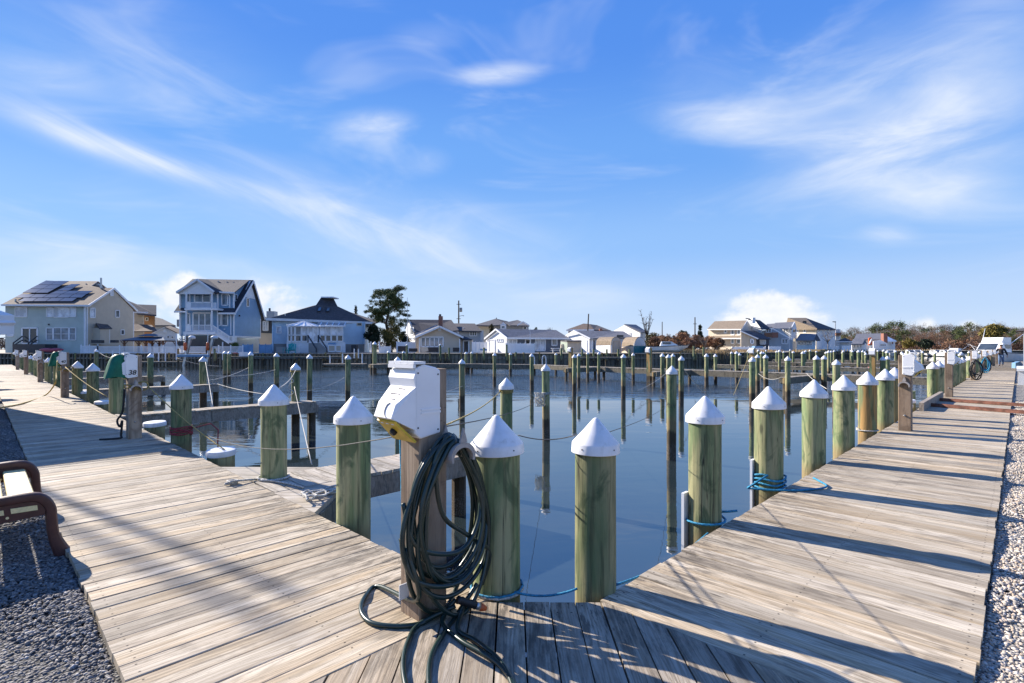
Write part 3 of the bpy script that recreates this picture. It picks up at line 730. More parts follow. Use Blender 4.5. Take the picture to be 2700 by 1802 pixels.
fp = walkway('finger_pier', 'nearest finger pier with the triangular end where white rope lies', [st(2.09, 5.75), st(4.85, 5.75)], .72, GF, legs=2.6, single=True, beam=.24)
# triangular gussets where it meets the boardwalk
for q, lb in ((-1, 1), (1, 1)):
    o0 = st(2.09, 5.75)
    tri = [st(2.075, 5.75 + q * .365), st(2.075, 5.75 + q * 1.28), st(2.95, 5.75 + q * .365)]
    mb = MB(); mb.prism([(v.x - o0.x, v.y - o0.y, DECK - .004) for v in tri], (0, 0, -.045)); mb.build('gusset', M['finger'], fp)
    mb = MB(); mb.bar(tri[1] - o0 + Vector((0, 0, DECK - .16)), tri[2] - o0 + Vector((0, 0, DECK - .16)), .045, .22); mb.build('gusset_beam', M['beam'], fp)
for t0, s1, lb in ((14.1, 6.5, 'second finger pier of the left boardwalk, behind the red roped piling'), (23.6, 6.8, 'third finger pier of the left boardwalk, reaching behind the piling with a white hanging rope'),
                   (33.0, 6.9, 'fourth finger pier of the left boardwalk, far and thin'), (42.5, 7.0, 'fifth finger pier of the left boardwalk, farthest one')):
    walkway('finger_pier', lb, [st(2.09, t0), st(s1, t0)], .5, GF, legs=4.2)
GP2 = 'timber piers crossing the basin'
wp = [st(33.6, 1.75), st(34.2, 12), st(34.6, 23.5), P(1410, 961.5, DECK), P(1236, 959.5, DECK), P(985, 958.5, DECK)]
walkway('pier', 'long zigzag timber pier across the middle of the basin', wp, .9, GP2, legs=6.5, beam=.34)
for t0, s1, lb in ((8.1, 28.6, 'beam finger of the middle pier nearest the right boardwalk'), (16.2, 30.0, 'second beam finger of the middle pier'), (24.0, 30.8, 'third beam finger of the middle pier, at its bend')):
    walkway('finger_pier', lb, [st(34.0, t0), st(s1, t0 + .4)], .42, 'fingers of the middle pier', legs=4.8, beam=.30)
walkway('pier', 'pale timber pier beyond the zigzag one, parallel to the middle pier', [st(47, 1.75), st(47.4, 20)], .9, GP2, legs=5.0)
walkway('pier', 'far timber pier third from the camera at the right', [st(61, 1.75), st(61, 22)], .9, GP2, legs=5.0)
walkway('pier', 'farthest timber pier near the end of the right boardwalk', [st(76, 1.75), st(76, 24)], .9, GP2, legs=5.0)

# ---------------------------------------------------------------- slender mooring piles in the water: x, y of the tip, distance, radius
GW = 'slender mooring piles in the water'
WP = [(254, 921, 37, .12), (396, 932, 27, .135), (536, 940.5, 21.6, .13), (593, 926, 36, .11), (604, 926.7, 37, .11), (661, 928, 27, .11), (729.5, 931, 27, .12), (779, 957.7, 14.4, .11),
      (816, 934.4, 22, .105), (917, 936, 22, .105), (1024, 925, 50, .12), (1049, 941, 19, .1), (1064, 926, 50, .11), (1218.5, 947, 20, .105), (1229, 928, 52, .13), (1244, 927, 52, .12), (1304, 930.6, 33, .105), (1335, 996.4, 8.3, .098),
      (1346, 930, 46, .12), (1402.6, 932, 29.6, .11), (1440, 960, 13.6, .10), (1466, 931, 48, .11), (1514, 934.4, 26.5, .105), (1526, 932, 32, .10), (1550, 927.6, 37.8, .1), (1578.7, 928, 37, .1), (1643.5, 933.6, 24.9, .11),
      (1670, 931, 35, .1), (1747, 932, 31.6, .12), (1762, 934.5, 29, .12), (1770, 964.6, 11.2, .098), (1774, 932.7, 35, .12), (1796, 938.8, 21.6, .105), (1863, 932.7, 33, .12), (1887, 933.6, 35.5, .11), (1942.6, 926, 36.4, .11),
      (1983.5, 941, 20.5, .11), (1998, 935, 28.6, .11), (2008, 926.7, 42, .12), (2019.6, 935, 30, .13), (2077, 939.6, 22, .105), (2117, 926.7, 45, .13), (2152, 937, 28.0, .15), (2173, 937.5, 28.3, .13),
      (2191, 925, 58, .12), (2204.7, 948, 19.6, .125), (2223, 924, 58, .12), (2248, 924, 58, .12), (2274.5, 924, 58, .12), (2328, 940, 27.6, .13), (2340, 939, 28.5, .11)]
SPECIAL = {1335: 'slender pile with yellow rope tied under its cap, behind the hose', 1440: 'slender pile with a bundle of white rope at mid height', 1770: 'tall slender pile between the two nearest right pilings, grey line tied on',
           779: 'slender pile with rope spiralling down it on the second finger', 536: 'pile with a white rope hanging from it on the third finger', 396: 'capped pile at the end of the fourth finger'}
k = 0
WPO = {}
for px, yt, Y, r in sorted(WP):
    p = PY(px, yt, Y); lb = SPECIAL.get(int(px))
    if lb is None: lb = 'slender capped pile in the basin, %s from the left of its group' % ORD[k]
    k += 1
    WPO[px] = piling(p.x, p.y, p.z, r, lb, GW, n=20 if Y < 15 else 12, cat='mooring pile', tilt=(random.uniform(-.006, .006), random.uniform(-.008, .008)))
k = 0
for s0, t_a, t_b, st_ in ((47, 3.5, 21, 3.6), (54, 3, 24, 3.7), (61, 4, 24, 3.4), (68, 3, 26, 3.6), (76, 4, 28, 3.2), (84, 3, 30, 3.5)):
    t_ = t_a
    while t_ < t_b:
        p = st(s0 + random.uniform(-.8, .8), t_ + random.uniform(-.5, .5))
        piling(p.x, p.y, random.uniform(2.0, 2.35), random.uniform(.11, .13), 'small far capped pile of the pile field at the right, %s outward' % ORD[k], 'far field of mooring piles', n=8, cat='mooring pile'); k += 1
        t_ += st_
# taller moorings and the power posts out on the piers
for px, yt, Y, r, lb in ((988, 901, 50, .19, 'tall thick mooring pile beside a small platform left of the tan cottage'),):
    p = PY(px, yt, Y); piling(p.x, p.y, p.z, r, lb, None, n=14, cat='mooring pile')
    walkway('platform', 'small wooden platform beside the tall thick mooring pile', [P(978, 964, .85), P(1022, 963, .85)], .9, legs=2.0, beam=.3)
def pier_post(px, yt, Y, w_, lb, box=True):
    p = PY(px, yt, Y); root = thing('pier_power_post', lb, 'power post', (p.x, p.y, 0), ANG_R, 'power posts out on the piers')
    mb = MB(); mb.ab((-w_ / 2, -w_ / 2, -1), (w_ / 2, w_ / 2, p.z)); mb.build('post', M['pile'], root)
    if box:
        mb = MB(); mb.prism([(-w_ * .55, -w_ * .5, p.z - .38), (-w_ * .55, -w_ * .5, p.z + .01), (-w_ * 1.2, -w_ * .5, p.z - .1), (-w_ * 1.25, -w_ * .5, p.z - .3)], (0, w_, 0)); mb.build('box_body', M['white_box'], root)
    mb = MB(); mb.ab((-w_ * .6, -w_ * .6, p.z), (w_ * .6, w_ * .6, p.z + .03)); mb.build('post_top', M['white'], root)
pier_post(2301, 920, 27.8, .26, 'square pier post with black cords hanging from it, before the far houses')
pier_post(1712, 917, 34, .26, 'square pier post in front of the teal fronted shed')
pier_post(1984, 919, 34.5, .30, 'square pier post with a white topped box near the driftwood')
pier_post(1505, 917, 42, .26, 'square pier post in front of the tan storage shed')

# ================================================================ ROPES
def rope(name, pts, r, m, label=None, group=None, n=5, parent=None):
    mb = MB(); mb.tube(pts, r, n); o = mb.build(name, M[m], parent, None, 0, True)
    if label: tag(o, label, 'rope', group)
    return o
def wrap(c, r, z0, turns, pitch, ph=0.0, k=14, wob=.0):
    return [(c[0] + r * math.cos(ph + 2 * math.pi * i / k), c[1] + r * math.sin(ph + 2 * math.pi * i / k), z0 + pitch * i / k + wob * math.sin(i * 1.3)) for i in range(int(turns * k) + 1)]
GRP = 'mooring lines across the basin'
hp = st(1.72, 2.36); hpz = hp + Vector((.12, .12, 0))
pa = PILES['P1'].location; pb = PILES['P0'].location
q = WPO[1335].location
rope('rope', wrap(q, .112, 1.70, 3, .02, -2.2) + sag((q.x - .1, q.y - .06, 1.72), (hp.x + .06, hp.y + .13, 1.94), .05), .006, 'rope_y', 'yellow tan rope running from the power post to the slender pile')
q = WPO[1440].location
rope('rope', sag((hp.x + .10, hp.y + .12, 1.95), (q.x - .05, q.y - .1, 1.20), .10), .004, 'rope_g', 'thin grey line from the power post to the pile with a rope bundle', GRP)
b_ = []
for i in range(60):
    a = i * 1.37; b_.append((q.x - .16 + .12 * math.cos(a) * (1 + .3 * math.sin(i * .7)), q.y - .14 + .07 * math.sin(a * .9), 1.08 + .17 * math.sin(a * .77) + .04 * math.sin(i)))
rope('rope', wrap(q, .115, 1.20, 3, .02) + b_, .008, 'rope_w', 'white rope bundle hanging on a slender pile behind the first pilings')
q = WPO[1770].location
rope('rope', wrap(q, .11, 1.18, 2, .03, -2.5) + sag((q.x - .1, q.y, 1.17), (pa.x - .02, pa.y + .14, 1.83), .05), .0032, 'rope_g', 'grey line from the corner piling to the tall slender pile', GRP)
rope('rope', sag((pa.x - .1, pa.y + .1, 1.86), (pb.x + .13, pb.y + .10, 1.86), .03), .0035, 'rope_g', 'thin line strung between the two nearest corner pilings', GRP)
l3 = PILES[478].location; l1 = PILES[932].location; l2 = PILES[722].location
rope('rope', sag((l3.x + .1, l3.y + .1, 1.17), (hp.x - .0, hp.y + .14, 1.93), .22), .004, 'rope_g', 'long thin line from the red roped piling to the power post', GRP)
rr = wrap(l3, .150, 1.06, 5.2, .026, 0, 16, .006) + [(l3.x + .22, l3.y - .02, 1.17), (l3.x + .4, l3.y + .1, 1.22), (l3.x + .52, l3.y + .1, 1.12), (l3.x + .5, l3.y + .12, .9), (l3.x + .52, l3.y + .12, .6)]
rope('rope', rr, .010, 'rope_r', 'thick red rope wrapped round the foot of a piling')
# white rope round the piling on the platform and the heaps on it
z = DECK + .012
c1 = l2; path = wrap(c1, .155, z, 1.3, .01, 2.2) + [(c1.x + .25, c1.y - .25, z), (c1.x + .5, c1.y - .42, z)]
rope('rope', spline(path, 3), .013, 'rope_w', 'white rope lying round the foot of the platform piling')
h0 = P(885, 1296, DECK); hh = []
for i in range(46):
    a = i * .83; hh.append((h0.x + .17 * math.cos(a) * (1 - .012 * i) - .004 * i, h0.y + .10 * math.sin(a * 1.13) - .008 * i, z + .012 * (i % 3) + .0006 * i))
rope('rope_heap', spline(hh, 3), .011, 'rope_w', 'heap of grey white rope on the tip of the triangular platform')
h0 = P(655, 1278, DECK)
rope('rope', spline([(h0.x - .18 + .05 * math.sin(i * 1.9), h0.y + .07 * math.cos(i * 1.3), z + .004 * i) for i in range(9)] + [(c1.x - .15, c1.y - .08, z)], 3), .012, 'rope_w', 'loose loop of white rope left of the platform piling')
for a, b, d, m, lb in (
    (PY(779, 977, 14.3), (l2.x, l2.y + .14, 1.95), .06, 'rope_w', 'pale rope from the spiralled pile down to the platform piling'),
    (PY(793, 1033, 14.4), PY(908, 996, 21.9), .10, 'rope_w', 'double pale rope from the second finger to a slender pile'),
    (PY(728, 975, 26.9), PY(545, 990, 21.5), .15, 'rope_w', 'long pale rope from a slender pile to the third finger'),
    (PY(655, 970, 26.9), PY(545, 1004, 21.5), .10, 'rope_w', 'pale rope sloping from a slender pile to the third finger deck'),
    (PY(466, 944, 37), PY(585, 966, 35), .15, 'rope_w', 'thick white hawser sagging before the boat lift'),
    (PY(262, 930, 37), PY(300, 944, 34), .10, 'rope_w', 'white hawser beside the first white fence'),
    (PY(172, 968, 14.8), PY(282, 1046, 12.2), .05, 'rope_y', 'tan line from the post numbered 40 to the next piling foot'),
    (PY(388, 1016, 8.4), PY(592, 1186, 7.0), .05, 'rope_y', 'tan line from the post numbered 38 to the low flat capped piling'),
    (PY(542, 955, 21.4), PY(562, 1075, 15), .0, 'rope_w', 'white rope hanging straight down in front of the third finger'),
    (PY(776, 1020, 14.2), PY(822, 1225, 6.9), .02, 'rope_w', 'white rope falling from the spiralled pile towards the water'),
    (PY(565, 1010, 21.2), PY(700, 1040, 16), .05, 'rope_w', 'pale rope leaving the third finger to the right'),
    (PY(1647, 990, 24.7), PY(1745, 988, 31), .45, 'rope_g', 'dark sagging line between two piles of the middle pier'),
    (PY(1682, 1030, 27), PY(1757, 984, 31), .10, 'rope_w', 'white line hanging from the middle pier towards the water'),
    (PY(1804, 976, 21.5), PY(1866, 1045, 24), .05, 'rope_w', 'white line from a slender pile down to the water'),
    (PY(1974, 938, 34), PY(1934, 1043, 24), .05, 'rope_y', 'tan line hanging from the pier post by the driftwood'),
    (PY(2000, 986, 28), PY(2060, 995, 26), .20, 'rope_w', 'white slack rope on the finger near the right boardwalk'),
    (PY(2127, 985, 27), PY(2180, 1026, 15), .05, 'rope_w', 'white line running down behind the blue roped piling'),
    (PY(1222, 1018, 19.9), PY(1100, 1050, 16), .05, 'rope_w', 'thin white line from the green pile right of the box')):
    rope('rope', sag(a, b, d), .008 if a[1] < 20 else .012, m, lb, GRP)
q = WPO[779].location
rope('rope', [(q.x + .125 * math.cos(2.4 + .9 * math.sin(i * .9)), q.y - .12, 1.75 - .045 * i) for i in range(17)], .014, 'rope_w', 'rope spiralling down the slender pile on the second finger')
rope('rope', wrap(q, .125, 1.75, 2.5, .03), .014, 'rope_y', 'rope wound under the cap of the spiralled pile')
# blue ropes along the right row
z = DECK + .02
e1 = PILES[1859].location; e2 = PILES[2027].location
rope('rope', wrap(pb, .158, z - .005, 1.05, .012, 2.6) + sag((pb.x + .12, pb.y - .1, z), (pa.x - .12, pa.y - .07, z), .03), .0075, 'rope_b', 'blue rope lying between the two nearest corner pilings')
rope('rope', wrap(pb, .155, z - .012, .55, .0, 3.4), .011, 'rope_w', 'white rope round the foot of the piling beside the hose')
rope('rope', sag((pa.x + .12, pa.y + .02, z - .02), (e1.x - .05, e1.y - .2, z - .06), .05), .008, 'rope_b', 'blue rope from the corner piling along the boardwalk edge')
rope('rope', wrap(e1, .162, z - .02, 1.1, .03, 2.0) + [(e1.x + .17, e1.y - .06, z + .07), (e1.x + .23, e1.y - .1, z + .09)], .010, 'rope_b', 'single blue rope loop round a right piling')
tl = [P(2100 - 130, 1291, DECK), P(2035, 1296, DECK), P(2105, 1297, DECK), P(2162, 1292, DECK), P(2180, 1285, DECK), P(2160, 1272, DECK), P(2145, 1264, DECK)]
rope('rope', wrap(e2, .165, z - .05, 3.6, .045, .6, 14, .012) + spline([(v.x, v.y, DECK + .014) for v in tl], 5), .011, 'rope_b', 'blue rope in many turns round a right piling with tail on boards')
e3 = PILES[2287].location
rope('rope', wrap(e3, .160, z - .0, 1.2, .02, 2.4), .011, 'rope_w', 'white line round the orange stained piling')
e4 = PILES[2146].location
mb = MB()
for q in (-.02, .0, .025, .05): mb.tube(spline([(e4.x + .22 + q, e4.y + .30, 1.25), (e4.x + .20 + q, e4.y + .28, .9), (e4.x + .22 + q * 1.6, e4.y + .28, .55), (e4.x + .24 + q, e4.y + .3, .8)], 5), .009, 5)
tag(mb.build('hanging_line', M['rope_w'], None, None, 0, True), 'white hanging line bundle between two right pilings', 'rope')
for key, dz, lb in ((1859, 1.18, 'white plastic strip standing behind the single looped piling'), (2027, 1.22, 'white plastic strip standing behind the blue wrapped piling')):
    e = PILES[key].location; d = DR * -.10 + DL * .13
    mb = MB(); mb.ab((-.045, -.012, -.2), (.045, .012, dz)); o = mb.build('fender_strip', M['white'], None, (e.x + d.x, e.y + d.y, 0), ANG_R, False); tag(o, lb, 'fender', 'white fender strips')
# line lying on the left boardwalk
yl = [P(152, 956, 1.0), P(146, 1005, DECK), P(120, 1044, DECK), P(60, 1066, DECK), P(0, 1078, DECK), P(-60, 1090, DECK)]
pts = [(PY(152, 952, 14.9)), PY(149, 985, 14.6), PY(146, 1010, 14.2)] + [Vector((v.x, v.y, DECK + .02)) for v in yl[2:]]
rope('rope', spline(pts, 5), .018, 'rope_y', 'yellow green cord from the post numbered 40 across the left boardwalk')

# ================================================================ THE GREEN HOSE
def hose_bundle(centre, ax, out, name, m, label, n=9, w0=.30, ztop=1.90, zbot=.985, r=.0125, seed=3):
    rnd = random.Random(seed); loops = []
    for i in range(n):
        ww = w0 * rnd.uniform(.62, 1.0); zb = zbot + rnd.uniform(0, .26) * (1 if i else 0); zt = ztop + .010 * (i % 4); sh = rnd.uniform(-.05, .06); off = .035 + .012 * (i // 3) + .028 * (i % 3)
        c = (zt + zb) / 2; hh = (zt - zb) / 2
        for k in range(26):
            a = math.pi / 2 + 2 * math.pi * k / 26
            nar = .5 + .5 * math.sin(a)                       # 1 at the hanger
            x = ww * math.cos(a) * (1 - .38 * nar ** 1.6) + sh * (1 - nar) * .9 + .018 * math.sin(3 * a + i)
            zz = c + hh * math.sin(a)
            loops.append(centre + ax * x + out * (off + .028 * math.sin(2 * a + i * 1.3) * (1 - nar) + .03 * (1 - nar) * ((i * 37 % 5) - 2) * .5) + Vector((0, 0, zz)))
    return loops
ax = DR.copy(); out = -DL
cen = st(1.72, 2.36 - .095) + DR * .045
lp = hose_bundle(cen, ax, out, 'hose', 'hose', '', n=10, r=.0135, w0=.345, zbot=.968, ztop=1.905)
hose = thing('coiled_hose', 'dark green garden hose coiled on the hanger of the power post', 'hose', (cen.x, cen.y, DECK))
o0 = Vector((cen.x, cen.y, DECK)); HR = .0128
def hpart(pts, nm='hose_tube', r=HR, m='hose', n=8):
    mb = MB(); mb.tube([Vector(p) - o0 for p in pts], r, n); return mb.build(nm, M[m], hose, None, 0, True)
hpart(spline(lp, 2), 'hose_coil')
def deckpts(L, z=DECK + .013): return [Vector((P(x * 1.1494, y * 1.1494, z).x, P(x * 1.1494, y * 1.1494, z).y, z)) for x, y in L]
start = cen + out * .07 + ax * -.20 + Vector((0, 0, 1.12))
hpart(spline([cen + out * .06 + ax * -.27 + Vector((0, 0, 1.40)), start + Vector((0, 0, .0))] + deckpts([(868, 1345), (838, 1368), (828, 1400), (850, 1428), (905, 1437), (962, 1432), (990, 1418)]), 7), 'hose_tail')
hpart(spline([cen + out * .10 + ax * .02 + Vector((0, 0, 1.02))] + deckpts([(962, 1432), (935, 1475), (925, 1520), (930, 1570), (950, 1640)]), 7), 'hose_tail')
hpart(spline([cen + out * .12 + ax * .16 + Vector((0, 0, 1.10))] + deckpts([(1042, 1420), (1010, 1465), (988, 1510), (984, 1570), (1000, 1660)]), 7), 'hose_tail')
hpart(spline([cen + out * .09 + ax * .03 + Vector((0, 0, 1.05))] + deckpts([(1015, 1425), (1055, 1468), (1110, 1500), (1150, 1530), (1180, 1572), (1205, 1640)]), 7), 'hose_tail')
hpart(spline([cen + out * .09 + ax * .10 + Vector((0, 0, 1.0))] + deckpts([(1050, 1442), (1090, 1470), (1135, 1505), (1165, 1545), (1190, 1620)]), 7), 'hose_tail')
# the two strands that cross the open middle of the coil
hpart(spline([cen + out * .07 + ax * (-.06) + Vector((0, 0, 1.88)), cen + out * .10 + ax * (-.11) + Vector((0, 0, 1.74)), cen + out * .10 + ax * (-.06) + Vector((0, 0, 1.52)), cen + out * .11 + ax * .10 + Vector((0, 0, 1.38)), cen + out * .10 + ax * .27 + Vector((0, 0, 1.24)), cen + out * .06 + ax * .25 + Vector((0, 0, 1.05))], 8), 'hose_strand')
hpart(spline([cen + out * .04 + ax * (-.27) + Vector((0, 0, 1.62)), cen + out * .09 + ax * (-.22) + Vector((0, 0, 1.40)), cen + out * .13 + ax * .02 + Vector((0, 0, 1.32)), cen + out * .12 + ax * .17 + Vector((0, 0, 1.45)), cen + out * .06 + ax * .22 + Vector((0, 0, 1.66)), cen + out * .05 + ax * .12 + Vector((0, 0, 1.86))], 8), 'hose_strand')
hpart(spline([cen + out * .05 + ax * (-.29) + Vector((0, 0, 1.45)), cen + out * .10 + ax * (-.24) + Vector((0, 0, 1.24)), cen + out * .14 + ax * .0 + Vector((0, 0, 1.16)), cen + out * .13 + ax * .18 + Vector((0, 0, 1.27)), cen + out * .07 + ax * .27 + Vector((0, 0, 1.46)), cen + out * .05 + ax * .2 + Vector((0, 0, 1.7))], 8), 'hose_strand')
# spray nozzle: ribbed black grip, steel collar, orange tip
nz0, nz1 = cen + out * .145 + ax * .0 + Vector((0, 0, 1.075)), cen + out * .19 + ax * .145 + Vector((0, 0, .995))
d = (nz1 - nz0)
hpart([nz0.lerp(nz1, k / 12) for k in range(9)], 'nozzle_grip', [.019 if k % 2 else .0225 for k in range(9)], 'black', 10)
hpart([nz0.lerp(nz1, .66), nz0.lerp(nz1, .82)], 'nozzle_collar', .020, 'steel', 12)
hpart([nz0.lerp(nz1, .82), nz0.lerp(nz1, .92), nz0.lerp(nz1, 1.08)], 'nozzle_tip', [.019, .021, .012], 'orange', 12)
# thin blue water line down the far side of the post
rope('blue_hose', spline([hp + Vector((-.13, .02, 1.93)), hp + Vector((-.125, .04, 1.6)), hp + Vector((-.115, .05, 1.2)), hp + Vector((-.12, .06, .96)), hp + Vector((-.05, .3, .6))], 6), .011, 'rope_b', 'thin blue water hose running down behind the power post', n=7)['category'] = 'hose'
# small tag at the foot of the post
mb = MB(); mb.ab((-.03, -.002, 0), (.03, .002, .08)); tag(mb.build('paper_tag', M['white'], None, (hp.x - .085, hp.y - .115, DECK + .12), R(45)), 'small white tag at the foot of the hose post', 'tag')
# hoses on the far right posts
for s0, m, lb in ((32.0, 'blackhose', 'big coil of black hose on a far right post'), (41.5, 'rope_b', 'coil of blue hose on a far right post'), (44.5, 'blackhose', 'smaller dark hose coil next to the blue one')):
    c = st(s0 - .1, 1.50); lp = hose_bundle(c, DL * -1, DR * -1, 'h', m, '', n=8, w0=.27 if s0 < 40 else .22, seed=int(s0), ztop=1.85, zbot=.98)
    mb = MB(); mb.tube([v + DL * -.1 for v in lp], .018, 5); tag(mb.build('coiled_hose', M[m], None, None, 0, True), lb, 'hose', 'hose coils on the right posts')
# black cord at the 38 post
c = st(1.76, 10.3)
for q, lb in ((0, 'black cord hanging on the post numbered 38 down to the boards'),):
    a = c + DR * -.13 + DL * -.02; pts = [a + Vector((0, 0, 1.75)), a + Vector((-.03, 0, 1.4)), a + Vector((-.10, -.02, 1.25)), a + Vector((-.05, -.03, 1.15)), a + Vector((-.02, -.02, 1.25)), a + Vector((-.04, -.02, 1.02)), a + Vector((-.03, -.04, .975)), a + Vector((-.22, -.10, .965)), a + Vector((-.30, -.13, .965))]
    rope('black_cord', spline(pts, 6), .016, 'black', lb)['category'] = 'cord'
# tan rope on the 38 hanger
c = st(1.76, 10.3) + DL * -.12
rope('rope', [(c + DR * (.16 * math.cos(a)) + DL * -.05 + Vector((0, 0, 1.80 + .045 * math.sin(2 * a) + .03 * math.sin(a)))) for a in np.linspace(0, 12.5, 50)], .012, 'rope_y', 'tan rope wound on the hanger of the post numbered 38')
c = st(1.79, 20.4) + DL * -.12
rope('rope', [(c + DR * (.18 * math.cos(a)) + DL * -.05 + Vector((0, 0, 1.80 + .05 * math.sin(2 * a) + .03 * math.sin(a)))) for a in np.linspace(0, 12.5, 40)], .016, 'rope_y', 'coiled tan rope on the hanger of the second numbered post, beside the small green cloth')
# green cloths over the hoods
def cloth(name, s, t, label, top=2.31, w0=.16, fall=.5):
    c = st(s, t) + DR * -.195; mb = MB(); nu, nv = 15, 12; vs = []
    for j in range(nv):
        v = j / (nv - 1); zz = top - fall * v
        for i in range(nu):
            a = 2 * math.pi * i / nu; rr = (.05 + (w0 - .05) * v ** .42) * (1 + .22 * math.sin(3 * a + 1.0 + v) * v + .10 * math.sin(5 * a) * v)
            p = c + DR * (rr * math.cos(a) * 1.05 - .06 * v) + DL * (rr * math.sin(a)); vs.append((p.x, p.y, zz + .02 * math.sin(3 * a) * v))
    f = [(j * nu + i, j * nu + (i + 1) % nu, (j + 1) * nu + (i + 1) % nu, (j + 1) * nu + i) for j in range(nv - 1) for i in range(nu)] + [tuple(range(nu - 1, -1, -1))]
    mb.add(vs, f); return tag(mb.build(name, M['greenbag'], None, None, 0, True), label, 'cloth', 'green cloths on the numbered boxes')
cloth('green_cloth', 1.76, 10.3, 'dark green cloth draped over the hood of the box numbered 38', w0=.155, fall=.37)
cloth('green_cloth', 1.79, 20.4, 'smaller green cloth hanging on the hood of the box numbered 40', w0=.135, fall=.42)

# ================================================================ RIGHT BOARDWALK FURNITURE
mb = MB(); a, b = st(15.3, 1.62, DECK + .10), st(19.7, 1.62, DECK + .10); mb.bar(a, b, .09, .19); tag(mb.build('timber_kerb', M['timber']), 'weathered timber kerb bolted to the edge behind the crescent hanger post', 'kerb')
for (s0, t0, s1, t1, lb) in ((16.75, 1.6, 15.9, -1.2, 'nearer rusty steel rail lying across the right boardwalk'), (18.7, 1.6, 18.0, -1.2, 'farther rusty steel rail lying across the right boardwalk')):
    mb = MB(); mb.bar(st(s0, t0, DECK + .03), st(s1, t1, DECK + .03), .16, .05); mb.bar(st(s0, t0, DECK + .065), st(s1, t1, DECK + .065), .05, .03); tag(mb.build('steel_rail', M['rust']), lb, 'rail', 'rusty rails across the boardwalk')

# ================================================================ BENCH
bn = st(.375, 4.98, 0); bench = thing('park_bench', 'backless bench with brown moulded end frames and cream slats beside the left boardwalk', 'bench', (bn.x, bn.y, GZ), ANG_L)
# local x along the bench (away), local -y towards the boardwalk ... y axis = DL turned 90 degrees left, i.e. away from the water
def end_frame(x):
    mb = MB(); H = .47
    path = [(-.06, .0), (-.035, .05), (.0, .16), (.012, .28), (.02, .36), (.06, .425), (.13, .45), (.32, .445), (.52, .435), (.60, .42), (.66, .36), (.675, .26), (.685, .14), (.72, .04), (.75, .0)]
    pts = spline([(x, y, z) for y, z in path], 4)
    n = len(pts); b = len(mb.v)
    for i, p in enumerate(pts):      # rounded section, broader at the feet
        tt = (pts[min(i + 1, n - 1)] - pts[max(0, i - 1)]).normalized(); nn = Vector((1, 0, 0)).cross(tt).normalized()
        foot = max(0, 1 - p.z / .16); hw, ht = .036 + .012 * foot, .034 + .018 * foot
        for k in range(10):
            a = 2 * math.pi * k / 10; ca, sa = math.cos(a), math.sin(a)
            mb.v.append(tuple(p + Vector((1, 0, 0)) * (hw * (abs(ca) ** .7) * (1 if ca > 0 else -1)) + nn * (ht * (abs(sa) ** .7) * (1 if sa > 0 else -1))))
    for i in range(n - 1):
        for k in range(10): mb.f.append((b + i * 10 + k, b + i * 10 + (k + 1) % 10, b + (i + 1) * 10 + (k + 1) % 10, b + (i + 1) * 10 + k))
    mb.f.append(tuple(b + k for k in range(9, -1, -1))); e = b + (n - 1) * 10; mb.f.append(tuple(e + k for k in range(10)))
    # web under the rail that holds the slats
    mb.prism([(x - .022, .03, .43), (x - .022, .66, .42), (x - .022, .66, .33), (x - .022, .34, .30), (x - .022, .05, .315)], (.044, 0, 0))
    o = mb.build('end_frame', M['brown'], bench, None, 0, 'auto')
    for (y0, y1) in ((.085, .225), (.255, .395), (.425, .565)):
        m2 = MB(); s_ = -1 if x < .7 else 1
        m2.prism([(x + s_ * .0225, y0, .358), (x + s_ * .0225, y0 + .004, .392), (x + s_ * .0225, y1, .395), (x + s_ * .0225, y1 - .004, .36)], (s_ * .004, 0, 0)); m2.build('slat_end', M['cream'], bench)
    m2 = MB(); m2.lathe([(.009, 0), (.009, .006)], 8); q = m2.build('bolt', M['cream'], bench, (x - .022, .24, .335)); q.rotation_euler = (0, R(-90), 0)
end_frame(0.0); end_frame(1.50)
slat = plank_mesh(1.455, .145, .04, .008).mesh('slat', M['cream'])
for y in (.155, .325, .495): inst('slat', slat, bench, (.75, y, .405))
# ================================================================ FAR SHORE
BZ = 1.70
LAND = [(-420, 80), (P(1885, 1, 0).x * 0 + 31.2, 80), (38, 92), (60, 112), (92, 150), (150, 182), (260, 215), (700, 300)]
def far_y(px):      # distance of the sea wall for a column of the photograph
    u = (px - CX) / F
    for (x0, y0), (x1, y1) in zip(LAND[:-1], LAND[1:]):
        den = (x1 - x0) - u * (y1 - y0)
        if abs(den) < 1e-9: continue
        k = (u * y0 - x0) / den
        if -1e-6 <= k <= 1.000001: return y0 + k * (y1 - y0)
    return 80.0
M['sand'] = simple('pale_yard', (.38, .34, .27), .95, .2, .35, rnd=0, bump=.2, bscale=6)
lmb = MB(); lmb.prism([(x, y, BZ) for x, y in LAND] + [(900, 2500, BZ), (-900, 2500, BZ)], (0, 0, -3))
struct('ground', lmb, M['sand'])
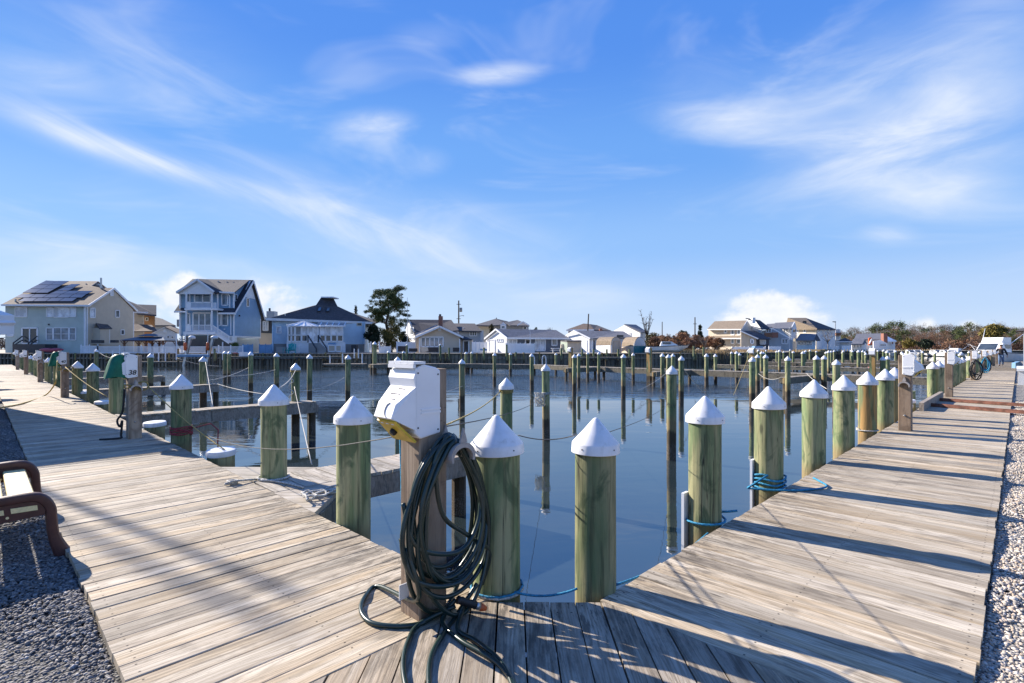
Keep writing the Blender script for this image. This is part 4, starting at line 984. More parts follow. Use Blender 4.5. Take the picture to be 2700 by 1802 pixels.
# sea wall: sheet boards, cap, wale and short piles, section by section
def seawall(label, pts, group=None, ztop=BZ, gap=2.4, mat_='beam', tall=.0):
    root = thing('seawall', label, 'seawall', (pts[0][0], pts[0][1], 0), 0, 'timber seawalls of the far shore'); o0 = Vector((pts[0][0], pts[0][1], 0))
    sh = MB(); capb = MB(); pl = MB()
    for (x0, y0), (x1, y1) in zip(pts[:-1], pts[1:]):
        a, b = Vector((x0, y0, 0)) - o0, Vector((x1, y1, 0)) - o0; d = b - a; L = d.length; d.normalize(); nr = Vector((d.y, -d.x, 0))
        n = int(L / .55)
        for i in range(n):
            c = a + d * (L * (i + .5) / n) + nr * (.06 + random.uniform(0, .05)); sh.bar(c + Vector((0, 0, -1)), c + Vector((0, 0, ztop - .12)), L / n - .03, .07, up=d)
        capb.bar(a + nr * .1 + Vector((0, 0, ztop - .06)), b + nr * .1 + Vector((0, 0, ztop - .06)), .42, .12)
        capb.bar(a + nr * .22 + Vector((0, 0, ztop - .75)), b + nr * .22 + Vector((0, 0, ztop - .75)), .14, .18)
        i = .6
        while i < L:
            c = a + d * i + nr * .30; h = ztop + random.uniform(.02, .14) + tall; pl.lathe([(.13, -1), (.12, h)], 8, (c.x, c.y, 0)); i += gap
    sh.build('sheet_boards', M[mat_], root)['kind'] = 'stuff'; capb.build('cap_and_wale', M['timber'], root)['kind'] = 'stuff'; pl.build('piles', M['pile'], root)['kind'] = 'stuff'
    return root
seawall('dark timber seawall below the white picket fence at the left', [(-130, 80), (-46, 80)])
seawall('timber seawall below the blue houses, dark in its own shade', [(-46, 80), (-18, 80)])
seawall('grey board seawall below the tan cottage', [(-18, 80), (6, 80)])
seawall('grey seawall below the ranch houses and sheds', [(6, 80), (31.2, 80)])
seawall('dark seawall below the brown oak brush with short pegs along its top', [(31.2, 80), (38, 92), (60, 112)], gap=3.0)
seawall('dark seawall with a row of short posts below the right hand houses', [(60, 112), (92, 150), (150, 182)], gap=1.5, tall=.45)
seawall('far seawall below the boats and woods at the right', [(150, 182), (260, 215)], gap=4)

M['glass'] = glass('window_glass'); M['glass_pale'] = glass('curtained_glass', (.42, .45, .50), .12); M['glass_sky'] = glass('blue_glass', (.10, .14, .18), .05)
SID = dict(teal=(.44, .51, .48), taupe=(.53, .46, .36), blue=(.20, .35, .51), skyblue=(.47, .63, .77), white=(.80, .80, .80), greywhite=(.66, .68, .71), grey=(.38, .41, .44), slate=(.13, .15, .19),
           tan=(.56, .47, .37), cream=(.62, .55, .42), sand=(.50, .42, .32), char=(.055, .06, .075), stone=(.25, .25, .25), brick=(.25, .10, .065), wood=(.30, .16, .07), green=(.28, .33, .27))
for k, v in SID.items(): M['s_' + k] = siding('siding_' + k, v)
RF = dict(brown=(.16, .115, .085), grey=(.20, .20, .215), dark=(.05, .055, .07), tanr=(.24, .185, .13), char=(.085, .08, .085), mid=(.13, .125, .13))
for k, v in RF.items(): M['r_' + k] = shingle('shingle_' + k, v)
M['solar'] = simple('solar_cell', (.035, .05, .085), .12, .1, 2, rnd=.15, spec=.8)
M['pergola'] = simple('stained_wood', (.22, .10, .055), .6, .2, 5)
M['teal'] = simple('teal_plastic', (.02, .30, .30), .5, .08, 3)
M['tealtarp'] = simple('teal_tarp', (.01, .14, .17), .6, .12, 3)
M['pinkhull'] = simple('pink_red_hull', (.42, .07, .10), .4, .1, 3)
M['bluefence'] = simple('blue_panel', (.16, .31, .50), .55, .08, 1.5)
M['dkfurn'] = simple('dark_wicker', (.045, .042, .045), .8, .15, 8)
M['cush'] = simple('cream_cushion', (.58, .50, .40), .8, .08, 5)

def V3(p, Y=None):
    if len(p) == 3 and not callable(p[2]): return PY(p[0], p[1], p[2])
    return PY(p[0], p[1], Y(p[0]) if callable(Y) else Y)
def side(X0): return lambda px: X0 * F / (px - CX)
def ramp(px0, Y0, px1, Y1):     # vertical wall between two plan points
    x0, x1 = (px0 - CX) / F * Y0, (px1 - CX) / F * Y1
    def f(px):
        u = (px - CX) / F; den = (x1 - x0) - u * (Y1 - Y0); k = (u * Y0 - x0) / den; return Y0 + k * (Y1 - Y0)
    return f
def nrm_of(q):
    n = (q[1] - q[0]).cross(q[-1] - q[0]); n.normalize()
    if n.dot(q[0] - Vector((0, 0, EYE))) > 0: n = -n
    return n
class House:
    def __init__(s, name, label, cat, at, group='houses on the far shore'):
        s.o = Vector(at); s.r = thing(name, label, cat, at, 0, group)
    def loc(s, v): return v - s.o
    def wall(s, pts, Y, m, thick=.25, name='wall', parent=None):
        q = [V3(p, Y) for p in pts]; n = nrm_of(q); mb = MB(); mb.prism([s.loc(v) for v in q], -n * thick); return mb.build(name, M[m], parent or s.r)
    def roof(s, pts, m, thick=.16, name='roof', parent=None, trim=False):
        q = [V3(p) for p in pts]; mb = MB(); mb.prism([s.loc(v) for v in q], (0, 0, -thick)); o = mb.build(name, M[m], parent or s.r)
        return o
    def fascia(s, pts, wd=.16, m='white', name='fascia'):
        q = [V3(p) for p in pts]; mb = MB()
        for a, b in zip(q[:-1], q[1:]): mb.bar(s.loc(a), s.loc(b), .10, wd)
        return mb.build(name, M[m], s.r)
    def win(s, x0, y0, x1, y1, Y, cols=1, rows=1, fw=.09, pane='glass', fr='white', name='window', proud=.05):
        q = [V3(p, Y) for p in ((x0, y1), (x1, y1), (x1, y0), (x0, y0))]; n = nrm_of(q); q = [s.loc(v + n * proud) for v in q]
        up = (q[3] - q[0]).normalized(); rt = (q[1] - q[0]).normalized(); mb = MB()
        def strip(a, b, wd): mb.bar(a, b, .09, wd, up=up if abs((b - a).normalized().dot(up)) < .7 else rt)
        for i in range(4): strip(q[i], q[(i + 1) % 4], fw)
        for c in range(1, cols): strip(q[0].lerp(q[1], c / cols), q[3].lerp(q[2], c / cols), fw * .8)
        for r in range(1, rows): strip(q[0].lerp(q[3], r / rows), q[1].lerp(q[2], r / rows), fw * .6)
        o = mb.build(name, M[fr], s.r)
        m2 = MB(); m2.prism([v - n * .03 for v in q], -n * .03); m2.build('pane', M[pane], o); return o
    def bars(s, pts_list, wd, m='white', name='trim', kind=None):
        mb = MB()
        for a, b in pts_list: mb.bar(s.loc(V3(a)), s.loc(V3(b)), wd)
        o = mb.build(name, M[m], s.r)
        if kind: o['kind'] = kind
        return o
    def quadbox(s, x0, y0, x1, y1, Y, depth, m, name, parent=None):
        a, b = PY(x0, y1, Y), PY(x1, y0, Y); mb = MB(); mb.ab(s.loc(Vector((a.x, Y, a.z))), s.loc(Vector((b.x, Y + depth, b.z)))); return mb.build(name, M[m], parent or s.r)

def plane_hit(px, py, a, b, c):
    n = (b - a).cross(c - a); d = Vector(((px - CX) / F, 1, (HY - py) / F)); o = Vector((0, 0, EYE)); return o + d * (n.dot(a - o) / n.dot(d))

# ---------------------------------------------------------------- solar house
h = House('solar_house', 'large blue green and taupe house with solar panels on its roof', 'house', (-72.2, 88, BZ))
X0 = -72.2; sd = side(X0)
h.wall([(14, 806), (226.4, 806), (226.4, 932), (14, 932)], 88, 's_teal', .3)
h.wall([(226.4, 807), (298.7, 763), (351.5, 818), (351.5, 931), (226.4, 932)], sd, 's_taupe', .3)
A, B, C, D_, E, Fp = (3, 803.5, 87.3), (234, 805, 87.3), (301, 759.5, 94.1), (262, 759.5, 94.1), (259, 742, 97.8), (122, 741, 97.8)
h.roof([A, B, C, D_, E, Fp], 'r_brown', .2)
h.roof([C, (363, 820, 100.2), (335, 820, 100.2), D_], 'r_brown', .2)
h.roof([A, Fp, (60, 800, 112)], 'r_brown', .2); h.roof([Fp, E, (262, 790, 110), (100, 790, 110)], 'r_brown', .2)
h.wall([(235, 760), (258.5, 744.5), (275, 760)], 95.5, 's_greywhite', .3, 'gable_wall')
h.roof([(230, 761.5, 95.2), (258.5, 742, 95.2), (259, 742, 97.7), (232, 759, 97.7)], 'white', .1, 'rake'); h.roof([(258.5, 742, 95.2), (280, 761, 95.2), (284, 761, 97.7), (259, 742, 97.7)], 'r_brown', .12)
h.fascia([(3, 805, 87.2), (234, 806.5, 87.2)], .3, 'white', 'gutter'); h.fascia([(234, 806.5, 87.2), (301, 761.5, 94.0), (363, 821, 100.1)], .34)
h.bars([((224, 808, 87.7), (224, 931, 87.7)), ((229, 810, 88.2), (229, 931, 88.2))], .22, 'white', 'downspout'); h.bars([((351, 822, 99.2), (351, 930, 99.2))], .22, 'white', 'downspout')
for x0, y0, x1, y1 in ((41, 810, 72, 836), (124, 811, 140, 836), (142.6, 811, 182, 837), (184, 811, 201, 836), (20, 867, 36, 887)): h.win(x0, y0, x1, y1, 88, 1, 1, .12, 'glass_pale', proud=.06)
for x0, y0, x1, y1, c in ((123, 865.5, 140, 897, 1), (142, 865, 182, 897, 2), (184, 865, 200.5, 897, 1)): h.win(x0, y0, x1, y1, 88, c, 2, .12, 'glass_sky')
h.win(59, 865.5, 99, 906, 88, 2, 1, .22, 'glass', name='sliding_door')
for x0, y0, x1, y1, p_ in ((237, 813, 250, 838, 'glass_pale'), (304, 819, 314, 837, 'glass'), (318, 870, 327, 883, 'glass'), (290, 768, 298, 780, 'white')): h.win(x0, y0, x1, y1, sd, 1, 1, .16, p_)
XB = X0 + 1.4
h.wall([(264.6, 865), (288.5, 865), (288.5, 908), (264.6, 908)], side(XB), 's_taupe', 1.4, 'bump_out'); h.bars([((264.6, 865, 89.5), (264.6, 907, 89.5)), ((288, 865, 91.5), (288, 906, 91.5))], .16, 'white', 'corner_board')
h.roof([(252, 851.5, 90.2), (279, 852, 93), (296, 866, 92.0), (262, 866, 88.9)], 'r_char', .18)
a_, b_, c_ = PY(*A), PY(*B), PY(*C); nz = (b_ - a_).cross(c_ - a_).normalized(); nz = nz if nz.z > 0 else -nz
SP = []
for (yb, yt, xb, xt) in ((797.4, 788.3, (47.7, 87.7, 121.7, 155, 191.5), (64.7, 100.4, 136, 171, 205)), (787.7, 778.3, (40.8, 78.3, 113, 148, 183, 217), (57, 95.3, 129.4, 163.4, 195.7, 229)),
                         (778.0, 769.5, (130, 165, 199, 231), (150, 184, 214, 247)), (769, 760.5, (150, 183), (170, 199)), (760.2, 751.5, (168, 198), (189, 214))):
    for i in range(len(xb) - 1): SP.append(((xb[i], yb), (xb[i + 1], yb), (xt[i + 1], yt), (xt[i], yt)))
for k in range(3):
    f0, f1 = k / 3, (k + 1) / 3; e = lambda f, l0, l1: (l0[0] + (l1[0] - l0[0]) * f, l0[1] + (l1[1] - l0[1]) * f)
    for (lb, lt) in (((59.6, 774.5), (122, 742)), ((93, 775), (153, 743))):
        rb = (lb[0] + 33.5, 775); rt_ = (lt[0] + 31, 743.5); SP.append((e(f0, lb, lt), e(f0, rb, rt_), e(f1, rb, rt_), e(f1, lb, lt)))
for q in SP:
    c0 = Vector((sum(v[0] for v in q) / 4, sum(v[1] for v in q) / 4)); pts = [plane_hit(c0.x + (v[0] - c0.x) * .95, c0.y + (v[1] - c0.y) * .93, a_, b_, c_) + nz * .18 for v in q]
    mb = MB(); mb.prism([h.loc(v) for v in pts], -nz * .06); o = mb.build('solar_panel', M['solar'], h.r)
h.bars([((266.5, 733, 93.8), (266.5, 767, 93.8))], .22, 'steel', 'flue'); h.bars([((227, 748, 96), (227, 756, 96))], .16, 'steel', 'roof_vent'); h.bars([((41, 789, 88.6), (41, 799, 88.6))], .18, 'steel', 'roof_vent')
h.quadbox(126, 854, 130, 858, 87.9, .05, 'black', 'light')
for x0, x1 in ((35, 59), (75, 98)): h.bars([((x0, 905, 86.0), (x1, 887, 87.8)), ((x0, 912, 86.0), (x1, 897, 87.8)), ((x0, 905, 86.0), (x0, 928, 86))], .14, 'dark', 'stair_rail')
h.quadbox(33, 908, 118, 930, 85.6, 2.4, 'dark', 'stoop')

# houses behind it
h = House('brown_house', 'house with dark roof and brown boarded wall behind the solar house', 'house', (-80, 112, BZ))
h.wall([(351, 822), (378, 825), (378, 932), (351, 932)], 108, 's_taupe'); h.wall([(376, 828), (407, 828), (407, 932), (376, 932)], 110, 's_wood'); h.roof([(330, 790, 112), (362, 803, 112), (412.5, 805, 114), (412.5, 831, 109), (362, 826, 107)], 'r_dark', .3)
h.roof([(352, 855, 106), (400, 857, 108), (416, 873, 104), (353, 874, 102)], 'r_brown', .2); h.fascia([(351, 823, 106), (390, 825, 107)], .3); h.win(384, 838, 391, 846, 109.9, 1, 1, .1)
h = House('grey_garage', 'small pale grey gabled garage between the solar house and the tall blue house', 'garage', (-68, 102, BZ))
h.wall([(405, 877), (435, 863.5), (465, 877), (465, 931), (405, 931)], 102, 's_greywhite'); h.roof([(400, 879, 101.6), (435, 862, 101.6), (450, 862, 109), (420, 876, 109)], 'white', .12); h.roof([(435, 862, 101.6), (470, 879, 101.6), (482, 872, 109), (452, 859, 109)], 'r_brown', .14)
h.win(432, 868, 439, 877, 101.9, 1, 1, .1, 'white', name='vent'); h.win(441, 886, 447, 893, 101.9, 1, 1, .1); h.win(452, 887, 457, 893, 101.9, 1, 1, .1)
h = House('dark_roofed_house', 'dark hipped roof of a house rising behind the pale grey garage', 'house', (-88, 130, BZ))
h.wall([(404, 856), (462, 858), (462, 932), (404, 932)], 130, 's_grey'); h.roof([(400, 858, 129), (407, 836, 136), (428, 841, 137), (462, 858, 129)], 'r_dark', .3); h.quadbox(466, 843, 471, 862, 134, 1, 's_stone', 'chimney')

# ---------------------------------------------------------------- tall blue house
h = House('tall_blue_house', 'tall blue three storey house with white balconies and steep white trimmed gable', 'house', (-48.2, 90, BZ))
X0 = -48.2; sd = side(X0)
h.wall([(474, 771), (616.8, 771), (616.8, 886), (474, 886)], 90, 's_blue', .3)
h.wall([(616.8, 826), (620, 825), (660, 741), (688, 838), (686, 889), (616.8, 886)], sd, 's_blue', .3)
h.wall([(639, 782), (660, 742), (673.5, 790)], lambda px: sd(px) - .12, 's_white', .1, 'gable_panel')
h.wall([(617, 773), (648, 745), (655, 760), (622, 812), (617, 812)], side(X0 - .6), 's_blue', .2, 'cheek_wall')
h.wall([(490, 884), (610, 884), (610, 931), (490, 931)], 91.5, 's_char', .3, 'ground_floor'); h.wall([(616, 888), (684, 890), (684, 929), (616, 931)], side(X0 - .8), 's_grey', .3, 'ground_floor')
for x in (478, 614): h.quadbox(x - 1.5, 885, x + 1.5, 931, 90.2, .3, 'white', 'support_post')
zp = PY(660, 739, 96.0); lo = PY(620.5, 826, 89.4); hi = PY(692.6, 840, 100.4)
for (p0, p1, nm) in ((zp, lo, 'r_dark'), (zp, hi, 'r_char')):
    y0, z0, y1, z1 = p0.y, p0.z, p1.y, p1.z
    mb = MB(); mb.prism([h.loc(Vector((X0 + .45, y0, z0))), h.loc(Vector((X0 + .45, y1, z1))), h.loc(Vector((X0 - 1.1, y1, z1))), h.loc(Vector((X0 - 1.1, y0, z0)))], (0, 0, -.22)); mb.build('roof', M[nm], h.r)
    mb = MB(); mb.bar(h.loc(Vector((X0 + .5, y0, z0 - .2))), h.loc(Vector((X0 + .5, y1, z1 - .2))), .06, .34); mb.build('fascia', M['white'], h.r)
h.roof([(508, 736, 96), (658, 738.5, 96), (617.5, 771.5, 89.2), (466, 771.5, 89.2)], 'r_char', .2); h.fascia([(560, 770.5, 89.1), (618, 772.5, 89.1)], .3, name='gutter')
h.roof([(508, 736, 96), (658, 738.5, 96), (650, 770, 103), (500, 770, 103)], 'r_char', .2)
h.wall([(470, 769), (519.5, 739), (562, 768.5), (562, 776), (470, 776)], 88.4, 's_white', .3, 'pediment')
h.roof([(519.5, 735.5, 88.1), (464, 771, 88.1), (470, 770, 92), (521, 736, 96)], 'r_dark', .2); h.roof([(519.5, 735.5, 88.1), (565, 770, 88.1), (592, 771, 90), (548, 737, 95.8)], 'r_dark', .2)
h.fascia([(465, 771.5, 88.0), (519.5, 737.5, 88.0), (564, 770, 88.0)], .34)
h.roof([(576, 813, 90), (616, 813, 90), (622, 826, 88.9), (574, 826, 88.9)], 'r_dark', .2); h.fascia([(574, 827, 88.8), (622, 827, 88.8)], .3)
h.roof([(472, 803, 91), (490, 812, 90), (490, 821, 89), (459, 822, 89)], 'r_dark', .2); h.fascia([(459, 822.5, 88.9), (490, 822.5, 88.9)], .25)
for y0, y1, x0, x1 in ((813, 818, 486, 574), (875, 882.5, 483, 568)): h.quadbox(x0, y0, x1, y1, 87.9, 2.1, 'white', 'balcony_floor')
for x in (490.5, 558, 573.5):
    for y0, y1 in ((774, 814), (818, 876)): h.quadbox(x - 1.6, y0, x + 1.6, y1, 88.0 if x < 570 else 89.4, .22, 'white', 'balcony_post')
def railing(x0, x1, yt, yb, Y, n):
    mb = MB(); a, b = PY(x0, yt, Y), PY(x1, yb, Y)
    mb.ab(h.loc(Vector((a.x, Y, a.z - .1))), h.loc(Vector((b.x, Y + .1, a.z)))); mb.ab(h.loc(Vector((a.x, Y, b.z))), h.loc(Vector((b.x, Y + .1, b.z + .1))))
    for i in range(n + 1):
        x = a.x + (b.x - a.x) * i / n; mb.ab(h.loc(Vector((x - .03, Y + .02, b.z))), h.loc(Vector((x + .03, Y + .08, a.z))))
    mb.build('railing', M['white'], h.r)
railing(490, 559, 797.5, 813, 88.0, 22); railing(490, 559, 857, 874, 88.0, 22)
h.quadbox(560, 798, 570, 815, 88.6, .08, 'white', 'balcony_panel'); h.quadbox(492, 857, 503, 873, 87.9, .06, 'white', 'balcony_panel'); h.quadbox(492, 798, 503, 813, 87.9, .06, 'white', 'balcony_panel')
for x0, y0, x1, y1, c, nm in ((514, 775, 556, 798, 2, 'sliding_door'), (509.5, 826, 557, 873, 3, 'sliding_door')): h.win(x0, y0, x1, y1, 90, c, 1, .24, 'glass_sky', name=nm)
for x0, y0, x1, y1 in ((493, 775, 501, 797), (585, 776, 601, 805.5), (492, 827, 501, 856), (585, 827, 601, 859), (575, 828, 581.5, 859)): h.win(x0, y0, x1, y1, 90, 1, 1, .18, 'glass_sky')
h.win(619, 777, 625, 793.5, side(X0 - .6), 1, 1, .16); h.win(649, 786.6, 656, 808.5, sd, 1, 1, .16)
h.bars([((600, 773, 89.6), (606, 782, 89.8)), ((606, 782, 89.8), (606, 812, 89.8)), ((604, 826, 89.6), (609, 834, 89.8)), ((609, 834, 89.8), (609, 884, 89.8))], .16, 'white', 'downspout'); h.bars([((616.5, 775, 89.9), (616.5, 812, 89.9)), ((616.5, 828, 89.9), (616.5, 886, 89.9)), ((475, 776, 89.8), (475, 884, 89.8)), ((686, 842, 99.5), (686, 890, 99.5))], .2, 'white', 'corner_board')
h.bars([((616, 888, 89.8), (686, 890.5, 99.5))], .3, 'white', 'skirt_trim')
# outside stair
mb = MB()
a0, a1 = PY(561, 876, 88.2), PY(604, 905, 88.2)
for dy in (0, 1.1): mb.bar(h.loc(a0 + Vector((0, dy, 0))), h.loc(a1 + Vector((0, dy, 0))), .08, .35)
for i in range(14):
    p = a0.lerp(a1, (i + .5) / 14); mb.ab(h.loc(p + Vector((-.14, 0, -.03))), h.loc(p + Vector((.14, 1.1, .03))))
mb.build('stair', M['white'], h.r)
mb = MB(); t0, t1 = PY(561, 858, 88.2), PY(604, 887, 88.2); mb.bar(h.loc(t0), h.loc(t1), .12, .12); mb.bar(h.loc(t0 - Vector((0, 0, .85))), h.loc(t1 - Vector((0, 0, .85))), .08, .08)
for i in range(20): p = t0.lerp(t1, i / 19); mb.ab(h.loc(p + Vector((-.035, -.03, -.9))), h.loc(p + Vector((.035, .03, 0))))
mb.build('stair_railing', M['white'], h.r); railing(603, 623, 887, 903, 88.2, 8)
for px, py in ((537, 740), (550, 742), (575, 741), (598, 743), (615, 744)): h.quadbox(px - 1.3, py, px + 1.3, py + 6, 94.5, .2, 'steel', 'roof_vent')
h.quadbox(629, 831, 633, 835, 91.4, .1, 'black', 'light'); h.quadbox(590, 867, 594, 870, 89.8, .1, 'white', 'light')

h = House('charcoal_house', 'charcoal clad house end with a tall chimney, in the gap beside the light blue house', 'house', (-52, 108, BZ))
h.wall([(684, 841), (700, 838), (722, 850), (722, 880), (684, 878)], 106, 's_char'); h.wall([(684, 878), (722, 880), (722, 932), (684, 932)], 106.1, 's_tan'); h.roof([(680, 843, 105.5), (696, 834, 107), (724, 848, 105.5), (724, 853, 105.5), (698, 840, 105.5)], 'r_dark', .2)
h.win(694, 848, 707, 872, 105.9, 2, 2, .2, 'glass_pale'); h.quadbox(702.5, 821, 723, 846, 109, 1.6, 's_grey', 'chimney'); h.bars([((711, 813, 109.5), (711, 821, 109.5))], .3, 'dark', 'flue')

# ---------------------------------------------------------------- light blue house with the sunroom
h = House('light_blue_house', 'light blue single storey house with peaked hip roof and white glazed sunroom', 'house', (-40, 88, BZ))
fw = ramp(720, 86, 961, 96)
h.wall([(720, 844), (961, 849), (961, 908), (720, 907)], fw, 's_skyblue', .3); h.wall([(720, 907), (961, 908), (961, 931), (720, 931)], lambda px: fw(px) - .08, 's_stone', .3, 'foundation')
h.wall([(961, 850), (975, 851), (975, 930), (961, 931)], ramp(961, 96, 975, 108), 's_skyblue', .3)
eL, eR, bL, bR, tL, tR = (701, 842, 84.6), (986, 852.5, 97.4), (833, 805, 93.5), (890, 808, 96.5), (847, 784, 95), (878, 784, 97)
h.roof([eL, eR, bR, bL], 'r_char', .25); h.roof([bL, bR, tR, tL], 'r_dark', .2); h.roof([eR, (1000, 848, 112), (882, 810, 101), bR], 'r_char', .25); h.roof([bR, (884, 808, 100), (872, 786, 99), tR], 'r_dark', .2)
h.roof([eL, bL, (826, 806, 99), (720, 840, 106)], 'r_char', .25); h.roof([bL, tL, (850, 786, 99), (836, 806, 99)], 'r_dark', .2)
h.fascia([eL, eR], .42, 'greywall' if False else 's_greywhite'); h.quadbox(846, 782.5, 879, 785.5, 94.8, 3, 'white', 'ridge_cap')
pl = [PY(*q) for q in (eL, eR, bR)]; pn = (pl[1] - pl[0]).cross(pl[2] - pl[0]).normalized(); pn = pn if pn.z > 0 else -pn
for q in (((835.6, 823.6), (844, 823.6), (847.5, 813), (839.5, 813)), ((858.5, 824), (867, 824), (870.5, 813.6), (862.5, 813.6))):
    pts = [h.loc(plane_hit(x, y, *pl) + pn * .25) for x, y in q]; mb = MB(); mb.prism(pts, -pn * .25); o = mb.build('skylight', M['dark'], h.r)
    cc = sum(pts, Vector()) / 4; mb = MB(); mb.prism([cc + (v - cc) * .8 + pn * .02 for v in pts], -pn * .02); mb.build('pane', M['glass_sky'], o)
h.win(729, 862, 741, 879, fw, 1, 1, .16, 'glass_pale'); h.win(941, 852, 953, 859, fw, 1, 1, .14, 'glass', 's_tan', 'vent'); h.bars([((752, 828, 87.6), (752, 838, 87.6))], .18, 'steel', 'roof_vent')
h.bars([((719.6, 846, 85.9), (719.6, 930, 85.9)), ((961, 850, 95.8), (961, 908, 95.8))], .2, 's_skyblue', 'corner_board')
# sunroom: faceted bay at the left, lean-to at the right
sw = ramp(757, 84.2, 916, 90.6)
h.wall([(757, 900), (911, 902), (911, 930), (757, 931)], sw, 's_greywhite', .3, 'sunroom_base'); h.wall([(757, 856), (911, 858), (911, 861), (757, 861)], sw, 'white', .3, 'sunroom_head')
for x0, x1 in ((759, 767), (768.5, 776.5), (778.5, 793.5), (795.5, 810), (843.5, 857), (858.5, 872), (873.5, 887.5), (889, 903.5)):
    h.win(x0, 861.5, x1, 884, sw, 1, 1, .16, 'glass_pale' if x0 > 790 else 'glass_sky', name='sunroom_window'); h.win(x0, 884.5, x1, 900.5, sw, 1, 1, .16, 'glass', name='sunroom_window')
h.win(811.5, 862, 838, 903, sw, 2, 1, .26, 'glass_pale', name='sunroom_door')
ap = (802, 847.5, 87.5); rim = [(755, 858.5, 84.2), (778, 859.5, 84.6), (803, 860, 85.4), (825, 860, 86.2), (846, 860.5, 87.4)]
for a, b in zip(rim[:-1], rim[1:]): h.roof([ap, a, b], 'white', .1, 'sunroom_roof')
h.bars([(ap, q) for q in rim], .13, 's_greywhite', 'roof_rib'); h.roof([(836, 851, 90), (911, 852, 93.5), (907, 860.5, 89.9), (845, 860, 87.2)], 'glass_sky', .1, 'sunroom_roof')
h.bars([((843 + k * 16, 860, 87.2 + k * .65), (848 + k * 16, 851, 90 + k * .8)) for k in range(5)], .16, 'white', 'roof_rib'); h.bars([((843, 860.5, 87.0), (907, 861, 89.7))], .2, 'white', 'gutter')
for x0, x1 in ((816, 838), (843, 866)): h.bars([((x0 - 4, 885, 84.4), (x1 - 4, 920, 82.6)), ((x0 - 4, 885, 84.4), (x0 - 4, 904, 84.4)), ((x1 - 4, 920, 82.6), (x1 - 4, 930, 82.6))], .16, 'dark', 'stair_rail')
mb = MB()
for i in range(7): p = PY(818 + i * 3.4, 905 + i * 3.8, 84.2 - i * .22); mb.ab(h.loc(p + Vector((-.2, -.2, -1.5 + i * .2))), h.loc(p + Vector((1.7, .25, 0))))
mb.build('steps', M['s_stone'], h.r)
for x0, x1 in ((865, 883), (885, 899)): h.win(x0, 911, x1, 927, lambda px: sw(px) - .35, 1, 1, .18, 's_tan', name='lattice_panel')

# ---------------------------------------------------------------- houses to the right of the pine
h = House('steep_roofed_house', 'white house with steep dark roof and grey wing behind the tan cottage', 'house', (-24, 106, BZ))
h.wall([(1070, 866), (1077.5, 845), (1094.5, 884), (1094.5, 930), (1070, 930)], ramp(1070, 110, 1094.5, 104.5), 's_white'); h.win(1083, 864, 1091, 883, ramp(1070, 110, 1094.5, 104.5), 2, 1, .2, 'glass'); h.win(1080, 890, 1093, 896, ramp(1070, 110, 1094.5, 104.5), 4, 1, .15, 'glass_pale')
h.wall([(1094, 884), (1210, 872), (1210, 931), (1094, 931)], 106, 's_white')
h.roof([(1076, 843, 109), (1190, 844, 111), (1210, 871, 105), (1094, 884, 103.5)], 'r_char', .25); h.fascia([(1068, 868, 104.6), (1077, 844, 104.6), (1096, 885, 104.6)], .25)
h.wall([(1205, 872), (1267, 873), (1267, 931), (1205, 931)], 107, 's_grey'); h.roof([(1195, 853, 113), (1252, 853.5, 113), (1270, 873.5, 106), (1208, 872, 106)], 'r_char', .25); h.win(1239, 873.5, 1257, 886, 106.9, 3, 1, .2, 'glass'); h.wall([(1267, 873), (1275, 872), (1275, 930), (1267, 931)], ramp(1267, 107, 1275, 113), 's_grey')
h.bars([((1222, 864, 108), (1222, 872, 108))], .14, 'white', 'roof_vent')
h = House('tan_cottage', 'small tan gabled cottage with wide picture window and brick chimney', 'cottage', (-12, 88, BZ))
h.wall([(1106, 885), (1159.5, 863), (1212, 886), (1212, 931), (1106, 931)], 88, 's_tan', .3)
h.roof([(1095, 889, 87.3), (1159.5, 860.5, 87.3), (1150, 857, 97), (1096, 880, 97)], 'r_grey', .2); h.roof([(1159.5, 860.5, 87.3), (1222, 889.5, 87.3), (1216, 884, 97), (1158, 857, 97)], 'r_dark', .2)  # lit left slope paler, right slope's shade put into a darker shingle
h.fascia([(1095, 890, 87.2), (1159.5, 861.8, 87.2), (1222, 890.5, 87.2)], .32)
h.wall([(1210, 893), (1243.5, 896), (1243.5, 930), (1210, 931)], 89.5, 's_tan', .3); h.roof([(1195, 874, 91), (1214, 883, 91), (1246, 895.5, 88.8), (1212, 893, 88.8)], 'r_dark', .2); h.wall([(1243.5, 896), (1247, 896), (1247, 930), (1243.5, 930)], ramp(1243.5, 89.5, 1247, 94), 's_tan')
h.wall([(1096, 890), (1106, 888), (1106, 931), (1096, 930)], 89.2, 's_tan', .2); h.win(1110.4, 889.4, 1168.6, 914.7, 88, 5, 1, .2, 'glass_sky', name='picture_window'); h.win(1156, 866, 1163, 873, 88, 1, 1, .1, 'white', name='vent'); h.win(1222, 899, 1236, 930, 89.5, 1, 1, .2, 'glass', name='door')
h.quadbox(1156, 834, 1166, 868, 92, 1.0, 's_brick', 'chimney'); h.bars([((1160.5, 829, 92.4), (1160.5, 834, 92.4))], .35, 'dark', 'chimney_pot'); h.bars([((1106, 892, 87.9), (1106, 930, 87.9)), ((1212, 893, 87.9), (1212, 930, 87.9))], .18, 'white', 'corner_board')
h = House('slate_ranch', 'long ranch house with white gable end, grey roof and slate blue wall', 'house', (0, 94, BZ))
g6 = ramp(1281, 97, 1336, 91.5); h.wall([(1281, 893), (1308, 870.5), (1336, 891), (1336, 931), (1281, 930)], g6, 's_white'); ww = ramp(1336, 91.6, 1491, 98.5); h.wall([(1336, 891), (1491, 893), (1491, 929), (1336, 931)], ww, 's_slate')
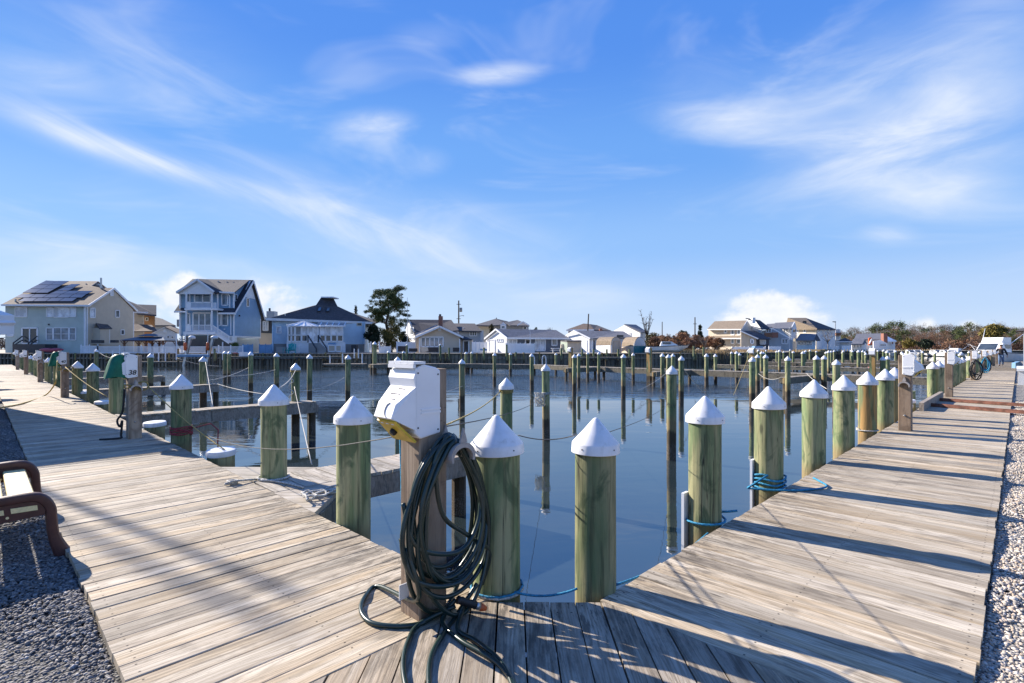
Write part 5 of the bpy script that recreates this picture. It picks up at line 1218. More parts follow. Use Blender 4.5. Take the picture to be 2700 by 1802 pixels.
h.roof([(1307, 868, 94.0), (1466, 870.5, 102), (1502, 892.5, 98), (1337, 891.5, 91.0)], 'r_grey', .22); h.roof([(1307, 868, 94.0), (1466, 870.5, 102), (1450, 886, 108), (1277, 893.5, 97.2)], 'r_grey', .2); h.fascia([(1277, 894, 96.9), (1307, 868.8, 93.7), (1337, 892.5, 90.8)], .3); h.fascia([(1337, 892.5, 90.9), (1502, 893.5, 97.9)], .3, name='gutter')
h.win(1412, 894, 1437, 925, ww, 2, 1, .24, 'glass_pale', name='sliding_door'); h.win(1454.6, 894, 1468, 911, ww, 1, 1, .25, 'glass_sky'); h.win(1340, 895, 1362, 912, ww, 2, 1, .2, 'glass_pale'); h.win(1385, 895, 1398, 911, ww, 1, 1, .22, 'glass')
for x in (1311, 1317, 1322): h.win(x, 894, x + 4, 902, g6, 1, 1, .1, 'glass_pale')
h.win(1290, 896, 1305, 929, g6, 1, 1, .16, 'white', name='door')
for (nm, lb, wl, rf, at) in (('hip_roofed_house', 'two storey cream and grey house with two hipped roofs behind the slate ranch', None, None, (-8, 128, BZ)),):
    h = House(nm, lb, 'house', at)
    h.wall([(1258, 856), (1290, 857), (1290, 931), (1258, 931)], 126, 's_cream'); h.wall([(1289, 856), (1334, 855), (1394, 858), (1394, 931), (1289, 931)], 127, 's_grey')
    h.roof([(1253, 857, 124.5), (1307.5, 840.5, 131), (1336, 856, 125.5), (1290, 858.5, 124)], 'r_mid', .3); h.roof([(1330, 851, 127), (1365, 844, 132), (1396, 858.5, 125.5), (1345, 858, 125)], 'r_mid', .3); h.roof([(1307.5, 840.5, 131), (1336, 856, 125.5), (1340, 848, 131)], 'r_dark', .3)
    h.wall([(1319, 857), (1327, 850), (1335, 857), (1335, 868), (1319, 868)], 124.8, 's_greywhite', .2, 'dormer'); h.win(1321.5, 859, 1332, 868, 124.7, 1, 1, .25, 'glass_sky'); h.win(1380, 861, 1389, 870, 126.9, 1, 1, .3, 'glass'); h.fascia([(1364, 858, 125), (1379, 849, 125), (1395, 858.5, 125)], .3); h.bars([((1309, 838, 131), (1309, 842, 131))], .2, 'dark', 'roof_vent')
h = House('white_ranch', 'second ranch house with bright white gable, right of the storage shed', 'house', (16, 95, BZ))
h.wall([(1495, 884), (1515, 873.5), (1554, 892), (1554, 931), (1495, 930)], ramp(1495, 99, 1554, 93.8), 's_white'); wv = ramp(1554, 94, 1664, 99); h.wall([(1554, 892), (1664, 889), (1664, 930), (1554, 931)], wv, 's_greywhite')
h.roof([(1514, 872, 96.6), (1643.5, 874, 103), (1670, 889.5, 98.8), (1555, 892.5, 93.4)], 'r_grey', .22); h.fascia([(1492, 886, 98.9), (1514, 872.6, 96.4), (1556, 893.5, 93.2)], .26); h.win(1562, 896, 1571, 925, wv, 1, 1, .22, 'glass_sky', name='door'); h.win(1627, 884.5, 1643, 889, 97.2, 1, 1, .12, 'glass', 'dark', 'skylight'); h.bars([((1549, 898, 93.8), (1549, 928, 93.8))], .2, 'white', 'downspout')
h = House('brown_hip_house', 'house with broad brown hipped roof rising behind the second ranch house', 'house', (20, 128, BZ))
h.wall([(1498, 869), (1606, 871), (1606, 931), (1498, 931)], 126, 's_greywhite'); h.roof([(1493, 870, 124.5), (1539, 853.5, 131), (1555, 855, 131), (1566, 869.5, 124.5)], 'r_brown', .3); h.roof([(1555, 855, 131), (1575, 858, 133), (1612, 872.5, 126), (1566, 869.5, 124.5)], 'r_char', .3); h.fascia([(1493, 871, 124.3), (1566, 870.5, 124.3)], .3); h.quadbox(1581, 867, 1588, 874, 124, 1, 's_brick', 'chimney')
h = House('white_two_storey_house', 'plain white two storey gabled house in front of the bare tree', 'house', (28, 128, BZ))
h.wall([(1618, 873), (1647, 857), (1688, 876), (1688, 931), (1618, 930)], ramp(1618, 131, 1688, 123.5), 's_white'); h.wall([(1688, 876), (1702, 876), (1702, 931), (1688, 931)], ramp(1688, 124, 1702, 134), 's_grey'); h.roof([(1646, 855, 127), (1690, 876.3, 122.8), (1706, 875, 133), (1677, 856.5, 138)], 'r_grey', .25); h.win(1660, 878, 1664, 884, ramp(1618, 131, 1688, 123.5), 1, 1, .2, 'glass')

# ---------------------------------------------------------------- right hand houses, farther off
h = House('tan_two_storey_house', 'tan two storey house with brown roof behind dry brush', 'house', (75, 142, BZ))
w11 = ramp(1868, 150, 1954, 139.5); h.wall([(1868, 870), (1954, 868), (1954, 926), (1868, 925)], w11, 's_sand'); h.roof([(1864.5, 868.5, 149), (1884.5, 847.5, 156), (1970, 845.5, 146), (1954.5, 868.5, 138.5)], 'r_tanr', .3); h.wall([(1954, 868), (1970, 848), (1986, 868), (1990, 926), (1954, 926)], ramp(1954, 140, 1990, 152), 's_grey'); h.fascia([(1865, 869.5, 148.6), (1954, 869.3, 138.2)], .25, name='gutter'); h.fascia([(1955, 869, 139), (1970.5, 846.5, 146), (1987, 869, 151)], .3)
h.roof([(1880, 886, 147), (1954, 886, 139), (1955, 892, 137), (1872, 892, 147)], 'r_tanr', .2); h.fascia([(1872, 893, 146.6), (1955, 893, 136.9)], .25)
for x0, y0, x1, y1 in ((1910, 870, 1917, 878), (1928, 870, 1936, 883), (1945, 870, 1952, 883), (1928, 894, 1936, 906), (1943, 895, 1953, 906), (1979, 895, 1986, 906)): h.win(x0, y0, x1, y1, w11 if x0 < 1960 else 136.3, 1, 1, .3, 'glass_sky')
h.wall([(1954, 874), (1994, 893), (1994, 924), (1954, 924)], 136.5, 's_sand'); h.roof([(1954, 873, 136), (1999, 893.5, 136), (2032, 894, 142), (1990, 872, 148)], 'r_dark', .25); h.fascia([(1953, 873.5, 135.9), (1999, 894, 135.9)], .3); h.wall([(1994, 893), (2028, 894), (2028, 924), (1994, 924)], 141, 's_char'); h.win(2004, 896, 2018, 908, 140.9, 3, 1, .25, 'glass_pale')
h = House('angular_house', 'angular pale house with blue black roof and wooden balcony', 'house', (92, 150, BZ))
h.wall([(1968, 840), (1992, 846), (2009, 866), (2006, 877), (1996, 882), (1980, 868)], ramp(1968, 151, 2009, 145.5), 's_white', .3); h.wall([(1996, 874), (2056, 866), (2090, 896), (2090, 926), (1996, 926)], 148, 's_grey', .3)
h.roof([(1991, 843, 146), (2004, 845, 151), (2031, 866, 148), (2009, 867, 145)], 'r_dark', .3); h.roof([(1966, 839, 146), (1990, 842, 147), (1984, 846, 145.5)], 'r_dark', .2); h.quadbox(1984, 838, 1992, 853, 145.2, 1.4, 's_white', 'chimney'); h.bars([((2037, 867, 146.5), (2088, 896, 146.5))], .35, 'white', 'rake'); h.quadbox(2016, 878, 2036, 889, 145.8, .2, 'pergola', 'balcony'); h.quadbox(2036, 877, 2052, 891, 146.2, .4, 's_brick', 'balcony'); h.win(2020, 867, 2033, 878, 147.9, 2, 1, .3, 'glass'); h.win(2061, 894, 2077, 907, 147.9, 2, 1, .3, 'glass_sky')
h = House('white_windowed_house', 'white house with grey roof and a row of upper windows', 'house', (105, 152, BZ))
w13 = ramp(2052, 155, 2087, 150); h.wall([(2052, 867), (2087, 866), (2087, 926), (2052, 926)], w13, 's_white'); h.wall([(2087, 866), (2096, 849), (2101, 866), (2101, 926), (2087, 926)], ramp(2087, 150, 2101, 158), 's_greywhite'); h.roof([(2036, 866.5, 148.5), (2044, 851.5, 157), (2096, 849, 158), (2088, 866.5, 149)], 'r_grey', .3); h.roof([(2018, 862, 152), (2022, 855, 158), (2046, 853, 159), (2040, 864, 152)], 'r_grey', .3)
for x in (2060, 2066.5, 2073, 2080): h.win(x, 867, x + 4.5, 877, w13, 1, 1, .28, 'glass')
for y in (868, 892): h.win(2090, y, 2098, y + 10, ramp(2087, 150, 2101, 158), 1, 1, .28, 'glass')
h = House('brown_hipped_villa', 'big cream house with tall brown hip roof, dark on its right slope', 'house', (125, 160, BZ))
w14 = ramp(2100, 166, 2152, 159.5); h.wall([(2100, 866.5), (2152, 866), (2152, 926), (2100, 926)], w14, 's_cream'); wz = ramp(2152, 160, 2202, 172); h.wall([(2152, 866), (2202, 868), (2202, 926), (2152, 926)], wz, 's_greywhite'); h.roof([(2070, 867.5, 169), (2077, 838.5, 168), (2124.5, 838.5, 169), (2154, 866.8, 158)], 'r_tanr', .35); h.roof([(2124.5, 838.5, 169), (2204, 868.5, 171.5), (2154, 866.8, 158)], 'r_dark', .35)  # shade of the right roof slope is put into its darker shingle colour
for x0, x1, Yf in ((2101, 2105, w14), (2119, 2125, w14), (2155, 2160, wz), (2183, 2189, wz)): h.win(x0, 868, x1, 877, Yf, 1, 1, .3, 'glass_sky')
h.win(2117, 848, 2125, 855, 163, 1, 1, .3, 'glass', 'dark', 'skylight'); h.wall([(2202, 868), (2216, 869), (2216, 926), (2202, 926)], 173, 's_grey'); h.win(2204, 870, 2214, 878, 172.9, 3, 1, .3, 'glass_sky'); h.win(2204, 886, 2214, 896, 172.9, 2, 1, .3, 'glass_sky'); h.bars([((2202, 882, 172.6), (2216, 882, 172.6))], .9, 'pergola', 'balcony')
h = House('grey_porch_house', 'low house with grey roof and blue grey porch below the brown villa', 'house', (122, 150, BZ))
h.wall([(2102, 896), (2150, 896), (2150, 926), (2102, 926)], 151, 's_skyblue'); h.roof([(2098, 897, 149), (2110, 880, 156), (2153, 880, 156), (2146, 897, 149)], 'r_grey', .3); h.roof([(2153, 880, 156), (2163, 897, 154), (2146, 897, 149)], 'r_dark', .3)
for x0, x1 in ((2103, 2111), (2113, 2118), (2122, 2127), (2132, 2137)): h.win(x0, 901, x1, 909, 150.9, 1, 1, .3, 'glass_sky')
for x in (2141, 2150): h.quadbox(x - .8, 897, x + .8, 912, 149.6, .3, 'white', 'porch_post')
h = House('gazebo_house', 'low white building with dark pyramid roof by the right hand water', 'house', (150, 160, BZ))
h.wall([(2213, 901), (2244, 901), (2244, 926), (2213, 926)], 161, 's_greywhite'); h.roof([(2206, 901, 159), (2228, 891, 164), (2248, 901, 160)], 'r_dark', .4); h.fascia([(2206, 902, 158.8), (2248, 902, 159.8)], .3)
h = House('tan_roofed_bungalow', 'little white bungalow with tan roof and dark porch openings', 'house', (168, 175, BZ))
h.wall([(2246, 906), (2284, 906), (2284, 928), (2246, 928)], 176, 's_white'); h.roof([(2241, 907, 174), (2250, 894, 180), (2281, 894, 181), (2274, 907, 174)], 'r_grey', .4); h.roof([(2281, 894, 181), (2286, 906, 178), (2274, 907, 174)], 'r_mid', .3)
for x in (2251, 2259, 2267): h.win(x, 907, x + 5, 918, 175.9, 1, 1, .35, 'glass')
h = House('long_grey_roofed_house', 'long house with grey roof and brick chimney before the woods', 'house', (180, 190, BZ))
h.wall([(2258, 894), (2360, 897), (2360, 928), (2258, 928)], 192, 's_white'); h.roof([(2252, 894.5, 190), (2258, 880.5, 198), (2331, 879.5, 199), (2322, 896, 190)], 'r_grey', .4); h.roof([(2331, 883, 196), (2364, 899, 192), (2340, 900, 188)], 'white', .4); h.quadbox(2330, 879.5, 2340.5, 905, 187.5, 1.5, 's_brick', 'chimney'); h.wall([(2303, 900), (2322, 897), (2340, 906), (2340, 928), (2303, 928)], 186, 's_white'); h.win(2320, 907, 2336, 914, 185.9, 3, 1, .4, 'glass'); h.win(2350, 897, 2356, 909, 191.8, 1, 1, .35, 's_brick', name='door')
h = House('red_sail_sign', 'tall narrow orange red panel with white slash beside the long grey roofed house', 'sign', (168, 182, BZ), None)
h.wall([(2291, 892), (2297, 890), (2300, 892), (2300, 910), (2291, 911)], 182, 'orange', .4, 'panel'); h.bars([((2292.5, 907, 181.7), (2298.5, 894, 181.7))], .35, 'white', 'slash'); h.bars([((2295.5, 908, 182.2), (2295.5, 926, 182.2))], .4, 'steel', 'pole')
# backs: every house gets a plain rear block so that it is solid from the side
# ================================================================ TREES AND PLANTS
def leaf_mat(name, c0, c1, rough=.75):
    m, n, b = mat(name)
    t = n.n('ShaderNodeAttribute', dict(attribute_name='tone')).outputs['Fac']; rn = n.n('ShaderNodeObjectInfo').outputs['Random']
    c = n.mix(t, c0, c1); k = n.math('ADD', n.math('MULTIPLY', rn, .4), .8)
    c = n.mix(1.0, c, n.n('ShaderNodeCombineColor', None, _0=k, _1=k, _2=k).outputs[0], 'MULTIPLY')
    link(n, c, b.inputs['Base Color']); b.inputs['Roughness'].default_value = rough; b.inputs['Specular IOR Level'].default_value = .25; return m
M['pine'] = leaf_mat('pine_needles', (.030, .055, .020), (.115, .130, .045))
M['darkleaf'] = leaf_mat('dark_evergreen', (.012, .022, .014), (.040, .055, .028))
M['cedar'] = leaf_mat('cedar_foliage', (.06, .055, .025), (.14, .12, .055))
M['oakleaf'] = leaf_mat('dry_oak_leaves', (.17, .075, .035), (.34, .20, .11))
M['greytwig'] = leaf_mat('grey_brown_twigs', (.105, .075, .055), (.20, .155, .115))
M['redtwig'] = leaf_mat('reddish_twigs', (.13, .065, .040), (.24, .14, .085))
M['goldleaf'] = leaf_mat('golden_needles', (.10, .085, .02), (.26, .20, .05))
M['palegrass'] = leaf_mat('dry_grass', (.30, .20, .10), (.48, .36, .20))
M['shrub'] = leaf_mat('shrub_leaves', (.04, .07, .02), (.13, .17, .05))
M['bark'] = simple('bark', (.085, .065, .05), .9, .25, 6, stretch=(1, 1, .3), bump=.3)
M['palebark'] = simple('pale_bark', (.20, .17, .14), .9, .2, 6)
def shards(name, centres, radii, n, ln, wd, m, parent=None, kind=None, flat=1.0, up=0.0, seed=0):
    """n small leaf or twig faces spread through ellipsoid clumps; tone differs clump by clump"""
    rg = np.random.default_rng(seed); C_ = np.array(centres, float); Rr = np.array(radii, float)
    if Rr.ndim == 1: Rr = np.stack([Rr, Rr, Rr * flat], 1)
    wt = Rr.prod(1) ** (2 / 3); idx = rg.choice(len(C_), n, p=wt / wt.sum())
    d = rg.normal(size=(n, 3)); d /= np.linalg.norm(d, axis=1)[:, None]
    p = C_[idx] + d * Rr[idx] * (rg.random(n) ** .45)[:, None]
    a = rg.normal(size=(n, 3)); a[:, 2] += up; a /= np.linalg.norm(a, axis=1)[:, None]; b = np.cross(a, rg.normal(size=(n, 3))); b /= np.linalg.norm(b, axis=1)[:, None]
    L = (ln * rg.uniform(.6, 1.4, n))[:, None]; W = (wd * rg.uniform(.6, 1.4, n))[:, None]
    v = np.stack([p - a * L / 2 - b * W / 2, p - a * L / 2 + b * W / 2, p + a * L / 2 + b * W * .2], 1).reshape(-1, 3)
    me = D.meshes.new(name); me.vertices.add(3 * n); me.vertices.foreach_set('co', v.reshape(-1).astype(np.float32)); me.loops.add(3 * n); me.loops.foreach_set('vertex_index', np.arange(3 * n, dtype=np.int32))
    me.polygons.add(n); me.polygons.foreach_set('loop_start', np.arange(0, 3 * n, 3, dtype=np.int32)); me.polygons.foreach_set('loop_total', np.full(n, 3, dtype=np.int32))
    ct = rg.random(len(C_)); tone = np.clip(ct[idx] * .65 + rg.random(n) * .35, 0, 1)
    at = me.attributes.new('tone', 'FLOAT', 'POINT'); at.data.foreach_set('value', np.repeat(tone, 3).astype(np.float32)); me.update(); me.materials.append(m)
    o = D.objects.new(name, me); COL.objects.link(o); o.parent = parent
    if kind: o['kind'] = kind
    return o
def limbs(mb, base, h, r, n, spread, rnd, lean=(0, 0), z0=.3, rise=.4):
    """trunk with bent limbs; returns limb tips"""
    tr = [Vector((base[0] + lean[0] * q * h + rnd.uniform(-.02, .02) * h, base[1] + lean[1] * q * h + rnd.uniform(-.02, .02) * h, base[2] + h * q)) for q in np.linspace(0, 1, 7)]
    mb.tube(tr, [r * (1 - .8 * q) for q in np.linspace(0, 1, 7)], 7); tips = []
    for i in range(n):
        k = z0 + (1 - z0) * (i + .5) / n; j = min(5, int(k * 6)); s = tr[j].lerp(tr[j + 1], k * 6 - j); a = rnd.uniform(0, 6.28); ln = spread * rnd.uniform(.6, 1.1) * (1.15 - .45 * k)
        d = Vector((math.cos(a), math.sin(a), 0)); m_ = s + d * ln * .5 + Vector((0, 0, ln * rise * rnd.uniform(.1, .6))); e = s + d * ln + Vector((0, 0, ln * rise * rnd.uniform(.5, 1.4)))
        mb.tube([s, m_, e], [r * .34 * (1 - .5 * k), r * .22 * (1 - .5 * k), r * .06], 5); tips += [e, m_.lerp(e, .5), m_.lerp(e, .75) + Vector((rnd.uniform(-.6, .6), rnd.uniform(-.6, .6), rnd.uniform(0, .5)))]
    return tips + [tr[-1]], tr
# big pine between the light blue house and the steep roofed one
p = PY(1020, 931, 101); t = thing('pine_tree', 'tall open crowned pine towering behind the light blue house', 'tree', (p.x, p.y, BZ)); rnd = random.Random(5)
mb = MB(); tips, tr = limbs(mb, (0, 0, 0), 11.4, .42, 17, 4.6, rnd, (.01, 0), .34, .30); mb.build('trunk', M['bark'], t, None, 0, True)
cl = []
for q in tips:
    for _ in range(3): cl.append(((q.x + rnd.uniform(-.7, .7), q.y + rnd.uniform(-.7, .7), q.z + rnd.uniform(-.1, .6)), rnd.uniform(.45, .95)))
for i in range(120):
    a = rnd.uniform(0, 6.28); k = rnd.uniform(-.25, 1.0); rr = 4.7 * math.sqrt(max(.02, 1 - max(0, k) ** 2)) * rnd.uniform(.55, 1.0); cl.append(((rr * math.cos(a), rr * math.sin(a), 8.1 + 4.0 * k + rnd.uniform(-.3, .3)), rnd.uniform(.30, .62)))
for i in range(10): a = rnd.uniform(0, 6.28); rr = rnd.uniform(.5, 3.0); cl.append(((rr * math.cos(a), rr * math.sin(a), rnd.uniform(3.6, 6.0)), rnd.uniform(.5, .9)))
shards('crown', [c[0] for c in cl], [c[1] for c in cl], 27000, .34, .09, M['pine'], t, None, .55, .3, 1)
def blob_tree(name, label, cat, px, ybase, ytop, Y, wpx, m, n, ln, wd, group=None, trunk=True, shape='round', seed=0, kind=None, zb=BZ, bark='bark', up=0.2):
    p = PY(px, ybase, Y); zt = EYE + (HY - ytop) / F * Y; hh = zt - zb; ww = wpx / F * Y / 2; rnd = random.Random(seed + int(px)); t = thing(name, label, cat, (p.x, p.y, zb), 0, group)
    if trunk: mb = MB(); limbs(mb, (0, 0, 0), hh * .82, max(.05, hh * .028), 6, ww * .8, rnd, (0, 0), .35, .6); mb.build('trunk', M[bark], t, None, 0, True)
    cl = []
    for i in range(16):
        k = rnd.random()
        if shape == 'cone': z = k * hh * .92 + .04 * hh; rr = ww * (1 - k) * .8
        elif shape == 'column': z = k * hh * .9 + .05 * hh; rr = ww * .45
        else: z = hh * (.30 + .55 * k); rr = ww * .75 * math.sqrt(max(.05, 1 - (2 * k - 1) ** 2))
        a = rnd.uniform(0, 6.28); cl.append(((rr * math.cos(a) * rnd.uniform(.4, 1), rr * math.sin(a) * rnd.uniform(.4, 1), z), (ww * .42, ww * .42, min(hh * .17, ww * .5)) if shape != 'cone' else (max(.15, rr * .7), max(.15, rr * .7), hh * .10)))
    cl.append(((0, 0, hh * .9), (ww * .25, ww * .25, hh * .1)))
    shards('crown', [c[0] for c in cl], [c[1] for c in cl], n, ln, wd, m, t, None, 1, up, seed + 3); return t
blob_tree('evergreen_hedge', 'dark dense evergreen shrub against the right end of the light blue house', 'shrub', 983, 931, 852, 94, 44, M['darkleaf'], 7000, .30, .16, None, True, 'round', 2)
blob_tree('golden_pine', 'bushy golden green pine below the tall pine', 'tree', 1033, 931, 846, 99, 64, M['goldleaf'], 5000, .32, .12, None, True, 'round', 3)
blob_tree('dark_shrub', 'dark shrub beside the white panel fence', 'shrub', 1066, 931, 872, 100, 34, M['darkleaf'], 2500, .32, .14, None, True, 'round', 4)
blob_tree('spiky_evergreen', 'small spiky dark evergreen top left of the tall pine', 'tree', 938, 931, 808, 108, 30, M['darkleaf'], 2500, .4, .12, None, True, 'cone', 5)
blob_tree('cedar_tree', 'olive brown cedar beside the white gable of the slate ranch', 'tree', 1296, 931, 856, 101, 56, M['cedar'], 5000, .34, .14, None, True, 'cone', 6)
blob_tree('round_tree', 'small dark round tree showing above the slate ranch roof', 'tree', 1413, 900, 861, 150, 22, M['darkleaf'], 900, .5, .3, 'little trees above the roofs', True, 'round', 7)
blob_tree('scrub_tree', 'pale thin scrub above the right end of the slate ranch roof', 'tree', 1448, 900, 862, 150, 36, M['greytwig'], 700, .7, .10, 'little trees above the roofs', True, 'round', 8)
blob_tree('evergreen_tree', 'dark green pine rising out of the dry oak brush', 'tree', 1846, 920, 857, 98, 34, M['darkleaf'], 4500, .32, .14, None, True, 'cone', 9)
for i, (px, yt, Y, wp_) in enumerate(((1727, 886, 92, 46), (1762, 880, 96, 56), (1795, 876, 95, 62), (1832, 882, 92, 56), (1868, 885, 95, 52), (1893, 891, 92, 44), (1812, 892, 88, 50), (1776, 893, 89, 46), (1742, 884, 110, 50))):
    blob_tree('oak_brush', 'rust brown oak bush on the bank, %s of the clump from the left' % ORD[i], 'bush', px, 925, yt, Y, wp_, M['oakleaf'] if i % 3 else M['redtwig'], 2600, .26, .14, 'dry oak bushes on the bank', True, 'round', 20 + i, bark='palebark')
blob_tree('grey_bush', 'dull grey green bush left of the dry oak clump', 'bush', 1722, 920, 876, 118, 60, M['cedar'], 1800, .4, .2, None, True, 'round', 41)
blob_tree('evergreen_bush', 'low dark bush at the top of the dry brush by the utility pole', 'bush', 1800, 920, 872, 112, 50, M['darkleaf'], 1800, .4, .2, None, True, 'round', 42)
# bare trees
def bare_tree(name, label, px, ytop, Y, wpx, n, group=None, seed=1, m='bark', zb=BZ):
    p = PY(px, 920, Y); hh = EYE + (HY - ytop) / F * Y - zb; t = thing(name, label, 'tree', (p.x, p.y, zb), 0, group); rnd = random.Random(seed); mb = MB(); sp = wpx / F * Y / 2
    mb.tube([(0, 0, 0), (0, 0, hh * .42)], [hh * .022, hh * .016], 6)
    tw = MB()
    for i in range(n):
        a = 2 * math.pi * i / n + rnd.uniform(-.3, .3); z0 = hh * rnd.uniform(.30, .45); d = Vector((math.cos(a), math.sin(a) * .7, 0)); r_ = sp * rnd.uniform(.4, 1); e = d * r_ + Vector((0, 0, hh * rnd.uniform(.75, 1.0))); m_ = d * r_ * .45 + Vector((0, 0, hh * .58))
        mb.tube([Vector((0, 0, z0)), m_, e], [hh * .012, hh * .007, hh * .002], 5)
        for k in range(7):
            s = m_.lerp(e, rnd.random()); q = s + Vector((rnd.uniform(-1, 1), rnd.uniform(-.6, .6), rnd.uniform(.2, 1))) * sp * .38; tw.tube([s, s.lerp(q, .5) + Vector((0, 0, .1)), q], [hh * .004, hh * .003, hh * .001], 4)
    mb.build('trunk', M[m], t, None, 0, True); tw.build('twigs', M[m], t)['kind'] = 'stuff'; return t
bare_tree('bare_tree', 'leafless tree standing alone against the sky beside the white two storey house', 1706, 818, 128, 50, 9, None, 4)
bare_tree('bare_tree', 'pale leafless shrub tree in front of the brown hip roofed villa', 2183, 868, 140, 66, 10, None, 6, 'palebark')
bare_tree('bare_tree', 'whitish dead branches among the dry oak bushes', 1858, 886, 84, 40, 9, None, 8, 'palebark')
# the wood on the far right shore
prof = [(2215, 884), (2240, 872), (2268, 866), (2290, 860), (2318, 853), (2340, 862), (2362, 846), (2392, 857), (2425, 858), (2450, 862), (2478, 854), (2500, 856), (2530, 860), (2556, 854), (2585, 860), (2610, 855), (2640, 850), (2660, 862), (2690, 860), (2730, 858)]
VAR = {}
def wood_tree(kind_, i):
    key = (kind_, i)
    if key in VAR: return VAR[key]
    rnd = random.Random(hash(kind_) % 97 + i * 7 if False else i * 7 + len(kind_)); t = D.objects.new('proto', None); mb = MB()
    limbs(mb, (0, 0, 0), .9, .018, 9, .36, rnd, (0, 0), .35, .8); tk = mb.mesh('trunk', M['bark'], True); cl = []
    for k in range(20):
        z = rnd.uniform(.34, .90); rr = .34 * math.sqrt(max(.06, 1 - ((z - .58) / .36) ** 2)); a = rnd.uniform(0, 6.28); q = rnd.uniform(.3, 1); cl.append(((rr * math.cos(a) * q, rr * math.sin(a) * q, z), (.13, .13, .11)))
    m_, n_, l_, w_ = {'bare': (M['greytwig'], 1500, .075, .0065), 'red': (M['redtwig'], 1500, .07, .007), 'pine': (M['pine'], 1500, .05, .022)}[kind_]
    o = shards('crown', [c[0] for c in cl], [c[1] for c in cl], n_, l_, w_, m_, None, None, 1, .5, i); cm = o.data; D.objects.remove(o)
    VAR[key] = (tk, cm); return VAR[key]
k = 0; cnt = dict(bare=0, red=0, pine=0); words = dict(bare='grey brown leafless tree', red='reddish brown leafless tree', pine='green pine')
rr_ = random.Random(12)
for row, (Yr, drop, step) in enumerate(((300, 0, 16), (262, 8, 19), (238, 17, 23))):
    px = 2212 + row * 5
    while px < 2760:
        yt = next((y0 + (y1 - y0) * (px - x0) / (x1 - x0) for (x0, y0), (x1, y1) in zip(prof[:-1], prof[1:]) if x0 <= px <= x1), 862) + drop + rr_.uniform(-3, 5)
        kd = 'pine' if (abs(px - 2362) < 9 and row == 0) or rr_.random() < (.28 if row < 2 else .22) else ('red' if rr_.random() < (.15 + .25 * row) else 'bare')
        Y = Yr + rr_.uniform(-10, 10); p = PY(px, 920, Y); hh = rr_.uniform(.9, 1.12) * max(5, EYE + (HY - yt) / F * Y - BZ); tk, cm = wood_tree(kd, rr_.randint(0, 2))
        cnt[kd] += 1
        t = thing('wood_tree', '%s of the far wood, %s from the left, %s row' % (words[kd], ORD[cnt[kd] % 60], ('rear', 'middle', 'front')[row]), 'tree', (p.x, p.y, BZ), rr_.uniform(0, 6), 'trees of the far wood'); wd = hh * rr_.uniform(.85, 1.25)
        for me, nm in ((tk, 'trunk'), (cm, 'crown')): inst(nm, me, t, (0, 0, 0), 0, (wd, wd, hh))
        px += step * rr_.uniform(.75, 1.25)
blob_tree('golden_tree', 'yellow green tree behind the white boats at the far right', 'tree', 2622, 920, 856, 150, 78, M['goldleaf'], 5000, .7, .3, None, True, 'round', 60)
blob_tree('golden_bush', 'olive bush at the foot of the far wood by the bungalow', 'bush', 2398, 920, 893, 200, 44, M['goldleaf'], 1500, .7, .4, None, True, 'round', 61)
blob_tree('dark_bush', 'dark bush between the far wood and the boats', 'bush', 2440, 922, 895, 196, 40, M['darkleaf'], 1500, .7, .4, None, True, 'round', 62)
cs, rs_ = [], []
for px in np.arange(2205, 2800, 5):
    Y = RNG.uniform(222, 250); u = (px - CX) / F; h_ = RNG.uniform(2.5, 5.5); cs.append((u * Y, Y, BZ + h_ * .45)); rs_.append((2.2, 2, h_ * .6))
shards('undergrowth', cs, rs_, 14000, .9, .35, M['redtwig'], None, 'stuff', 1, .3, 79)
# a low belt of scrub along the horizon behind the houses
cs, rs_ = [], []
for px in np.arange(-900, 2250, 14):
    Y = 330 + RNG.uniform(-40, 60); u = (px - CX) / F; h_ = RNG.uniform(5, 10); cs.append((u * Y, Y, BZ + h_ * .45)); rs_.append((RNG.uniform(4, 8), 5, h_ * .55))
shards('far_woods', cs, rs_, 26000, 1.7, .8, M['greytwig'], None, 'stuff', 1, .3, 77)
# dry grass along the bank, shrubs in the yards
cs, rs_ = [], []
for i in range(240):
    k = RNG.random(); a = Vector((31.2, 80)); 
    if k < .5: q = Vector((27 + 8 * RNG.random(), 81 + 10 * RNG.random()))
    else:
        f = RNG.random(); q = Vector((38 + 22 * f, 92 + 20 * f)) + Vector((-1.5, 3.0)) * RNG.uniform(.3, 3)
    cs.append((q.x, q.y, BZ + .2)); rs_.append((.9, .9, .35))
shards('dry_grass', cs, rs_, 14000, .5, .06, M['palegrass'], None, 'stuff', 1, 2.0, 78)
blob_tree('yard_grass_clump', 'yellow green ornamental grass beside the white fence of the tall blue house', 'plant', 619, 931, 903, 83, 26, M['shrub'], 900, .7, .05, None, False, 'round', 70, up=1.5)
# driftwood tangle on the water's edge
p = PY(1895, 930, 84); t = thing('driftwood_tangle', 'grey tangle of fallen branches hanging over the dark seawall', 'branches', (p.x, p.y, 1.2)); mb = MB(); rnd = random.Random(9)
for i in range(46):
    a = rnd.uniform(0, 6.28); s = Vector((rnd.uniform(-2.2, 2.2), rnd.uniform(-1.2, 1), rnd.uniform(-.4, 1.0))); e = s + Vector((math.cos(a) * 1.5, math.sin(a) * .8, rnd.uniform(-.5, 1.3))); mb.tube([s, s.lerp(e, .5) + Vector((0, 0, rnd.uniform(-.2, .3))), e], [.06, .045, .015], 4)
mb.build('branch_mass', M['palebark'], t)['kind'] = 'stuff'
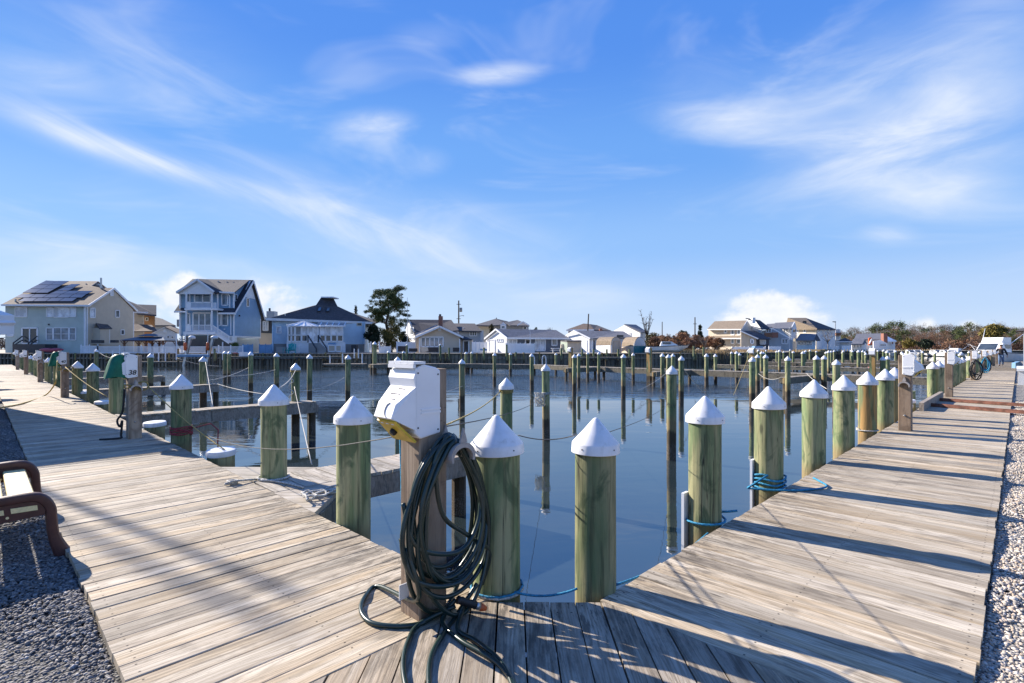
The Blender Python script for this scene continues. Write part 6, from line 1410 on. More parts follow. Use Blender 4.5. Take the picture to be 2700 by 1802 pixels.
# ================================================================ YARDS ALONG THE FAR SHORE
GND = BZ
def fence_pickets(name, label, px0, px1, Y0, Y1, ht, npost, group='white fences along the far seawall', z=BZ, gap=.14, m='white', pk=.06):
    a, b = Vector(((px0 - CX) / F * Y0, Y0, z)), Vector(((px1 - CX) / F * Y1, Y1, z)); t = thing(name, label, 'fence', a, 0, group); d = b - a; L = d.length; u = d.normalized()
    for i in range(npost + 1):
        p = u * (L * i / npost); mb = MB(); mb.ab(p + Vector((-.07, -.07, 0)), p + Vector((.07, .07, ht + .12))); mb.lathe([(.10, 0), (.10, .04), (.02, .12)], 4, (p.x, p.y, ht + .12)); mb.build('fence_post', M[m], t)
    mb = MB()
    for zz in (.12, ht - .04): mb.bar(Vector((0, 0, zz)), u * L + Vector((0, 0, zz)), .05, .09)
    mb.build('rails', M[m], t)['kind'] = 'stuff'; mb = MB(); n = int(L / gap)
    for i in range(n): p = u * (L * (i + .5) / n); mb.box(p + Vector((0, 0, ht / 2)), (pk, .03, ht))
    mb.build('pickets', M[m], t)['kind'] = 'stuff'; return t
fence_pickets('picket_fence', 'long low white picket fence on the seawall before the pergola', 258, 545, 81, 81, 1.05, 5)
fence_pickets('picket_fence', 'short white picket gate section beside the solar house corner', 214, 258, 82, 81, 1.15, 2)
fence_pickets('picket_fence', 'white picket fence behind the boat lift', 545, 640, 81, 81, 1.05, 3)
def panel_fence(label, pts, ht, npan, m='white', group='solid panel fences', name='panel_fence', z=BZ):
    a, b = [Vector(((px - CX) / F * Y, Y, z)) for px, Y in pts]; t = thing(name, label, 'fence', a, 0, group); d = b - a; L = d.length; u = d.normalized()
    for i in range(npan):
        p, q = u * (L * i / npan + .06), u * (L * (i + 1) / npan - .06); mb = MB(); mb.bar(p + Vector((0, 0, ht / 2)), q + Vector((0, 0, ht / 2)), .05, ht - .04); mb.build('panel', M[m], t)
    for i in range(npan + 1): p = u * (L * i / npan); mb = MB(); mb.box(p + Vector((0, 0, ht / 2 + .05)), (.13, .13, ht + .1)); mb.build('fence_post', M[m], t)
    return t
panel_fence('white vinyl panel fence in front of the slate ranch', ((1334, 82.5), (1409, 83)), 1.55, 6)
panel_fence('white vinyl panel fence left of the tan cottage', ((1046, 92), (1097, 92)), 1.9, 4)
panel_fence('stepped white fence panels between tan cottage and slate ranch', ((1244, 90), (1283, 95)), 1.9, 4)
panel_fence('light blue panel fence beside the tall blue house', ((628, 88), (664, 90)), 1.25, 3, 'bluefence')
panel_fence('light blue gate with diagonal brace left of the light blue house', ((684, 84.5), (716, 84.5)), 1.4, 2, 'bluefence', name='panel_gate')
panel_fence('pale blue grey fence panels behind the pergola', ((391, 98), (470, 98)), 1.7, 5, 's_greywhite')
panel_fence('blue gate section at the end of the white picket fence', ((641, 82), (666, 82.5)), 1.35, 2, 'bluefence')
panel_fence('pale grey gate panels beside the tall mooring pile', ((1000, 84), (1030, 84)), 1.1, 2, 's_greywhite')
panel_fence('low white deck railing of the tan two storey house', ((1930, 133), (2018, 130)), 1.2, 8)
panel_fence('white fence pieces in front of the angular house', ((2027, 132), (2058, 136)), 1.3, 4)
panel_fence('white boards at the seawall below the gazebo building', ((2220, 158), (2244, 160)), 1.6, 4)
panel_fence('grey fence behind the bare shrub tree', ((2168, 150), (2212, 158)), 1.5, 4, 's_greywhite')
# pergola
p0 = Vector(((323 - CX) / F * 84, 84, BZ)); t = thing('pergola', 'wooden pergola with two tiered blue grey metal roof', 'pergola', p0); Wp = 112 / F * 84; Hp = 2.05
for x in (0.3, Wp * .38, Wp * .55, Wp - .3):
    for y in (0, 3.2):
        mb = MB(); mb.ab((x - .11, y - .11, 0), (x + .11, y + .11, Hp)); mb.build('pergola_post', M['pergola'], t)
        mb = MB(); mb.bar((x + .05, y, Hp - .75), (x + .6, y, Hp - .05), .09); mb.bar((x - .05, y, Hp - .75), (x - .6, y, Hp - .05), .09); mb.build('brace', M['pergola'], t)
M['metalroof'] = simple('blue_grey_metal', (.075, .105, .14), .45, .1, 2, rnd=0)
for (x0, x1, y0, y1, z0, z1, ins) in ((-.3, Wp + .3, -.5, 3.7, Hp, Hp + .62, 1.7), (1.55, Wp - 1.55, .9, 2.3, Hp + .72, Hp + 1.1, 1.2)):
    mb = MB(); xm0, xm1, ym = x0 + ins, x1 - ins, (y0 + y1) / 2; v = [(x0, y0, z0), (x1, y0, z0), (x1, y1, z0), (x0, y1, z0), (xm0, ym, z1), (xm1, ym, z1)]
    mb.add(v, [(0, 1, 5, 4), (1, 2, 5), (2, 3, 4, 5), (3, 0, 4), (3, 2, 1, 0)]); mb.build('roof', M['metalroof'], t)
mb = MB(); mb.bar((0, 0, Hp - .05), (Wp, 0, Hp - .05), .1, .22); mb.bar((0, 3.2, Hp - .05), (Wp, 3.2, Hp - .05), .1, .22); mb.build('beam', M['pergola'], t)
# boat lift with two slanted arms
p0 = Vector(((533 - CX) / F * 74, 74, 0)); t = thing('boat_lift', 'empty boat lift with two slanted steel arms and a blue carriage beam', 'boat lift', p0, 0)
for x in (-2.2, 1.0):
    mb = MB(); mb.bar((x - .5, 0, -.3), (x + .55, 0, 3.9), .30); mb.build('lift_arm', M['steel'], t)
    mb = MB(); mb.lathe([(.0, 0), (.42, .05), (.46, .35), (.2, .5), (0, .52)], 12, (x + .75, 0, 3.75)); mb.build('motor_cover', M['s_greywhite'], t, None, 0, True)
    mb = MB(); mb.lathe([(.13, 0), (.19, .3), (.17, 1.0), (.12, 1.15)], 10, (x - .05, -.3, 2.15)); mb.build('orange_bumper', M['orange'], t, None, 0, True); mb = MB(); mb.tube([(x - .05, -.25, 1.6), (x - .05, -.25, 4.6)], .06, 6); mb.build('guide_pole', M['white'], t)
mb = MB(); mb.ab((-3.3, -.35, 1.25), (1.1, -.05, 1.5)); mb.build('carriage_beam', M['bluefence'], t); mb = MB(); mb.ab((-3.3, -.40, 1.5), (1.1, -.05, 1.62)); mb.build('carriage_top', M['white'], t)
for x in (-3.6, 1.6): mb = MB(); mb.lathe([(.14, -1.5), (.13, 2.4)], 8, (x, .3, 0)); mb.build('lift_pile', M['pile'], t)
# docks, ledges and ladders under the seawall
for lb, px0, px1, Y, z, wd in (('low floating dock in front of the white picket fence', 290, 490, 76, .55, 1.2), ('narrow ledge dock under the sunroom', 600, 915, 78, 1.25, .9), ('floating dock with sagging boards before the light blue house', 855, 965, 71, .35, 1.6), ('thin ledge dock under the sheds', 1530, 1665, 77.5, 1.15, .7)):
    walkway('floating_dock', lb, [P(px0, 1000, z) * 0 + Vector(((px0 - CX) / F * Y, Y, 0)), Vector(((px1 - CX) / F * Y, Y, 0))], wd, 'low docks under the far seawall', z=z, beam=.18, legs=3.5, legr=.10)
k = 0
for px, yt, yb, Y in ((297, 925, 957, 78), (316, 930, 958, 77.5), (404, 930, 957, 77.5), (418, 930, 957, 77.5), (436, 920, 955, 77.5), (465, 880, 950, 77.5), (870, 938, 958, 70.5), (903, 933, 958, 70.5), (955, 933, 958, 70.5), (934, 920, 945, 78), (945, 920, 945, 78), (978, 901, 930, 80.5), (1000, 901, 930, 80.5), (587, 902, 950, 76.5)):
    a, b = PY(px, yt, Y), PY(px, yb, Y); mb = MB(); mb.lathe([(.085, 0), (.085, a.z - b.z)], 8); tag(mb.build('white_dock_pole', M['white'], None, b), 'thin white dock pole under the far seawall, %s from the left' % ORD[k], 'pole', 'white dock poles'); k += 1
for k, (px, yt) in enumerate(((1161, 907), (1184, 917), (1276, 917), (1336, 909), (1073, 907), (1360, 929), (1480, 918), (1535, 921), (1565, 921), (1600, 921), (1630, 921), (1660, 921), (1829, 913), (1855, 915))):
    a = PY(px, yt, 79.3); piling(a.x, a.y, a.z, .15, 'dark capped post standing against the far seawall, %s from the left' % ORD[k], 'posts against the far seawall', n=8, cap='cone' if k in (0, 4) else None, cat='mooring pile')
# yard furniture
def chair(name, label, px, Y, m, group, s=1.0, rz=0.0):
    p = Vector(((px - CX) / F * Y, Y, BZ)); t = thing(name, label, 'chair', p, rz, group); mb = MB()
    for i in range(5): mb.bar((-.27 * s + i * .135 * s, -.30 * s, .36 * s), (-.27 * s + i * .135 * s, .25 * s, .26 * s), .11 * s, .03)
    mb.build('seat', M[m], t); mb = MB()
    for i in range(5): mb.bar((-.28 * s + i * .14 * s, .22 * s, .28 * s), (-.34 * s + i * .17 * s, .52 * s, (1.0 + .06 * (2 - abs(i - 2))) * s), .12 * s, .03, up=(0, 1, 0))
    mb.build('backrest', M[m], t)
    for q in (-1, 1):
        mb = MB(); mb.bar((q * .36 * s, -.35 * s, .58 * s), (q * .36 * s, .40 * s, .58 * s), .12 * s, .03); mb.build('armrest', M[m], t); mb = MB(); mb.bar((q * .34 * s, -.3 * s, 0), (q * .34 * s, -.3 * s, .58 * s), .09 * s, .03); mb.build('leg', M[m], t); mb = MB(); mb.bar((q * .32 * s, .45 * s, 0), (q * .32 * s, -.25 * s, .4 * s), .09 * s, .03); mb.build('leg', M[m], t)
chair('lounge_chair', 'turquoise slatted chair, left one of the pair on the sunroom dock', 758, 81.5, 'teal', 'turquoise slatted chairs', 1.45, R(-35)); chair('lounge_chair', 'turquoise slatted chair with a pale cushion, right one of the pair', 770, 81, 'teal', 'turquoise slatted chairs', 1.45, R(20))
def block(name, label, cat, px0, py0, px1, py1, Y, dep, m, group=None, bev=.05, legs=False):
    a, b = PY(px0, py1, Y), PY(px1, py0, Y); z0 = max(a.z, BZ) if a.z > BZ - .5 else a.z; mb = MB(); c = min(bev, (b.x - a.x) * .2, (b.z - z0) * .3); x0, x1, z1 = a.x, b.x, b.z
    sec = [(x0, z0), (x1, z0), (x1, z1 - c), (x1 - c, z1), (x0 + c, z1), (x0, z1 - c)]
    mb.prism([(x - x0, 0, z) for x, z in sec], (0, dep, 0)); o = mb.build(name, M[m], None, (x0, Y, 0)); return tag(o, label, cat, group)
block('deck_box', 'white deck box on the dock between the blue gate and the dark ledge', 'box', 630, 929, 654, 942, 79, .8, 'white'); block('cooler', 'red cooler by the white box on the dock', 'box', 614, 930, 622, 940, 79, .6, 'rope_r')
block('outdoor_sofa', 'dark outdoor sofa left of the tan cottage', 'sofa', 1049, 913, 1070, 928, 84, 1.0, 'dkfurn', 'dark yard furniture'); block('outdoor_sofa', 'dark padded sofa under the picture window of the tan cottage', 'sofa', 1122, 916, 1154, 929, 84, 1.0, 'dkfurn', 'dark yard furniture'); block('outdoor_table', 'low dark table beside the sofa left of the tan cottage', 'table', 1078, 919, 1098, 928, 84, 1.0, 'dkfurn', 'dark yard furniture')
o = block('tilted_cushion', 'cream cushion leaning tilted in front of the tan cottage', 'cushion', 1120, 918, 1136, 929, 82.5, .25, 'cush'); o.rotation_euler.y = R(-12)
block('round_planter', 'dark bins by the stone base of the light blue house', 'bin', 926, 910, 940, 930, 92, .9, 'dark'); block('garden_bench', 'grey wooden bench left of the turquoise chairs', 'bench', 728, 915, 752, 930, 84, .7, 's_stone'); block('white_shelf', 'white slatted shelf under the sunroom', 'shelf', 782, 910, 791, 929, 82.6, .4, 'white'); block('blue_kayak', 'short blue kayak leaning under the sunroom windows', 'kayak', 865, 904, 884, 909, 85.5, .5, 'bluefence')
block('dark_table', 'dark patio table by the door of the tan cottage', 'table', 1194, 917, 1210, 928, 84.5, 1, 'dkfurn'); block('grill', 'black covered grill under the tall blue house balcony', 'grill', 469, 900, 490, 912, 85, .9, 'dark', None, .2); block('covered_grill', 'dark covered grill beside the lean-to of the solar house', 'grill', 240, 897, 264, 905, 86, .9, 'dark'); block('covered_bin', 'dark low bin right of the lean-to on the solar house', 'bin', 290, 897, 303, 904, 88, .9, 'dark')
block('teal_kayak', 'small blue toy boat on the sand before the stepped white fence', 'toy', 1266, 920, 1284, 925, 84, .8, 'bluefence')
# pink kayaks on a rack
p = PY(136, 921, 81.5); t = thing('kayak', 'pink red kayak lying at the seawall before the solar house', 'kayak', (p.x, p.y, BZ))
mb = MB(); mb.tube([(-1.9 + 3.8 * i / 10, 0, .45 + .12 * abs(i - 5) / 5) for i in range(11)], [.05, .2, .29, .33, .35, .36, .35, .33, .29, .2, .05], 10); mb.build('hull', M['pinkhull'], t, None, 0, True); mb = MB(); mb.lathe([(.22, 0), (.24, .04)], 12, (0, 0, .79)); mb.build('cockpit_rim', M['dark'], t)
# decorative metal letters on the taupe wall
# picnic table and barrel before the slate ranch
p = PY(1467, 925, 88); t = thing('picnic_table', 'white picnic table in front of the slate ranch', 'table', (p.x, p.y, BZ)); mb = MB(); mb.ab((-.9, -.4, .72), (.9, .4, .80)); mb.build('table_top', M['white'], t)
for q in (-1, 1):
    mb = MB(); mb.ab((-.9, q * .75 - .14, .42), (.9, q * .75 + .14, .48)); mb.build('bench_board', M['white'], t)
    for x in (-.6, .6): mb = MB(); mb.bar((x, q * .6, 0), (x, q * .12, .72), .09, .06); mb.build('leg', M['white'], t)
block('tan_barrel', 'tan barrel beside the storage shed', 'barrel', 1479, 908, 1489, 925, 88, .8, 'cush', None, .15)
# ladder with looped handrails on the middle pier
p = PY(1424, 962, 50); mb = MB()
for x in (-.55, .55): mb.tube(spline([(x - .35, 0, -.2), (x - .35, 0, .5), (x - .28, 0, .75), (x - .1, 0, .78), (x, 0, .5), (x, 0, -.2)], 4), .05, 6)
tag(mb.build('dock_ladder', M['white'], None, (p.x, p.y - .3, .95)), 'white looped ladder rails on the long zigzag pier', 'ladder')
# sheds
SH = House
h = SH('storage_shed', 'tan storage shed with double door between the two ranch houses', 'shed', (10, 87, BZ), 'sheds on the far shore')
h.wall([(1496, 901), (1533, 901), (1533, 930), (1496, 930)], 86, 's_tan', .2, 'front_wall'); h.win(1506.5, 902, 1526, 929, 86, 2, 1, .08, 's_tan', 's_tan', name='door'); h.wall([(1478, 901), (1496, 901), (1496, 930), (1478, 929)], ramp(1478, 90, 1496, 86), 's_green', .2, 'side_wall'); h.roof([(1495, 899, 85.6), (1534, 899, 85.6), (1530, 897, 89), (1478, 899, 90)], 'r_mid', .15)
def gambrel(label, side_px, end_px, ytop, yeave, ybase, Ys, Y0, Ye, mside, mend, curved):
    h = SH('barn_shed', label, 'shed', PY(end_px[0], ybase, Y0), 'sheds on the far shore'); ws = ramp(side_px, Ys, end_px[0], Y0); we = ramp(end_px[0], Y0, end_px[1], Ye)
    h.wall([(side_px, yeave + 1), (end_px[0], yeave), (end_px[0], ybase), (side_px, ybase - 1.5)], ws, mside, .15, 'side_wall'); n = 8; w_ = end_px[1] - end_px[0]
    arc = [(end_px[0] + w_ * (.5 - .5 * math.cos(math.pi * i / n)), yeave - (yeave - ytop) * (math.sin(math.pi * i / n) ** (.8 if curved else 1.15))) for i in range(n + 1)]
    h.wall([(end_px[0], ybase)] + arc + [(end_px[1], ybase)], we, mend, .15, 'end_wall')
    fr = [V3(q, we) for q in arc]; bk = V3((side_px, yeave), Ys) - fr[0]
    for a, b in zip(fr[:-1], fr[1:]):
        mb = MB(); mb.prism([h.loc(a), h.loc(b), h.loc(b + bk), h.loc(a + bk)], (0, 0, .10)); mb.build('roof_strip', M['r_tanr'], h.r)
    return h, we
h, we = gambrel('barn shed with rounded tan roof nearest the slip', 1571.5, (1611, 1638), 890, 911, 931, 86, 82.5, 85, 's_white', 's_tan', True); h.win(1618, 900, 1632, 930, we, 1, 1, .08, 's_tan', 's_tan', name='door')
h, we = gambrel('barn shed with grey end wall and teal tarp', 1639, (1672, 1703), 889.6, 914, 932, 86.5, 82.5, 85, 's_tan', 's_grey', False)
h.wall([(1673, 912), (1703, 912), (1704, 933), (1673, 933)], lambda px: we(px) - .25, 'tealtarp', .12, 'tarp')
# utility poles and masts
def upole(label, px, yt, Y, r=.15, arms=(), group='utility poles', m='bark', zb=BZ, lamp=False, can=False, lean=0.0):
    p = PY(px, yt, Y); t = thing('utility_pole', label, 'pole', (p.x, p.y, zb), 0, group); H = p.z - zb; mb = MB(); mb.tube([(0, 0, 0), (lean * H, 0, H)], [r, r * .7], 8); mb.build('pole_shaft', M[m], t)
    for zz, L in arms: mb = MB(); mb.ab((-L / 2, -.06, H - zz), (L / 2, .06, H - zz + .12)); mb.build('crossarm', M['bark'], t)
    if can: mb = MB(); mb.lathe([(.0, 0), (.30, .02), (.30, .95), (.0, 1.0)], 10, (.5, 0, H - 2.6)); mb.build('transformer', M['s_stone'], t, None, 0, True); mb = MB(); mb.tube([(0, 0, H - 3.6), (.8, 0, H - 3.4), (1.2, 0, H - 3.5)], [.05, .05, .1], 6); mb.build('lamp_arm', M['dark'], t)
    if lamp: mb = MB(); mb.ab((-.9, -.2, H), (.1, .2, H + .25)); mb.build('lamp_head', M['dark'], t)
    return t
upole('tall utility pole with transformer behind the tan cottage', 1209.5, 793, 118, .20, ((.9, 1.0), (4.2, 1.0)), can=True)
upole('leaning utility pole in front of the brown hip roofed house', 1547, 828, 120, .19, (), lean=.05); upole('thin utility pole above the dry brush', 1746, 849, 150, .16); upole('utility pole beside the dark green pine in the dry brush', 1832.5, 837, 120, .17, ((1.6, .8),)); upole('street light pole right of the brown villa', 2202.5, 850, 175, .22, (), m='steel', lamp=True)
for px, yt, Y, lb in ((1074, 785, 84, 'very thin flagpole left of the steep roofed house'), (1397.5, 865, 82.5, 'thin white pole before the slate ranch'), (2081, 863, 140, 'thin white mast before the white windowed house'), (1561, 892, 84, 'thin pole before the second ranch house')):
    a = PY(px, yt, Y); mb = MB(); mb.tube([(0, 0, 0), (0, 0, a.z - BZ)], [.06, .03], 6); tag(mb.build('thin_pole', M['steel'] if px == 1074 else M['white'], None, (a.x, a.y, BZ)), lb, 'pole', 'thin poles in the yards')

# ================================================================ BOATS
def hull_mesh(L, B, H, sheer=.25, n=11, flare=.75):
    mb = MB(); rows = []
    for i in range(n):
        x = i / (n - 1); w_ = B / 2 * (1 - max(0, (x - .45) / .55) ** 2.2) * (.92 + .08 * min(1, x * 4)); top = H * (1 + sheer * x * x); keel = H * .0 + H * .55 * max(0, (x - .72) / .28) ** 2
        rk = L * .13 * x ** 3; xk, xm = x * L - rk, x * L - rk * .55; rows.append([(x * L, -w_, top), (xm, -w_ * flare, keel + (top - keel) * .35), (xk, 0, keel), (xm, w_ * flare, keel + (top - keel) * .35), (x * L, w_, top)])
    vs = [v for r in rows for v in r]; f = []
    for i in range(n - 1):
        for k in range(4): f.append((i * 5 + k, i * 5 + k + 1, (i + 1) * 5 + k + 1, (i + 1) * 5 + k))
        f.append((i * 5, (i + 1) * 5, (i + 1) * 5 + 4, i * 5 + 4))
    f.append((0, 4, 3, 2, 1)); mb.add(vs, f); return mb
M['gelcoat'] = simple('white_gelcoat', (.80, .80, .79), .25, .03, 1.5, rnd=.03, spec=.6); M['wrap'] = simple('shrink_wrap', (.74, .75, .78), .35, .05, 1.2, rnd=.02, bump=.25, bscale=3); M['woodhull'] = simple('varnished_hull', (.42, .26, .11), .4, .15, 3)
def boat(label, at, rz, L, B, H, cabin=True, wrap=False, m='gelcoat', group=None, fly=False, outriggers=False, z=0.0, stands=False, canvas=None, zs=1.0):
    t = thing('wrapped_boat' if wrap else 'motor_boat', label, 'boat', (at[0], at[1], z), rz, group); zb = zs if stands else -.25
    o = hull_mesh(L, B, H).build('hull', M[m], t, (0, 0, zb), 0, 'auto'); hz = zb + H
    if wrap: hz -= .0
    mb = MB(); mb.tube([(x * L, -B / 2 * (1 - max(0, (x - .45) / .55) ** 2.2) * .98, hz + H * .25 * x * x - .06) for x in np.linspace(0, 1, 9)], .05, 5); mb.tube([(x * L, B / 2 * (1 - max(0, (x - .45) / .55) ** 2.2) * .98, hz + H * .25 * x * x - .06) for x in np.linspace(0, 1, 9)], .05, 5); mb.build('rub_rail', M['dark' if not wrap else 'wrap'], t)
    if wrap:
        mb = MB(); n = 9; vs = []
        for i in range(n):
            x = i / (n - 1); w_ = B / 2 * (1 - max(0, (x - .45) / .55) ** 2.2) * 1.02; top = hz + H * .25 * x * x; rg = hz + wrap * (math.sin(math.pi * min(1, .18 + x * .82)) ** .7) + .15
            vs += [(x * L, -w_, top - .3), (x * L, -w_ * .96, top + .10), (x * L, 0, max(rg, top + .1)), (x * L, w_ * .96, top + .10), (x * L, w_, top - .3)]
        mb.add(vs, [(i * 5 + k, (i + 1) * 5 + k, (i + 1) * 5 + k + 1, i * 5 + k + 1) for i in range(n - 1) for k in range(4)] + [(0, 1, 2, 3, 4)]); mb.build('wrap_cover', M['wrap'], t, None, 0, 'auto')
    if cabin:
        c = MB(); c.prism([(L * .30, -B * .36, hz), (L * .34, -B * .34, hz + H * .75), (L * .56, -B * .32, hz + H * .75), (L * .72, -B * .26, hz + H * .15)], (0, B * .68, 0)); c.build('cabin', M['gelcoat'], t)
        g = MB(); g.prism([(L * .57, -B * .28, hz + H * .68), (L * .575, -B * .28, hz + H * .70), (L * .70, -B * .24, hz + H * .26), (L * .69, -B * .24, hz + H * .24)], (0, B * .52, 0)); g.build('windscreen', M['glass'], t)
        for q in (-1, 1): g = MB(); g.ab((L * .36, q * B * .352 - .02, hz + H * .34), (L * .55, q * B * .352 + .02, hz + H * .62)); g.build('side_window', M['glass'], t)
    if fly: c = MB(); c.prism([(L * .30, -B * .3, hz + H * .76), (L * .30, -B * .3, hz + H * 1.15), (L * .50, -B * .3, hz + H * 1.15), (L * .55, -B * .3, hz + H * .76)], (0, B * .6, 0)); c.build('flybridge', M['gelcoat'], t)
    if canvas:
        c = MB(); c.ab((L * .25, -B * .36, hz + H * 1.50), (L * .55, B * .36, hz + H * 1.56)); c.build('canvas_top', M[canvas], t); c = MB()
        for x in (.27, .53):
            for q in (-1, 1): c.tube([(L * x, q * B * .33, hz), (L * x, q * B * .33, hz + H * 1.50)], .03, 5)
        c.build('canvas_frame', M['steel'], t)['kind'] = 'stuff'
    if outriggers:
        for q in (-1, 1): c = MB(); c.tube([(L * .45, q * B * .4, hz + H * .6), (L * .1, q * B * .7, hz + H * 1.9)], [.05, .02], 5); c.build('outrigger', M['gelcoat'], t)
    if stands:
        c = MB()
        for x in (.15, .45, .75):
            for q in (-1, 1): c.tube([(L * x, q * B * .55, -.02), (L * x, q * B * .28, zb + H * .35)], .05, 5)
        c.ab((L * .1, -.15, -.02), (L * .75, .15, zb + .02)); c.build('boat_stands', M['rust'], t)['kind'] = 'stuff'
    return t
GB = 'boats laid up on land'
# boats on the left yard, bows to the boardwalk: only the nearest bow shows, their shadows cross the boards
for i, (t0, s_tip, L, wr) in enumerate(((15.2, .52, 8.0, 1.4), (25.4, -.3, 8.5, 1.6), (30.6, -.2, 8.0, 1.5), (37.2, -.3, 8.5, 1.5))):
    a = st(s_tip - L, t0); boat('white shrink wrapped boat at the left picture edge' if i == 0 else 'wrapped boat in the left yard outside the picture, %s behind the nearest' % ORD[i - 1], a, ANG_R, L, 2.9, 1.0 if i == 0 else 1.45, False, wr, group=GB, z=GZ, stands=True, zs=.85 if i == 0 else 1.0)
for s0, t0, H_, lb in ((-2.28, 20.2, 9.4, 'tall unseen pole added at the left whose shadow crosses the boards'), (-3.35, 24.0, 11.6, 'second unseen pole added farther left for its shadow band')):
    p = st(s0, t0); mb = MB(); mb.tube([(0, 0, 0), (0, 0, H_)], [.065, .045], 8); tag(mb.build('shadow_pole', M['bark'], None, (p.x, p.y, GZ)), lb, 'pole', 'unseen poles added at the left')  # unseen poles, added to cast soft shadow bands on the boards
# unseen building added beyond the left frame edge to shade the left boardwalk
p = st(-9.05, 17.8); t = thing('shade_building', 'unseen boarded building added in the left yard to shade the boardwalk', 'building', (p.x, p.y, GZ), ANG_R)
for i in range(30): mb = MB(); mb.ab((i * .3, -.03, 0), (i * .3 + .285, .0, 4.9)); mb.build('board', M['timber'], t)
for i in range(8): mb = MB(); mb.ab((9.0, i * .3, 0), (9.03, i * .3 + .285, 4.9)); mb.build('board', M['timber'], t)
mb = MB(); mb.ab((0, .01, 0), (8.98, 2.4, 4.85)); mb.build('core', M['dark'], t); mb = MB(); mb.prism([(-.1, -.1, 4.9), (9.1, -.1, 4.9), (9.1, 2.5, 5.15), (-.1, 2.5, 5.15)], (0, 0, .1)); mb.build('roof', M['r_grey'], t)
# far centre
p = PY(1706, 925, 84); boat('white cabin cruiser under cover on the bank right of the teal tarp', (p.x, 84), R(-12), 6.6, 2.4, 1.0, True, False, group='boats on the far bank', z=BZ + .35)
p = PY(1754, 925, 88); boat('old wooden hulled boat on the bank before the dry brush', (p.x, 88), R(-8), 5.4, 2.0, .65, True, False, 'woodhull', 'boats on the far bank', z=BZ + .4)
block('blue_tarp_boat', 'low blue covered skiff by the dark seawall', 'boat', 1990, 913, 2012, 918, 118, 1.5, 'bluefence', None, .3)
p = PY(2050, 943, 110); boat('low pale skiff on the water below the row of short posts', (p.x - 3, 108), R(-25), 7.0, 1.8, .5, False, False, group='boats in the far marina')
# the far right marina
rb = random.Random(3)
for i, (px, Y, L, fly, out) in enumerate(((2352, 158, 8, 0, 0), (2386, 166, 7, 0, 0), (2412, 172, 8, 0, 0), (2446, 170, 9, 0, 0), (2472, 160, 7, 0, 0), (2500, 168, 9, 0, 0), (2534, 150, 10, 1, 1), (2560, 118, 11, 1, 1), (2586, 128, 9, 0, 1), (2606, 112, 9, 1, 0))):
    p = PY(px, 930, Y); boat('small white boat of the far marina, %s from the left' % ORD[i], (p.x, p.y), rb.uniform(-2.6, -1.2), L, L * .32, 1.3, True, False, group='boats in the far marina', fly=bool(fly), outriggers=bool(out))
p = st(93, .6); boat('big white sport yacht with outriggers behind the walking person', (p.x, p.y), R(205), 9.5, 3.4, 1.7, True, False, group='boats in the far marina', fly=True, outriggers=True, z=0.4)
p = st(74, -6.5); boat('white shrink wrapped boat on the right yard beyond the hut', (p.x, p.y), R(60), 10, 3.4, 1.8, False, 2.0, group=GB, z=GZ, stands=True)

# ================================================================ RIGHT YARD
p = st(30.4, -.02); t = thing('dock_box', 'white dock box with overhanging lid on the gravel at the right edge', 'dock box', (p.x, p.y, GZ), ANG_R)
mb = MB(); mb.prism([(-.60, -.62, 0), (.60, -.62, 0), (.66, -.66, .60), (-.66, -.66, .60)], (0, .66, 0)); mb.build('box_body', M['gelcoat'], t); mb = MB(); mb.prism([(-.74, -.74, .58), (.74, -.74, .58), (.74, -.74, .68), (.60, -.74, .76), (-.60, -.74, .76), (-.74, -.74, .68)], (0, .82, 0)); mb.build('lid', M['gelcoat'], t)
p = st(50, -.28); t = thing('wooden_hut', 'brown boarded hut with dark eaves at the right picture edge', 'hut', (p.x, p.y, GZ), ANG_R)
for i in range(18): mb = MB(); mb.ab((i * .2, -.03, 0), (i * .2 + .185, 0, 2.75)); mb.build('board', M['timber'], t)
for i in range(11): mb = MB(); mb.ab((-.03, -.2 * (i + 1), 0), (0, -.2 * i - .015, 2.75)); mb.build('board', M['timber'], t)
mb = MB(); mb.ab((.0, -2.2, 0), (3.6, -.03, 2.72)); mb.build('core', M['dark'], t); mb = MB(); mb.add([(-.5, .45, 2.72), (4.1, .45, 2.72), (4.1, -2.7, 2.72), (-.5, -2.7, 2.72), (1.0, -1.1, 3.45), (2.6, -1.1, 3.45)], [(0, 1, 5, 4), (1, 2, 5), (2, 3, 4, 5), (3, 0, 4), (3, 2, 1, 0)]); mb.build('roof', M['r_char'], t)
mb = MB(); mb.ab((-.06, -.06, 0), (.02, .04, 2.72)); mb.build('corner_board', M['white'], t)
p = st(54, -.02); block_o = MB(); block_o.prism([(-.25, 0, 0), (.25, 0, 0), (.3, 0, .3), (.1, 0, .5), (-.25, 0, .4)], (0, .3, 0)); tag(block_o.build('blue_tarp', M['bluefence'], None, (p.x, p.y, DECK)), 'light blue covered item beside the brown hut', 'tarp')

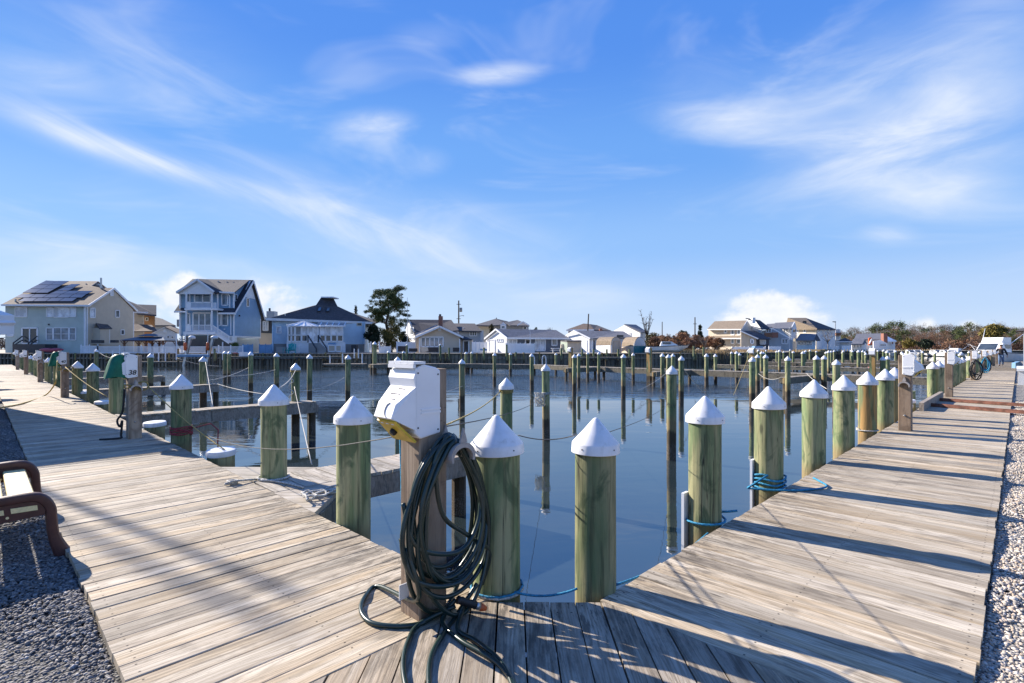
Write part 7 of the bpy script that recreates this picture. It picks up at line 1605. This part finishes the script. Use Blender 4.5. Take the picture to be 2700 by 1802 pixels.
# ================================================================ PERSON
def person():
    p = st(71.5 * 52 / 62 * 1.0, 1.05); t = thing('person', 'person in dark hoodie and blue jeans walking on the right boardwalk', 'person', (p.x, p.y, DECK), math.atan2(-p.y, -p.x) + math.pi / 2)
    m_skin = simple('skin', (.42, .25, .18), .6, .05, 5, rnd=0); m_jk = simple('dark_jacket', (.022, .022, .028), .8, .2, 6, rnd=0); m_jn = simple('blue_jeans', (.12, .19, .32), .8, .15, 8, rnd=0); m_sh = simple('shoe', (.05, .045, .045), .6, .1, 8, rnd=0); m_hr = simple('dark_hair', (.03, .022, .018), .7, .1, 8, rnd=0)
    def skin(name, V, E, Rr, m, root, lv=2):
        me = D.meshes.new(name); me.from_pydata(V, E, [])
        o = D.objects.new(name, me); COL.objects.link(o); o.parent = t; sk = o.modifiers.new('skin', 'SKIN'); sk.use_smooth_shade = True
        for i, r in enumerate(Rr): me.skin_vertices[0].data[i].radius = (r, r) if not hasattr(r, '__len__') else r
        me.skin_vertices[0].data[root].use_root = True
        s = o.modifiers.new('subsurf', 'SUBSURF'); s.levels = lv; s.render_levels = lv; me.materials.append(m); return o
    # facing local -y (towards the camera), mid-stride
    V = [(0, 0, .96), (0, .01, 1.12), (0, .02, 1.32), (0, .01, 1.46), (0, -.01, 1.56), (0, -.02, 1.66), (0, -.02, 1.76),
         (-.09, 0, .92), (-.10, -.10, .50), (-.10, -.06, .09), (-.11, -.18, .035), (.09, 0, .92), (.10, -.02, .50), (.10, .22, .13), (.11, .12, .045),
         (-.19, .01, 1.42), (-.30, -.02, 1.18), (-.22, -.20, 1.06), (-.17, -.27, 1.06), (.19, .01, 1.42), (.31, .06, 1.16), (.38, .02, .92), (.39, .0, .83)]
    E = [(0, 1), (1, 2), (2, 3), (3, 4), (4, 5), (5, 6), (0, 7), (7, 8), (8, 9), (9, 10), (0, 11), (11, 12), (12, 13), (13, 14), (3, 15), (15, 16), (16, 17), (17, 18), (3, 19), (19, 20), (20, 21), (21, 22)]
    Rr = [.13, .13, .15, .09, .055, .088, .07, .095, .062, .045, .04, .095, .062, .045, .04, .062, .048, .036, .034, .062, .048, .036, .034]
    skin('body', V, E, Rr, m_skin, 0)
    skin('jacket', [V[i] for i in (0, 1, 2, 3)] + [V[15], V[16], V[17], V[19], V[20], V[21]], [(0, 1), (1, 2), (2, 3), (3, 4), (4, 5), (5, 6), (3, 7), (7, 8), (8, 9)], [.165, .165, .175, .11, .085, .07, .055, .085, .07, .055], m_jk, 1)
    skin('jeans', [V[0], V[7], V[8], V[9], V[11], V[12], V[13]], [(0, 1), (1, 2), (2, 3), (0, 4), (4, 5), (5, 6)], [.15, .115, .08, .068, .115, .08, .068], m_jn, 0)
    for q in ((-.10, -.05, .06), (.10, .24, .10)): skin('shoe', [(q[0], q[1] + .04, q[2]), (q[0], q[1] - .08, q[2] - .01), (q[0], q[1] - .19, q[2] - .02)], [(0, 1), (1, 2)], [.055, .052, .042], m_sh, 0)
    mb = MB(); mb.lathe([(.092, 0), (.100, .05), (.085, .10), (.05, .135), (.01, .145)], 12, (0, .005, 1.665)); mb.build('hair', m_hr, t, None, 0, True)
    mb = MB(); mb.lathe([(.012, 0), (.018, .02), (.006, .05)], 6, (0, -.112, 1.64)); mb.build('nose', m_skin, t, None, 0, True)
    for q in (-1, 1): mb = MB(); mb.lathe([(.003, -.012), (.013, 0), (.003, .012)], 6, (q * .035, -.098, 1.685)); mb.build('eye', m_hr, t)
    mb = MB(); mb.ab((-.028, -.106, 1.605), (.028, -.098, 1.614)); mb.build('mouth', m_hr, t)
    for q in (-1, 1): mb = MB(); mb.lathe([(.004, -.03), (.016, 0), (.004, .03)], 6, (q * .095, 0, 1.66)); mb.build('ear', m_skin, t)
    for (hx, hy, hz, sx) in ((-.16, -.29, 1.05, 1), (.39, -.01, .80, 1)):
        for k in range(4): mb = MB(); mb.tube([(hx + (k - 1.5) * .017, hy, hz), (hx + (k - 1.5) * .018, hy - .02, hz - .045), (hx + (k - 1.5) * .017, hy - .005, hz - .08 + .006 * abs(k - 1.5))], [.010, .009, .006], 5); mb.build('finger', m_skin, t)
        mb = MB(); mb.tube([(hx - .03, hy, hz + .01), (hx - .05, hy - .02, hz - .03)], [.011, .007], 5); mb.build('thumb', m_skin, t)
person()
